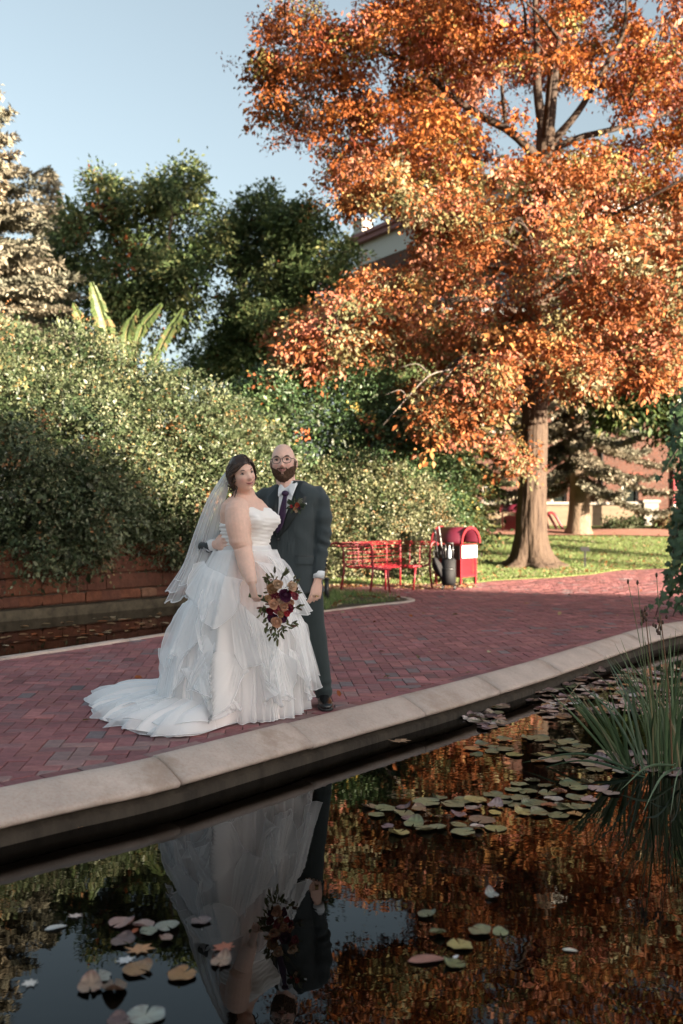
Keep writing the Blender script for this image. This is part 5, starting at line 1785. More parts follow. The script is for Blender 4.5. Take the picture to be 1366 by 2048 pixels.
for k in range(6):
    gg = G()
    tips = [(0, -.1), (.28, -.28), (.5, .0), (.36, .22), (.52, .5), (.2, .55), (0, 1), (-.2, .55), (-.52, .5), (-.36, .22), (-.5, .0), (-.28, -.28)]
    V = [(0, .2, .03)] + [(x * (1 + .12 * r.normal()), y * (1 + .08 * r.normal()), -.14 * (x * x + .5 * y * y) + .02 * r.normal()) for x, y in tips]
    c = pick(r, [(3, (.045, .085, .036)), (2, (.06, .11, .045)), (1, (.09, .14, .05))], 1)[0]
    gg.add(V, [(0, 1 + i, 1 + (i + 1) % 12) for i in range(12)], np.array(c) * np.r_[1.15, np.ones(12)][:, None])
    me = gg.mesh('vine_leaf', False); me.materials.append(M_vine); lm.append(me)
cand = []
for P in sp:
    for t in np.linspace(.15, 1, 22): cand.append(P[int(t * 15)] + r.normal(size=3) * np.array([.05, .06, .04]))
cand = np.array(cand)
r.shuffle(cand)
st = G()
for k, p in enumerate(cand):
    s = r.uniform(.07, .125)
    M = Matrix.LocRotScale(Vector(p), Vector((-1 + r.normal() * .5 + .3, -1.2 + r.normal() * .5, .5 + r.normal() * .4)).to_track_quat('Z', 'Y').to_matrix().to_euler().to_quaternion() @ mathutils.Euler((0, 0, math.pi + r.normal() * .6)).to_quaternion(), Vector((s, s, s)))
    if k < 290:
        o = bpy.data.objects.new('leaf', lm[k % 6]); C.objects.link(o); o.parent = vine
        o.matrix_parent_inverse = vine.matrix_basis.inverted(); o.matrix_basis = M
    else:
        me = lm[k % 6]; V = mverts(me); Mn = np.array(M)
        cc = np.empty(len(V) * 4, np.float32); me.attributes['Col'].data.foreach_get('color', cc)
        st.add(V @ Mn[:3, :3].T + Mn[:3, 3], [tuple(q.vertices) for q in me.polygons], cc.reshape(-1, 4)[:, :3])
st.build('leaf_mass', M_vine, vine, smooth=False, kind='stuff')
# ================================================================== the couple
from mathutils.bvhtree import BVHTree
M_skin = mat('skin', attr=True, rough=.48, spec=.4, noise=.09, nscale=45, bump=.12, bscale=260, bdist=.002)
M_skin.node_tree.nodes['Principled BSDF'].inputs['Subsurface Weight'].default_value = .12
M_skin.node_tree.nodes['Principled BSDF'].inputs['Subsurface Radius'].default_value = (.012, .005, .003)
M_hair = mat('hair', attr=True, rough=.42, spec=.5)
M_beard = mat('beard', (.10, .058, .038), .8, .2, noise=.5, nscale=140, bump=.8, bscale=220, bdist=.004)
M_lip = mat('lip', attr=True, rough=.4, spec=.4)
M_eye = mat('eye', attr=True, rough=.15, spec=.5)
M_suit = mat('suit_wool', (.045, .058, .062), .8, .25, noise=.12, nscale=220, bump=.2, bscale=500, bdist=.001, sheen=.15)
M_suit2 = mat('suit_trousers', (.030, .042, .043), .8, .25, noise=.12, nscale=220, sheen=.12)
M_satin = mat('satin_lapel', (.007, .012, .013), .5, .5)
M_shirt = mat('white_shirt', (.76, .78, .80), .7, .3)
M_tie = mat('purple_tie', (.035, .014, .05), .55, .4, noise=.2, nscale=60)
M_shoe = mat('black_leather', (.010, .010, .011), .22, .6)
M_glasses = mat('dark_frame', (.02, .014, .012), .35, .5)
M_lining = mat('blush_lining', (.92, .86, .83), .85, .2)
M_bodice = mat('ruched_bodice', (.90, .87, .84), .85, .2)
M_tulle = sheer('tulle', (.97, .975, .98), .58)
M_tulle2 = sheer('soft_tulle', (.97, .975, .98), .42)
M_veil = sheer('veil_tulle', (.97, .975, .98), .36)
M_trim = mat('satin_trim', (.88, .89, .90), .6, .3, trans=.4)
M_petal = mat('petal', attr=True, rough=.6, spec=.3, trans=.15)
M_gold = mat('gold', (.7, .5, .2), .25, .5, metal=1)


def sph(nu=72, nv=54):
    th = np.linspace(0, np.pi, nv + 1)
    ph = np.linspace(0, 2 * np.pi, nu, endpoint=False)
    T, Pp = np.meshgrid(th, ph, indexing='ij')
    return np.stack([np.sin(T) * np.cos(Pp), np.sin(T) * np.sin(Pp), np.cos(T)], -1)     # (nv+1, nu, 3)


def gs(x, c, s): return np.exp(-((x - c) / s) ** 2)


def head_pts(u, male, off=0.0):
    a, b, c = (.079, .101, .122) if male else (.0745, .096, .117)
    z = u[..., 2]
    low = np.clip(-z, 0, 1)
    wid = (1 - (.20 if male else .17) * low ** 2.1) * (1 if male else 1.05)
    back = np.where(u[..., 1] < 0, 1 - .42 * np.clip(low * 1.3, 0, 1) ** 1.3, 1)
    P = np.stack([u[..., 0] * a * wid, u[..., 1] * b * back, z * c], -1)
    P[..., :2] *= (np.clip(np.sqrt(np.clip(1 - z * z, 0, 1)), .12, 1) ** np.where(z > 0, -.16, 0))[..., None]
    P *= (1 + off / .1)
    x, y, zz = P[..., 0], P[..., 1], P[..., 2]
    fr = np.clip(u[..., 1] * 1.6, 0, 1)
    ax = np.abs(x)
    dy = -.006 * gs(zz, .012, .02) * fr                                      # flat eye band
    dy += fr * (1 if male else .74) * (.025 * gs(x, 0, .011) * gs(zz, -.026, .012) + .014 * gs(x, 0, .009) * gs(zz, -.006, .018) + .006 * gs(ax, .011, .006) * gs(zz, -.03, .006))     # nose
    dy -= fr * .008 * gs(ax, .031, .016) * gs(zz, .010, .012)                   # sockets
    dy += fr * .005 * gs(ax, .028, .022) * gs(zz, .032, .009)                   # brows
    dy += fr * .007 * gs(ax, .043, .018) * gs(zz, -.022, .018)                  # cheeks
    dy += fr * (.008 * gs(x, 0, .024) * (gs(zz, -.051, .005) + 1.1 * gs(zz, -.062, .006)) - .004 * gs(x, 0, .02) * gs(zz, -.0565, .0025))  # lips
    dy += fr * (.012 * gs(x, 0, .026) * gs(zz, -.098, .016) - .003 * gs(x, 0, .03) * gs(zz, -.077, .007))
    P[..., 1] = y + dy
    jaw = gs(ax, .058, .02) * gs(zz, -.075, .025) * (.006 if male else .004)
    P[..., 0] += np.sign(x) * jaw
    return P


def frame_of(f, up):
    f = np.array(f, float); f /= np.linalg.norm(f)
    x = np.cross(f, np.array(up, float)); x /= np.linalg.norm(x)
    return np.stack([x, f, np.cross(x, f)], 1)         # columns: side, forward, up


def face_y(male, x, z):
    q = head_pts(sph(160, 120).reshape(-1, 3), male)
    q = q[q[:, 1] > .02]
    k = np.argmin((q[:, 0] - x) ** 2 + (q[:, 2] - z) ** 2)
    return q[k, 1]


def head_geo(g, male, M, c, s):
    u = sph()
    P = head_pts(u, male) @ M.T * s + c
    nv, nu = P.shape[:2]
    top, bot = P[0, 0], P[-1, 0]
    V = [top] + [p for row in P[1:-1] for p in row] + [bot]
    fs = [(0, 1 + i, 1 + (i + 1) % nu) for i in range(nu)]
    for k in range(nv - 3):
        for i in range(nu):
            j = (i + 1) % nu
            fs.append((1 + k * nu + i, 1 + (k + 1) * nu + i, 1 + (k + 1) * nu + j, 1 + k * nu + j))
    L = len(V) - 1; b0 = 1 + (nv - 3) * nu
    fs += [(L, b0 + (i + 1) % nu, b0 + i) for i in range(nu)]
    g.add(V, fs)
    for sx in (-1, 1):
        cc = np.array([sx * (.081 if male else .076), -.012, -.004])
        g.ell(cc @ M.T * s + c, np.array((.010, .021, .032)) * s, M @ np.array(Matrix.Rotation(sx * .35, 3, 'Z') @ Matrix.Rotation(-.2, 3, 'X')), 14, 10)


def hand_geo(g, w, d, n, curl=(.35, .4, .3), spread=.06, s=1.0, thumb=1, thumb_out=.7):      # w wrist, d towards the fingers, n out of the palm
    d = nrmz(np.array(d, float)); n = np.array(n, float); n = nrmz(n - d * (n @ d)); sd = np.cross(d, n)
    a = np.arange(14) * 2 * np.pi / 14
    rings = []
    for t, ww, tt in ((-.02, .027, .021), (.0, .027, .02), (.025, .034, .019), (.055, .041, .018), (.082, .042, .015), (.092, .038, .010)):
        rings.append(w + d * t * s + s * (ww * np.cos(a)[:, None] * sd + tt * np.sin(a)[:, None] * n))
    g.loft(rings, True)
    for k, (off, L) in enumerate(((-.031, .078), (-.0105, .088), (.0105, .083), (.031, .064))):
        p = w + s * (d * .078 + sd * off * 1.02)
        dd = nrmz(d + sd * off * spread * 20)
        pts = [p]; ang = 0
        for seg, cu in zip((.46, .30, .24), curl):
            ang += cu * (1 + .12 * (k - 1))
            v = dd * math.cos(ang) + n * math.sin(ang)
            pts.append(pts[-1] + v * L * seg * s)
        pts = np.array(pts)
        pts = np.vstack([pts[0], (pts[0] + pts[1]) / 2, pts[1], (pts[1] + pts[2]) / 2, pts[2], pts[3]])
        g.tube(pts, np.array((.0095, .009, .0088, .0082, .0082, .0062)) * s, 10)
        g.ell(pts[-1], np.full(3, .0062 * s), nu=8, nv=6)
    p = w + s * (d * .022 - sd * .026 * thumb)
    v1 = nrmz(d * .8 - sd * thumb * thumb_out + n * .25); v2 = nrmz(d * 1 - sd * thumb * .25 + n * .35)
    pts = np.array([p, p + v1 * .03 * s, p + v1 * .045 * s + v2 * .012 * s, p + v1 * .045 * s + v2 * .055 * s])
    g.tube(pts, np.array((.014, .012, .0105, .0072)) * s, 10)
    g.ell(pts[-1], np.full(3, .0072 * s), nu=8, nv=6)


def skin_cols(me, M, c, s, base, lip, male):
    V = mverts(me)
    q = ((V - c) @ M) / s
    x, y, z = q.T
    col = np.tile(np.array(base), (len(V), 1)) * (1 + .04 * vn(V, 14, 3)[:, None])
    near = (np.linalg.norm(q, axis=1) < .17) & (y > .03)
    w = near * gs(np.abs(x), .044, .018) * gs(z, -.025, .02)
    col = col * (1 - .17 * w[:, None] * np.array([0, 1, .9]))
    wl = near * np.clip(1.6 * gs(x, 0, .021 if male else .025) * (gs(z, -.052, .005) + gs(z, -.062, .006)) - .35, 0, 1)
    wl = wl * .45
    col = col * (1 - wl[:, None]) + np.array(lip) * wl[:, None]
    wn = near * gs(x, 0, .016) * gs(z, -.03, .014)
    col = col * (1 - .15 * wn[:, None] * np.array([0, 1, 1]))
    ws = near * gs(np.abs(x), .031, .017) * gs(z, .012, .010)
    col = col * (1 - .16 * ws[:, None])  # shading round the eyes, painted into the skin colour
    wq = near * gs(np.abs(x), .0075, .004) * gs(z, -.0375, .004)
    col = col * (1 - .45 * wq[:, None])  # shade under the nose, painted in as two nostril spots
    setcol(me, np.clip(col, 0, 1))


def eyes(parent, M, c, s, male, brow, iris=(.05, .03, .02), smile=0.0):
    for sx in (-1, 1):
        ex, ez = sx * .0315, .011
        y = face_y(male, ex, ez)
        g = G()
        p = np.array([ex, y - .0022, ez])
        g.ell(p @ M.T * s + c, np.array((.0132, .0062, .0056)) * s, M, 14, 8, col=(.50, .47, .45))
        g.ell((p + (0, .0040, 0)) @ M.T * s + c, np.array((.0062, .0034, .0056)) * s, M, 12, 8, col=iris)
        g.build('eye', M_eye, parent)
        g = G()
        P = [(ex + sx * t * .016, y + .0045 - .006 * t * t, ez + .0075 - .0055 * t * t - .001 * t) for t in np.linspace(-1, 1, 7)]
        g.tube(np.array(P) @ M.T * s + c, np.array((.001, .002, .0026, .0026, .0026, .0024, .0012)) * s * 1.15, 6, col=(.02, .012, .01))
        g.build('eyelid', M_hair, parent)
        g = G()
        yb = face_y(male, sx * .034, .031)
        P = [(sx * (.014 + .036 * t), yb + .0015 - .010 * t * t + .002, .026 + .011 * math.sin(min(1, t * 1.15) * 2.2)) for t in np.linspace(0, 1, 7)]
        g.tube(np.array(P) @ M.T * s + c, np.array((.0022, .0034, .0036, .0034, .0028, .002, .001)) * s * (1.15 if male else .85), 6, col=brow)
        g.build('eyebrow', M_hair, parent)


def mouth(parent, M, c, s, male, lip, wide=.023, smile=.006):
    for nm, z0, rr, col, push in (('upper_lip', -.0532, .0019, lip, .0030), ('lower_lip', -.0598, .0026, np.array(lip) * 1.1, .0028), ('lip_line', -.0562, .0013, (.10, .025, .025), .0050)):
        P = []
        for t in np.linspace(-1, 1, 9):
            x = wide * t * (1 if nm == 'lip_line' else .92)
            z = z0 + smile * t * t + (0 if nm == 'lip_line' else (-.0565 - z0) * abs(t) ** 2.5 * .85)
            P.append((x, face_y(male, x, z) + push - .004 * t * t, z))
        g = G(); g.tube(np.array(P) @ M.T * s + c, rr * s * np.array([.35, .7, .9, 1, .92, 1, .9, .7, .35]), 8, col=col); g.build(nm, M_lip, parent)


# ------------------------------------------------------------------ bride
BX, BY = (491 - 683) / F * 6.62, 6.62
bride = thing('person', 'woman in a strapless white tulle gown and long veil holding a bouquet', 'person', (BX, BY, 0))
cf = nrmz(np.array([.84, -.54, 0])); cw = np.array([-cf[1], cf[0], 0])      # chest direction; towards her left (far) side
zt = np.array([.70, .90, 1.066, 1.132, 1.215, 1.28, 1.347, 1.403, 1.436, 1.462, 1.480])
Wt = np.array([.22, .205, .172, .160, .168, .180, .188, .178, .130, .085, .064])
Dt = np.array([.20, .185, .150, .138, .142, .146, .134, .108, .085, .070, .060])
Ct = np.array([.0, .0, .0, .0, .0, .0, -.008, -.016, -.018, -.014, -.008])


def torso(phi, z, off=0.0):
    phi = np.asarray(phi, float); z = np.broadcast_to(np.asarray(z, float), phi.shape)
    W = np.interp(z, zt, Wt) + off; D_ = np.interp(z, zt, Dt) + off; cc = np.interp(z, zt, Ct)
    e = .92
    dc = np.sign(np.cos(phi)) * np.abs(np.cos(phi)) ** e; ds = np.sign(np.sin(phi)) * np.abs(np.sin(phi)) ** e
    bust = .075 * np.exp(-((z - 1.305) / (np.where(z > 1.305, .06, .085))) ** 2) * (gs(phi, .52, .42) + gs(phi, -.52, .42))
    dd = dc * D_ + cc + bust * .95
    ww = ds * W + bust * np.sign(phi) * .25
    return np.stack([BX + cf[0] * dd + cw[0] * ww, BY + cf[1] * dd + cw[1] * ww, z], -1)


ph = np.linspace(-np.pi, np.pi, 48, endpoint=False)
hc = at(484, 951, 6.55)
Mh = frame_of((.56, -.83, .02), (-.25, -.03, .97))
g = G()
g.loft([torso(ph, z) for z in np.linspace(.72, 1.48, 40)], True)
head_geo(g, False, Mh, hc, 1.0)
g.tube(spline([torso(np.array([0.]), 1.47)[0] * .5 + torso(np.array([np.pi]), 1.47)[0] * .5, at(487, 975, 6.58), at(484, 958, 6.57)], 8), [.074, .064, .059, .057, .056, .056, .056, .054], 18)
arm = spline([at(481, 1012, 6.50), at(474, 1022, 6.45), at(477, 1050, 6.42), at(481, 1078, 6.40), at(485, 1096, 6.39), at(493, 1130, 6.33), at(500, 1152, 6.27), at(505, 1167, 6.235)], 26)
g.tube(arm, np.interp(np.linspace(0, 7, 26), range(8), (.066, .080, .083, .071, .062, .055, .042, .031)), 20)
hand_geo(g, at(505, 1168, 6.232), (.13, -.02, -1), (.80, .55, .1), (.6, .9, .7), .03, .98, 1, .5)
arm2 = spline([torso(np.array([1.6]), 1.385)[0] - cw * .05, at(512, 1035, 6.98), at(508, 1066, 7.10), at(545, 1082, 7.185), at(572, 1078, 7.20)], 18)
g.tube(arm2, np.interp(np.linspace(0, 4, 18), range(5), (.065, .07, .058, .045, .030)), 14)
hand_geo(g, at(572, 1078, 7.20), (1, .05, .05), (0, -1, 0), (.1, .1, .1), .05, .95, 1)
# legs under the gown keep the figure whole
for sgn in (-1, 1):
    l = np.array([BX, BY, 0]) + cw * .09 * sgn
    g.tube([l + (0, 0, .80), l + (0, 0, .45), l + (.02, 0, .12), l + (.06, -.03, .05), l + (.16, -.08, .04)], [.10, .07, .045, .04, .03], 12)
me = remesh(g, .0050, 'bride_body', 3)
Vb = mverts(me); Nb = mnormals(me)
el = arm[int(26 * 4 / 7)]
dz_ = Vb - el
cr = gs(dz_[:, 2] - .25 * dz_[:, 0], .0, .007) * (np.linalg.norm(dz_, axis=1) < .10) * (dz_[:, 1] < 0.01) * gs(dz_[:, 0], -.02, .045)
bul = gs(dz_[:, 2], .028, .02) * (np.linalg.norm(dz_, axis=1) < .12) * (dz_[:, 1] < .02)
cf_ = .004 * vn(Vb * np.array([1, 1, .6]), 11, 3) * (Vb[:, 2] < 1.47)
setverts(me, Vb + Nb * (.006 * bul - .010 * cr + cf_)[:, None])
skin_cols(me, Mh, hc, 1.0, (.80, .52, .41), (.52, .18, .17), False)
smooth(me)
link('body', me, M_skin, bride, True)
eyes(bride, Mh, hc, 1.0, False, (.05, .028, .018))
mouth(bride, Mh, hc, 1.0, False, (.52, .19, .18), .031, .011)
# hair: cap, swept strands, low bun, tendrils
HC = [(3, (.035, .019, .012)), (2, (.06, .033, .02)), (1.3, (.12, .066, .038))]
r = np.random.default_rng(101)
u = sph(64, 48)
P = head_pts(u, False, .012)
q = head_pts(u, False)
x, y, z = q[..., 0], q[..., 1], q[..., 2]
hl = .062 - 9.0 * x ** 2 - 1.2 * np.clip(x - .01, 0, 1) * 0
m = (z > hl) & (z > -.06) | ((y < .018) & (z > -.075)) | ((np.abs(x) > .062) & (y < .045) & (z > -.02))
P[..., 2] += .005 * np.clip((z - .03) / .08, 0, 1)
P = P + .004 * vn(P, 40, 2)[..., None]
Pw = P @ Mh.T + hc
g = G(); nv, nu = m.shape
V = Pw.reshape(-1, 3); fs = []
for k in range(nv - 1):
    for i in range(nu):
        j = (i + 1) % nu
        if m[k, i] and m[k, j] and m[k + 1, i] and m[k + 1, j]: fs.append((k * nu + i, (k + 1) * nu + i, (k + 1) * nu + j, k * nu + j))
g.add(V, fs, (.034, .018, .011))
hair_o = g.build('hair', M_hair, bride)
g = G()


def hp(v): return np.asarray(v) @ Mh.T + hc


def onhead(x, y, z, off): return head_pts(nrmz(np.array([x / .0745, y / .096, z / .117])), False, off)


for k in range(150):                                            # strands swept back from the parting to the bun
    sx = 1 if r.random() < .5 else -1
    t = r.random()
    a0 = np.array([-.018 + sx * .004, .085 - .10 * t, .085 + .02 * t])
    mid1 = np.array([sx * (.058 + .012 * r.random()), .058 - .09 * t, .052 + r.normal() * .010])
    mid2 = np.array([sx * .074, .0 - .06 * t, -.002 + r.normal() * .018])
    end = np.array([sx * .022, -.088, -.035 + r.normal() * .02])
    pts = [onhead(*p, .016 + .004 * r.random()) for p in (a0, mid1, mid2)] + [end]
    g.tube(hp(spline(pts, 12)), np.linspace(.0048, .0035, 12), 5, col=pick(r, HC, 1)[0])
for k in range(46):                                            # bun curls
    c0 = np.array([r.normal() * .02, -.103 + r.normal() * .01, -.04 + r.normal() * .018])
    ax = nrmz(r.normal(size=3)); bx = nrmz(np.cross(ax, (0.3, .5, .8))); rad = r.uniform(.014, .03)
    a = np.linspace(0, r.uniform(3, 5.5), 12)
    pts = c0 + rad * (np.cos(a)[:, None] * bx + np.sin(a)[:, None] * np.cross(ax, bx))
    g.tube(hp(pts), .0055, 5, col=pick(r, HC, 1)[0])
for (sx, z0, L, yo) in ((1, -.02, .085, .03), (1, -.03, .10, .012), (1, -.04, .075, -.02), (-1, -.02, .08, .035), (1, -.05, .09, -.045)):
    a = np.linspace(0, 1, 16)
    pts = np.stack([sx * (.076 + .008 * np.sin(a * 9)), yo + .010 * np.cos(a * 9) - .01 * a, z0 - L * a], 1)
    g.tube(hp(pts), np.linspace(.006, .0025, 16), 5, col=(.05, .027, .016))
g.build('strands', M_hair, hair_o, True, kind='stuff')
g = G(); g.ell(hp((.079, .004, -.040)), (.005, .005, .010), nu=8, nv=6); g.build('earring', M_gold, bride)

# gown
gown = thing('gown', None, None)
gown.parent = bride
gown.matrix_parent_inverse = bride.matrix_basis.inverted()
ph2 = np.linspace(-np.pi, np.pi, 120, endpoint=False)
top = 1.285 + .098 * np.clip(np.cos(ph2) * 1.25, 0, 1) ** .8 - .026 * gs(ph2, 0, .16) - .012 * gs(np.abs(ph2), 1.7, .5)
rows = []
for k in range(40):
    t = k / 39
    z = 1.06 + (top - 1.06) * t
    p = torso(ph2, z, .007)
    nr_ = p - np.array([BX, BY, 0]); nr_[:, 2] = 0; nr_ = nrmz(nr_)
    ru = .0035 * np.sin(z * 260 + 1.5 * np.sin(ph2 * 2) + 3 * ph2) + .002 * np.sin(z * 150 - 4 * ph2)
    rows.append(p + nr_ * (ru[:, None] + (.001 if k < 39 else -.006)))
g = G(); g.grid(rows, wrap=True); link('bodice', g.mesh('bodice'), M_bodice, gown)
g = G()
band = [torso(ph2, z, .016 - abs(z - 1.108) * .12) for z in (1.085, 1.092, 1.108, 1.124, 1.131)]
g.grid(band, wrap=True); link('waistband', g.mesh('waistband'), M_trim, gown)

HEM = np.array([(-.25, 6.96), (-.28, 6.75), (-.38, 6.53), (-.55, 6.40), (-.70, 6.35), (-.80, 6.22), (-.83, 6.02), (-.90, 5.94), (-1.05, 5.93), (-1.22, 6.05), (-1.42, 6.27), (-1.60, 6.62), (-1.74, 6.98), (-1.78, 7.32), (-1.62, 7.58), (-1.2, 7.55), (-.75, 7.3), (-.42, 7.25), (-.28, 7.12)])
HEMs = np.vstack([HEM, HEM[:1]])
SC = np.array([-.62, 6.70])


def ray_r(th):
    d = np.array([math.cos(th), math.sin(th)])
    best = .3
    for a, b in zip(HEMs[:-1], HEMs[1:]):
        e = b - a
        den = d[0] * e[1] - d[1] * e[0]
        if abs(den) < 1e-9: continue
        w = a - SC
        t = (w[0] * e[1] - w[1] * e[0]) / den
        v = (w[0] * d[1] - w[1] * d[0]) / den
        if t > 0 and -1e-6 <= v <= 1 + 1e-6: best = max(best, t)
    return best


TH = np.linspace(-np.pi, np.pi, 361)
RH0 = np.array([ray_r(t) for t in TH])
ker = np.exp(-(np.arange(-12, 13) / 5.) ** 2); ker /= ker.sum()
RH0 = np.convolve(np.r_[RH0[-13:-1], RH0, RH0[1:13]], ker, 'valid')
ZW = 1.10


def skirt(th, t, layer=0, off=0.0, amp=1.0):
    th = (np.asarray(th, float) + np.pi) % (2 * np.pi) - np.pi
    t = np.asarray(t, float)
    rh = np.interp(th, TH, RH0) + off * .6
    r1 = np.minimum(rh, .60) - .06 * (rh > .6)
    d = np.stack([np.cos(th), np.sin(th)], -1)
    # waist outline
    pa = np.arctan2(d @ cw[:2], d @ cf[:2])
    w = torso(pa, 1.10, .012 + off)
    w2 = w[..., :2]
    ex = np.clip(2.2 - 1.5 * np.clip(rh - .55, 0, .6), 1.3, 2.2)
    s = np.clip(t / .82, 0, 1)
    Gs = 1 - (1 - s) ** ex
    q = np.clip((t - .82) / .18, 0, 1)
    out = SC + d * (r1 + (rh - r1) * q)[..., None]
    P2 = w2 + (out - w2) * Gs[..., None]
    train = np.clip((rh - .6) / .3, 0, 1)
    zb = .10 + .05 * train
    z = ZW + (zb - ZW) * s
    z = np.where(q > 0, zb * (1 - q) ** (1 - .35 * train) + .012, z)
    ph_ = layer * 1.7
    fold = .45 * np.sin(13 * th + ph_) + .32 * np.sin(21 * th + 2.3 * ph_ + 1.5 * np.sin(3 * th)) + .25 * np.sin(37 * th + .5 + ph_)
    A = amp * (.012 * s ** .5 + .036 * s ** 1.6 + .02 * q) * (1 + .35 * train)
    P2 = P2 + d * (A * fold + off)[..., None]
    # ripples of the train lying on the bricks
    z = z + train * np.clip(s - .45, 0, 1) * (1 - .6 * q) * .05 * fold
    z = z + train * q * .022 * (1 + np.sin(23 * th + ph_ + 6 * q)) * np.clip(1.4 - q, 0, 1) + train * .035 * np.clip(s - .6, 0, 1) * np.sin(17 * th + 2 + ph_)
    return np.concatenate([P2, np.maximum(z, .010)[..., None]], -1)


th = np.linspace(-np.pi, np.pi, 420, endpoint=False)
tt = np.linspace(0, 1, 54)
TT, THH = np.meshgrid(tt, th, indexing='ij')
for nm, lay, off, am, mm in (('lining', 0, -.014, .7, M_lining), ('overskirt', 1, .004, .8, M_tulle), ('overskirt', 2, .020, .75, M_tulle2)):
    g = G(); g.grid(skirt(THH, TT, lay, off, am), wrap=True); link(nm, g.mesh(nm), mm, gown)
    if lay:
        g = G(); e = skirt(th, np.ones_like(th), lay, off, am); g.tube(np.vstack([e, e[:1]]), .003, 5); link('hem_trim', g.mesh('hem_trim'), M_trim, gown)


def ruffle(tha, ta, thb, tb, dth, dt, flare, waves, seed, lift=.02, mat_=None, w0=.06, w1=.06):
    rr = np.random.default_rng(seed)
    flare *= .62
    n, m_ = 150, 16
    s = np.linspace(0, 1, n)[:, None]; v = np.linspace(0, 1, m_)[None]
    prof = w0 + (1 - w0) * np.sin(np.pi * np.clip(s, 0, 1)) ** .7 if False else np.minimum(1, np.minimum(w0 + s * 3, w1 + (1 - s) * 3))
    p1, p2 = rr.uniform(0, 6, 2)
    thv = np.radians(tha + (thb - tha) * s + dth * v * prof)
    tv = ta + (tb - ta) * s + dt * v * prof * (1 + .12 * np.sin(waves * s * 1.3 + p2))
    base = skirt(thv, np.clip(tv, 0, 1.0), 1, .03, .42)
    d = np.stack([np.cos(thv), np.sin(thv), 0 * thv], -1)
    k = lift * np.minimum(1, v * 6) + v ** 1.4 * flare * (.6 + .55 * np.sin(waves * s * 2 * np.pi / 3 + p1) + .2 * np.sin(waves * s * 5 + p2))
    tang = np.stack([-np.sin(thv), np.cos(thv), 0 * thv], -1)
    P = base + d * k[..., None] + tang * (v ** 1.3 * .03 * np.cos(waves * s * 2 * np.pi / 3 + p1))[..., None]
    gat = .0018 * np.sin(s * 95 + 3 * np.sin(s * 9) + p1) * np.minimum(1, v * 3) + .006 * np.sin(s * 50 + p2 + 2 * v) * v
    P = P + d * gat[..., None]
    P[..., 2] += .02 * v ** 2 * np.cos(waves * s * 2.1 + p2) * flare * 8
    P[..., 2] = np.maximum(P[..., 2], .012)
    g = G(); g.grid(P); o = link('ruffle', g.mesh('ruffle'), mat_ or M_tulle, gown)
    edge = np.vstack([P[0, :-1], P[:, -1], P[-1, -2::-1]])
    g = G(); g.tube(P[:, -1], .0024, 5); link('ruffle_trim', g.mesh('ruffle_trim'), M_trim, gown)


ruffle(-165, .06, -88, .15, 6, .24, .07, 7, 3)
ruffle(-70, .05, 4, .10, 10, .24, .10, 5, 4, w1=1.2)
ruffle(-50, .02, 10, .06, 8, .20, .06, 5, 14, w1=1.0, mat_=M_tulle2)
ruffle(-178, .30, -112, .24, 0, .34, .06, 8, 5)
ruffle(-104, .22, -62, .40, 14, .34, .09, 5, 6, w0=.8)
ruffle(-44, .28, 16, .36, 6, .38, .09, 5, 7, w1=1.1)
ruffle(-20, .30, 30, .42, 8, .40, .10, 4, 17, w0=.9, mat_=M_tulle2)
ruffle(-176, .56, -126, .50, 4, .30, .07, 7, 8)
ruffle(-122, .42, -84, .62, -12, .26, .06, 5, 9, mat_=M_tulle2)
ruffle(-75, .40, -40, .55, 10, .34, .08, 4, 10, w0=.9)
ruffle(-130, .20, -116, .70, 12, .18, .07, 4, 11, mat_=M_tulle2)
ruffle(-88, .28, -66, .80, 12, .10, .07, 4, 12)
ruffle(-58, .30, -40, .78, -12, .12, .07, 4, 13, mat_=M_tulle2)
ruffle(-180, .72, -128, .66, 0, .22, .05, 9, 15)
ruffle(-36, .52, 12, .60, 6, .26, .06, 5, 16, w1=1.0)

ruffle(-160, .80, -104, .84, 4, .14, .04, 9, 18, lift=.012)
ruffle(-128, .62, -96, .78, 10, .16, .05, 5, 19, lift=.015)

# veil: two layers from the comb at the back of the head over the back of the gown
for lay, (mm, dz) in enumerate(((M_veil, 0), (M_veil, .05))):
    Lc = spline([(456, 938), (440, 958), (414, 1000), (388, 1066), (366, 1130), (330, 1206 - 20 * lay)], 60)
    Rc = spline([(463, 952), (458, 972), (449, 1010), (442, 1050), (430, 1105), (408, 1185 - 24 * lay)], 60)
    n = 70
    uu = np.linspace(0, 1, n)
    Pp = np.zeros((60, n, 3))
    for k in range(60):
        v = k / 59
        for i, uq in enumerate(uu):
            xy = Lc[k] * (1 - uq) + Rc[k] * uq
            dep = 6.62 + .16 * v + dz - .10 * math.sin(uq * math.pi) * (1 - .2 * v) - .05 * v * uq
            rip = (.045 * v ** .8 + .006) * (.6 * math.sin(uq * 19 + lay * 2) + .4 * math.sin(uq * 33 + 1.3 + 2 * v + lay))
            p = at(xy[0], xy[1], dep)
            Pp[k, i] = p + np.array([.2 * rip, rip, .012 * v * math.sin(uq * 16 + lay)])
    g = G(); g.grid(Pp); o = g.build('veil', mm, bride)
    g = G(); g.tube(Pp[-1], .005, 5); g.tube(Pp[-6], .0028, 5); g.tube(Pp[:, 0], .0022, 5); g.build('veil_trim', M_trim, o)

# ------------------------------------------------------------------ bouquet
bq = thing('bouquet', 'bouquet of burgundy, peach and cream flowers with trailing olive leaves in her hand', 'bouquet', tuple(at(555, 1212, 6.22)))
r = np.random.default_rng(111)


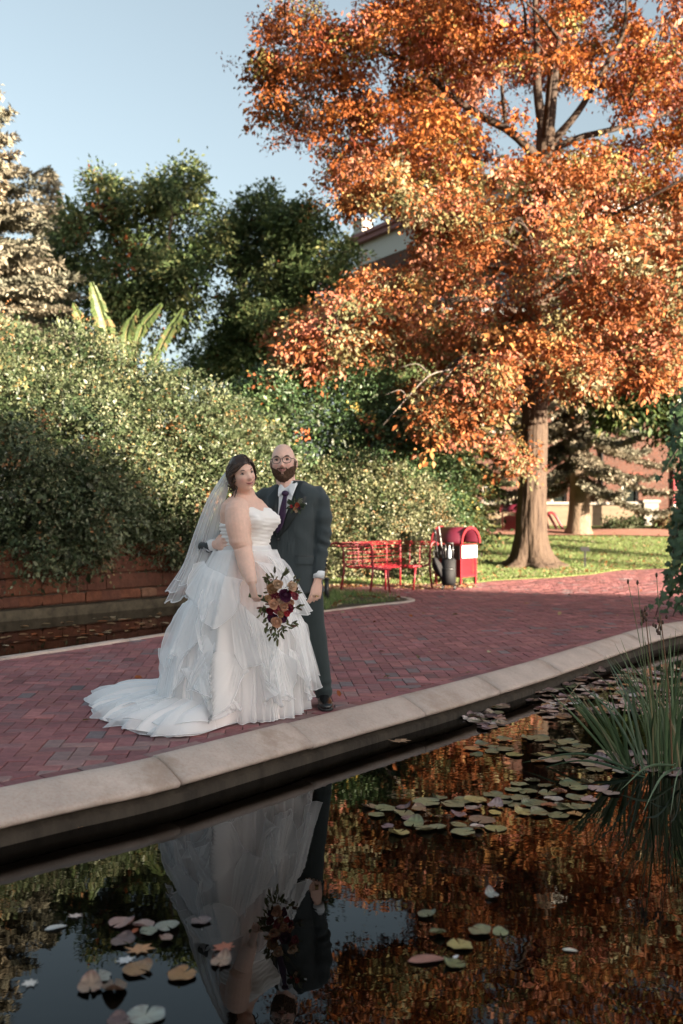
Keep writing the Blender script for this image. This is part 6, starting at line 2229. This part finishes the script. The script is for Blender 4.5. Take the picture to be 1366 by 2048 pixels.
def flower(parent, c, rad, col, face, name='flower', petals=15):
    g = G()
    f = nrmz(np.array(face, float)); a1 = nrmz(np.cross(f, (.3, .2, 1))); a2 = np.cross(f, a1)
    g.ell(np.asarray(c), (rad * .42,) * 3, nu=10, nv=7, col=np.array(col) * .8)
    for k in range(petals):
        ring = k / petals
        an = k * 2.4
        tilt = .25 + 1.05 * ring
        d = math.sin(tilt) * (math.cos(an) * a1 + math.sin(an) * a2) + math.cos(tilt) * f
        sd = -math.sin(an) * a1 + math.cos(an) * a2
        nn = np.cross(sd, d)
        L = rad * (.65 + .45 * ring); W = rad * (.38 + .3 * ring)
        V = []
        for i in range(4):
            t = i / 3
            for j in (-1, 0, 1):
                w = W * math.sin(math.pi * (.18 + .62 * t)) * j
                V.append(np.asarray(c) - f * rad * .25 + d * L * t + sd * w + nn * (rad * .18 * (abs(j) - 1) * -1 + .15 * rad * t * t))
        fs = [(i * 3 + j, i * 3 + j + 1, i * 3 + j + 4, i * 3 + j + 3) for i in range(3) for j in range(2)]
        g.add(V, fs, np.array(col) * math.exp(r.normal() * .15) * np.repeat(np.array([.75, .9, 1.05, 1.12]), 3)[:, None])
    return g.build(name, M_petal, parent)


BQ = dict(b=(.16, .012, .03), p=(.50, .27, .17), c=(.58, .40, .27), d=(.07, .014, .045), r=(.38, .03, .04), m=(.34, .07, .09), t=(.36, .20, .10))
for x, y, rad, c in ((545, 1178, 15, 't'), (556, 1168, 13, 'c'), (585, 1172, 13, 'c'), (583, 1180, 9, 'r'), (549, 1192, 14, 'b'), (571, 1190, 17, 'd'), (558, 1200, 17, 'c'), (547, 1208, 13, 'p'), (578, 1206, 14, 'p'), (571, 1198, 9, 'm'), (556, 1219, 13, 'm'), (568, 1214, 11, 'p'),
                     (581, 1216, 11, 'b'), (545, 1236, 14, 'd'), (553, 1244, 14, 'p'), (566, 1237, 11, 'd'), (562, 1228, 10, 't'), (574, 1226, 9, 'r'), (540, 1222, 10, 'b'), (590, 1192, 10, 'm'), (536, 1196, 9, 't')):
    flower(bq, at(x, y, 6.17 + r.normal() * .02), rad * .78 / F * 6.2, BQ[c], (.25 + r.normal() * .25, -1, .1 + r.normal() * .25))
pos, dr, nr, LL, cc = [], [], [], [], []
g = G()
for (x0, y0, x1, y1, m_) in ((538, 1190, 532, 1166, 10), (545, 1175, 548, 1150, 10), (560, 1170, 572, 1146, 12), (570, 1175, 592, 1158, 12), (532, 1212, 522, 1230, 10), (540, 1235, 530, 1258, 12), (552, 1250, 556, 1284, 14), (560, 1248, 564, 1268, 10), (570, 1240, 590, 1243, 12), (585, 1215, 600, 1210, 8),
                            (585, 1190, 602, 1182, 8), (545, 1168, 536, 1156, 10), (548, 1250, 542, 1272, 10), (532, 1200, 540, 1180, 12), (528, 1212, 536, 1228, 12)):
    a, b = at(x0, y0, 6.2), at(x1, y1, 6.19)
    P = spline([a, (a + b) / 2 + r.normal(size=3) * .01, b], 10)
    g = G(); g.tube(P, .002, 5, col=(.08, .07, .03)); g.build('sprig', M_petal, bq)
    for k in range(m_):
        t = r.random() ** .8
        p = P[int(t * 9)] + r.normal(size=3) * np.array([.006, .012, .006])
        d0 = nrmz(b - a)
        pos.append(p); dr.append(d0 + r.normal(size=3) * .65); nr.append(np.array([0, -1, .2]) + r.normal(size=3) * .5); LL.append(r.uniform(.03, .052)); cc.append(pick(r, [(3, (.085, .10, .04)), (2, (.12, .12, .05)), (1, (.06, .055, .03)), (.6, (.16, .07, .05))], 1)[0])
link('greenery', leaf_mesh('greenery', np.array(pos), np.array(dr), np.array(nr), np.array(LL), np.array(LL) * .34, np.array(cc), 'oval'), M_leaf, bq, True, 'stuff')
g = G(); g.tube([at(498, 1190, 6.25), at(520, 1195, 6.245), at(548, 1204, 6.21)], [.014, .016, .02], 10, col=(.10, .12, .05)); g.build('stems', M_petal, bq)

# ------------------------------------------------------------------ groom
GX, GY = (584 - 683) / F * 7.0, 7.0
groom = thing('person', 'bald bearded man with glasses in a dark green grey suit and purple tie', 'person', (GX, GY, 0))
gf = nrmz(np.array([-.30, -.954, 0])); gr = np.array([-gf[1], gf[0], 0])      # forward; towards the right of the picture
GC = np.array([GX, GY, 0])
zj = np.array([.795, .90, 1.014, 1.17, 1.30, 1.40, 1.455, 1.495, 1.525, 1.552, 1.575])
Wj = np.array([.230, .216, .202, .190, .200, .214, .218, .212, .180, .112, .082])
Dj = np.array([.172, .162, .158, .150, .148, .140, .128, .112, .095, .082, .075])
Cj = np.array([.0, .01, .015, .015, .01, .0, -.005, -.01, -.015, -.02, -.02])


def gring(z, n=56, off=0.0, k=2.5):
    a = np.arange(n) * 2 * np.pi / n
    c_, s_ = np.cos(a), np.sin(a)
    W = np.interp(z, zj, Wj) + off; D_ = np.interp(z, zj, Dj) + off
    uu = np.sign(c_) * np.abs(c_) ** (2 / k) * W; dd = np.sign(s_) * np.abs(s_) ** (2 / k) * D_ + np.interp(z, zj, Cj)
    return GC + uu[:, None] * gr + dd[:, None] * gf + np.array([0, 0, z])


ghc = at(567, 926, 6.97)
Mg = frame_of((-.06, -1, .06), (-.045, .06, 1))
GS = 1.07
LA = spline([at(631, 988, 6.98), at(641, 1010, 6.95), at(646, 1050, 6.93), at(644, 1088, 6.92), at(640, 1125, 6.88), at(637, 1156, 6.85)], 24)       # his left arm
LR = np.interp(np.linspace(0, 5, 24), range(6), (.060, .069, .062, .057, .051, .046))


def waist_pt(deg, z, off):
    d = np.array([math.cos(R(deg)), math.sin(R(deg)), 0])
    p = torso(np.array([math.atan2(d @ cw, d @ cf)]), z)[0]
    return p + d * off, d


wa, na_ = waist_pt(186, 1.135, .048)
wb, nb_ = waist_pt(252, 1.15, .050)
RW = wa; RD = nrmz(wb - wa); RN = -nrmz(na_ + nb_)
RA = spline([at(522, 992, 7.06), at(510, 1012, 7.08), at(486, 1055, 7.02), RW - RD * .13 + np.array([.0, .05, .0]), RW - RD * .012], 24)
RR = np.interp(np.linspace(0, 4, 24), range(5), (.070, .074, .062, .053, .046))
g = G()
g.loft([gring(z, 40, -.02) for z in np.linspace(.86, 1.57, 24)], True)
head_geo(g, True, Mg, ghc, GS)
g.tube([GC + (0, 0, 1.5) + gf * -.01, at(573, 975, 6.99), at(570, 950, 7.0), at(568, 930, 7.0)], [.09, .072, .068, .066], 18)
for Q, rr in ((LA, .032), (RA, .032)): g.tube(Q, np.full(len(Q), rr), 10)
LH = at(635, 1162, 6.85); LD = (-.16, -.06, -1)
hand_geo(g, LH, LD, (-.55, .75, 0), (.30, .35, .3), .03, 1.1, -1, .35)
hand_geo(g, RW, RD, RN, (.22, .30, .25), .05, 1.05, -1, .8)
for sgn in (-1, 1):
    l = GC + gr * .10 * sgn
    g.tube([l + (0, 0, .92), l + (0, 0, .5), l + (0, 0, .08)], [.08, .06, .045], 10)
me = remesh(g, .0052, 'groom_body', 3)
skin_cols(me, Mg, ghc, GS, (.79, .51, .41), (.54, .22, .19), True)
smooth(me)
link('body', me, M_skin, groom, True)
eyes(groom, Mg, ghc, GS, True, (.07, .042, .03))
mouth(groom, Mg, ghc, GS, True, (.50, .22, .20), .027, .009)
# beard and moustache: a shaggy layer over the jaw
u = sph(220, 170)
q = head_pts(u, True)
x, y, z = q[..., 0], q[..., 1], q[..., 2]
ax_ = np.abs(x)
wob = .004 * vn(q, 60, 3)
cheek = -.050 + .55 * np.clip(ax_ - .028, 0, .05) + wob
m = (z < cheek) & (y > -.012 - .25 * np.clip(-z - .03, 0, .1)) & (z > -.128)
m |= (ax_ < .031) & (z < -.0385 + .25 * ax_ * 0 + wob * .4) & (z > -.0495) & (y > 0) & (z < -.036)
m |= (ax_ > .064) & (z < .006 + wob) & (y > -.004) & (y < .04) & (z > -.1)
m &= ~(((x / .0245) ** 2 + ((z + .0572 - .009 * (x / .024) ** 2) / .0085) ** 2 < 1) & (y > 0))
m &= ~((ax_ < .008) & (z > -.076) & (z < -.066) & (y > 0))
dens = np.where(m, 1, 0)
P = head_pts(u, True)
nrm_ = nrmz(q * np.array([1, 1, .8]))
P = P + nrm_ * (.0055 + .009 * np.clip((-z - .07) / .05, 0, 1) + .0035 * vn(q, 120, 2) + .002 * vn(q, 260, 4))[..., None]
Pw = P @ Mg.T * GS + ghc
g = G(); nv, nu = m.shape; fs = []
for k in range(nv - 1):
    for i in range(nu):
        j = (i + 1) % nu
        if m[k, i] and m[k, j] and m[k + 1, i] and m[k + 1, j]: fs.append((k * nu + i, (k + 1) * nu + i, (k + 1) * nu + j, k * nu + j))
g.add(Pw.reshape(-1, 3), fs); g.build('beard', M_beard, groom)
# glasses
gl = []
g = G()
for sx in (-1, 1):
    pts = []
    for k in range(25):
        a = 2 * np.pi * k / 24
        ca_, sa_ = math.cos(a), math.sin(a)
        xx = sx * .034 + .0265 * np.sign(ca_) * abs(ca_) ** .75; zz = .008 + .0205 * np.sign(sa_) * abs(sa_) ** .75
        pts.append((xx, .108 - 3.2 * xx * xx, zz))
    g.tube(np.array(pts) @ Mg.T * GS + ghc, .0021, 6)
    g.tube(np.array([(sx * .059, .099, .016), (sx * .076, .085, .016), (sx * .084, .02, .010), (sx * .084, -.02, .004)]) @ Mg.T * GS + ghc, .0024, 6)
g.tube(np.array([(-.009, .109, .012), (0, .111, .015), (.009, .109, .012)]) @ Mg.T * GS + ghc, .0022, 6)
g.build('glasses', M_glasses, groom)


# suit jacket
g = G()
g.loft([gring(z) for z in np.linspace(.795, 1.572, 46)], True)
g.tube(LA[:-1], LR[:-1], 24); g.tube(RA[:-1], RR[:-1], 24)
g.ell(at(632, 990, 6.99), (.072, .08, .066), nu=20, nv=14); g.ell(at(529, 993, 7.05), (.072, .08, .066), nu=20, nv=14)
me = remesh(g, .0085, 'jacket', 5)
V = mverts(me); N_ = mnormals(me)
rel = V - GC
uq = rel @ gr; zq = V[:, 2]
arm_m = np.clip((np.abs(uq) - .20) / .03, 0, 1)
w = .009 * vn(np.stack([uq * 4, V[:, 1] * 4, zq * 15], 1), 1.0, 4) * (.35 + arm_m)
w += .006 * gs(zq, 1.17, .07) * np.sin((uq + .045) * 46 + (zq - 1.17) * np.sign(uq + .045) * 38) * (np.abs(uq) < .2)
w += .010 * arm_m * np.sin(zq * 75 + 14 * uq + 3 * vn(V, 8, 1)) * (gs(zq, 1.14, .10) + .5 * gs(zq, .93, .06))
w += .006 * vn(np.stack([uq * 9 + zq * 6, V[:, 1] * 6, zq * 9 - uq * 5], 1), 1.3, 8)
w -= .006 * gs(np.abs(uq), .192, .008) * (zq < 1.40) * (rel @ gf > .0)
setverts(me, V + N_ * w[:, None])
smooth(me)
jk = link('jacket', me, M_suit, groom, True)
bvh = BVHTree.FromPolygons([tuple(v) for v in mverts(me)], [tuple(p.vertices) for p in me.polygons])


def cast(uu, zz, off):
    o = GC + gr * uu + np.array([0, 0, zz]) + gf * .8
    h = bvh.ray_cast(Vector(o), Vector(-gf))
    d = (h[0] if h[0] is not None else Vector(GC + gr * uu + np.array([0, 0, zz]) + gf * .1))
    return np.array(d) + gf * off


def patch(name, poly, off, m_, parent, thick=.004, nsub=9, world=True):      # a cloth piece lying on the chest; poly = two edges, from top to bottom
    A, B = spline(poly[0], nsub * 3) if len(poly[0]) > 2 else np.linspace(poly[0][0], poly[0][1], nsub * 3), spline(poly[1], nsub * 3) if len(poly[1]) > 2 else np.linspace(poly[1][0], poly[1][1], nsub * 3)
    return patch_rows(name, A, B, off, m_, parent, thick)


def patch_rows(name, A, B, off, m_, parent, thick=.004, n=9):
    rows = []
    A, B = np.asarray(A, float), np.asarray(B, float)
    for a, b in zip(A, B):
        row = []
        for t in np.linspace(0, 1, n):
            q_ = a + (b - a) * t
            e = thick if 0 < t < 1 else 0
            row.append(cast(q_[0], q_[1], off + e))
        rows.append(row)
    g = G(); g.grid(rows)
    return g.build(name, m_, parent)


def seg(pts, n=26):
    pts = np.asarray(pts, float)
    s = np.concatenate([[0], np.cumsum(np.linalg.norm(np.diff(pts, axis=0), axis=1))])
    t = np.linspace(0, s[-1], n)
    return np.stack([np.interp(t, s, pts[:, k]) for k in range(2)], 1)


BU, BZ = -.045, 1.175
patch_rows('shirt', seg([(-.062, 1.548), (-.045, 1.40), (BU - .004, 1.205)]), seg([(.066, 1.548), (.040, 1.40), (BU + .004, 1.205)]), .004, M_shirt, groom, .002)
tie = patch_rows('tie', seg([(-.020, 1.478), (-.016, 1.455), (-.036, 1.33), (-.050, 1.24), (BU - .006, 1.205)]), seg([(.020, 1.478), (.014, 1.455), (.018, 1.33), (-.006, 1.24), (BU + .006, 1.205)]), .014, M_tie, groom, .006)
g = G()
kc = cast(0.0, 1.478, .022)
g.ell(kc, (.025, .016, .020), nu=14, nv=10); g.build('tie_knot', M_tie, tie)
# collar points and stand
for sx in (-1, 1):
    patch_rows('collar', seg([(sx * .010, 1.512), (sx * .03, 1.478), (sx * .048, 1.455)]), seg([(sx * .062, 1.558), (sx * .064, 1.51), (sx * .055, 1.466)]), .016, M_shirt, groom, .006)
g = G()
rings = []
for z, o in ((1.50, .0), (1.535, .0), (1.562, -.006), (1.565, -.010), (1.54, -.012)):
    a = np.arange(32) * 2 * np.pi / 32
    rings.append(np.array([GX, GY, z]) + gf * -.012 + (.082 + o) * np.cos(a)[:, None] * gr + (.082 + o) * np.sin(a)[:, None] * gf + np.array([-.012, 0, 0]))
g.loft(rings, False); g.build('collar_stand', M_shirt, groom)
# peaked satin lapels
patch_rows('lapel', seg([(.074, 1.565), (.052, 1.42), (.000, 1.28), (BU + .003, BZ + .012)], 30), seg([(.092, 1.562), (.098, 1.50), (.148, 1.452), (.118, 1.37), (.035, 1.24), (BU + .016, BZ)], 30), .010, M_satin, jk, .006)
patch_rows('lapel', seg([(-.070, 1.565), (-.056, 1.42), (-.058, 1.28), (BU - .003, BZ + .012)], 30), seg([(-.090, 1.560), (-.100, 1.50), (-.150, 1.452), (-.135, 1.37), (-.095, 1.24), (BU - .016, BZ)], 30), .010, M_satin, jk, .006)
# front edge, pocket flaps, buttons
patch_rows('front_edge', seg([(BU - .004, BZ), (BU + .0, 1.0), (BU + .03, .83)]), seg([(BU + .002, BZ), (BU + .006, 1.0), (BU + .036, .83)]), .003, M_satin, jk, .002, 4)
for u0, u1 in ((.085, .195), (-.19, -.10)):
    patch_rows('pocket_flap', seg([(u0, 1.048), (u0 + .004, .995)]), seg([(u1, 1.042), (u1 - .004, .992)]), .006, M_suit, jk, .006)
    patch_rows('pocket_welt', seg([(u0, 1.055), (u0, 1.046)]), seg([(u1, 1.049), (u1, 1.040)]), .008, M_satin, jk, .003)
g = G(); g.ell(cast(BU + .006, BZ - .012, .008), (.011, .006, .011), nu=12, nv=8); g.build('button', M_blackp, jk)
patch_rows('pocket_square', seg([(.128, 1.410), (.130, 1.398)]), seg([(.150, 1.413), (.150, 1.400)]), .008, M_shirt, jk, .004)
# cuffs
for Q, Rr, k in ((LA, LR, -3), (RA, RR, -3)):
    a, b = Q[k], Q[-1]
    d = nrmz(b - a)
    g = G(); g.tube([a, b + d * .004], [Rr[-1] * .90, Rr[-1] * .84], 20); g.build('cuff', M_shirt, groom)
for kk in range(3):
    g = G(); p = LA[-4 - kk]; g.ell(p + np.array([.046, -.02, 0]), (.006, .006, .006), nu=8, nv=6); g.build('button', M_blackp, jk)
g = G(); rp_ = LH + nrmz(np.array(LD)) * .105 + np.array([.012, -.006, 0]); g.tube([rp_ + (0, 0, .003), rp_ - (0, 0, .003)], .0115, 12); g.build('ring', M_gold, groom)
# trousers and shoes
g = G()
hipc = GC + np.array([0, 0, 0])
g.loft([gring(z, 40, -.012) for z in np.linspace(.80, 1.0, 8)], True)
fL = gnd(648, 1404, 0)
kneeL = at(634, 1300, 6.97)
g.tube(spline([GC + gr * .105 + (0, 0, .88), GC + gr * .115 + (0, 0, .74), at(631, 1290, 6.98), at(643, 1350, 6.98), at(648, 1394, 6.99)], 18), np.interp(np.linspace(0, 4, 18), range(5), (.115, .110, .082, .068, .064)), 22)
g.tube(spline([GC - gr * .10 + (0, 0, .88), GC - gr * .11 + (0, 0, .74), at(574, 1290, 7.06), at(570, 1392, 7.12)], 18), np.interp(np.linspace(0, 3, 18), range(4), (.115, .110, .08, .064)), 22)
me = remesh(g, .0095, 'trousers', 4)
V = mverts(me); N_ = mnormals(me)
setverts(me, V + N_ * (.007 * vn(V * np.array([3, 3, 9]), 1.2, 6) + .005 * gs(V[:, 2], .12, .08) * np.sin(V[:, 2] * 85 + 12 * V[:, 0]))[:, None])
smooth(me); link('trousers', me, M_suit2, groom, True)
for c, yaw in ((at(648, 1404, 6.96), .10), (at(571, 1404, 7.10), -.3)):
    g = G()
    d = np.array([math.sin(yaw), -math.cos(yaw), 0]); sd = np.array([-d[1], d[0], 0])
    a = np.arange(18) * 2 * np.pi / 18
    rings = []
    for t, w_, h_ in ((-.095, .026, .05), (-.08, .034, .068), (-.03, .040, .082), (.02, .043, .074), (.08, .050, .056), (.13, .050, .046), (.17, .040, .038), (.195, .022, .026)):
        x_ = np.cos(a) * w_; z_ = (np.sin(a) * .5 + .5) * h_
        z_ = np.where(np.sin(a) < -.5, 0, z_)
        rings.append(np.array([c[0], c[1], .014]) + d * t + x_[:, None] * sd + np.stack([0 * a, 0 * a, z_], 1))
    g.loft(rings, True)
    sh_ = g.build('shoe', M_shoe, groom)
    g = G(); g.loft([[np.array([c[0], c[1], z]) + d * t * 1.02 + sd * w_ for t, w_ in ((-.098, .0), (-.085, .03), (-.02, .036), (.08, .052), (.14, .05), (.185, .03), (.198, 0), (.185, -.03), (.14, -.05), (.08, -.052), (-.02, -.036), (-.085, -.03))] for z in (.001, .016)], True)
    g.build('sole', M_blackp, sh_)
# boutonniere
bo = thing('boutonniere', None, None); bo.parent = groom; bo.matrix_parent_inverse = groom.matrix_basis.inverted()
bc = cast(.088, 1.392, .03)


def bpt(dx, dy, dd=0.0): return bc + gr * dx + np.array([0, 0, dy]) + gf * dd


for dx, dy, rad, c in ((.014, .004, .020, 'm'), (.030, -.012, .012, 'd'), (-.030, -.004, .012, 'r'), (-.004, -.020, .014, 't'), (.006, -.036, .012, 'c')):
    flower(bo, bpt(dx, dy, .008), rad, (.55, .12, .07) if c == 'm' else BQ[c], gf + r.normal(size=3) * .25, 'flower', 12)
pos, dr, nr, LL, cc = [], [], [], [], []
for k in range(34):
    a = r.uniform(0, 6.28)
    dx, dy = math.cos(a) * 1.15, math.sin(a)
    if dy < -.5 and r.random() < .5: dy = -dy
    pos.append(bpt(dx * .016, dy * .014)); dr.append(gr * dx + np.array([0, 0, dy + .15]) + gf * .1); nr.append(gf + r.normal(size=3) * .35)
    LL.append(r.uniform(.03, .062)); cc.append(pick(r, [(3, (.05, .075, .045)), (2, (.085, .11, .07)), (1, (.3, .3, .22))], 1)[0])
link('leaf_spray', leaf_mesh('leaf_spray', np.array(pos), np.array(dr), np.array(nr), np.array(LL), np.array(LL) * .36, np.array(cc), 'oval'), M_leaf, bo, False, 'stuff')
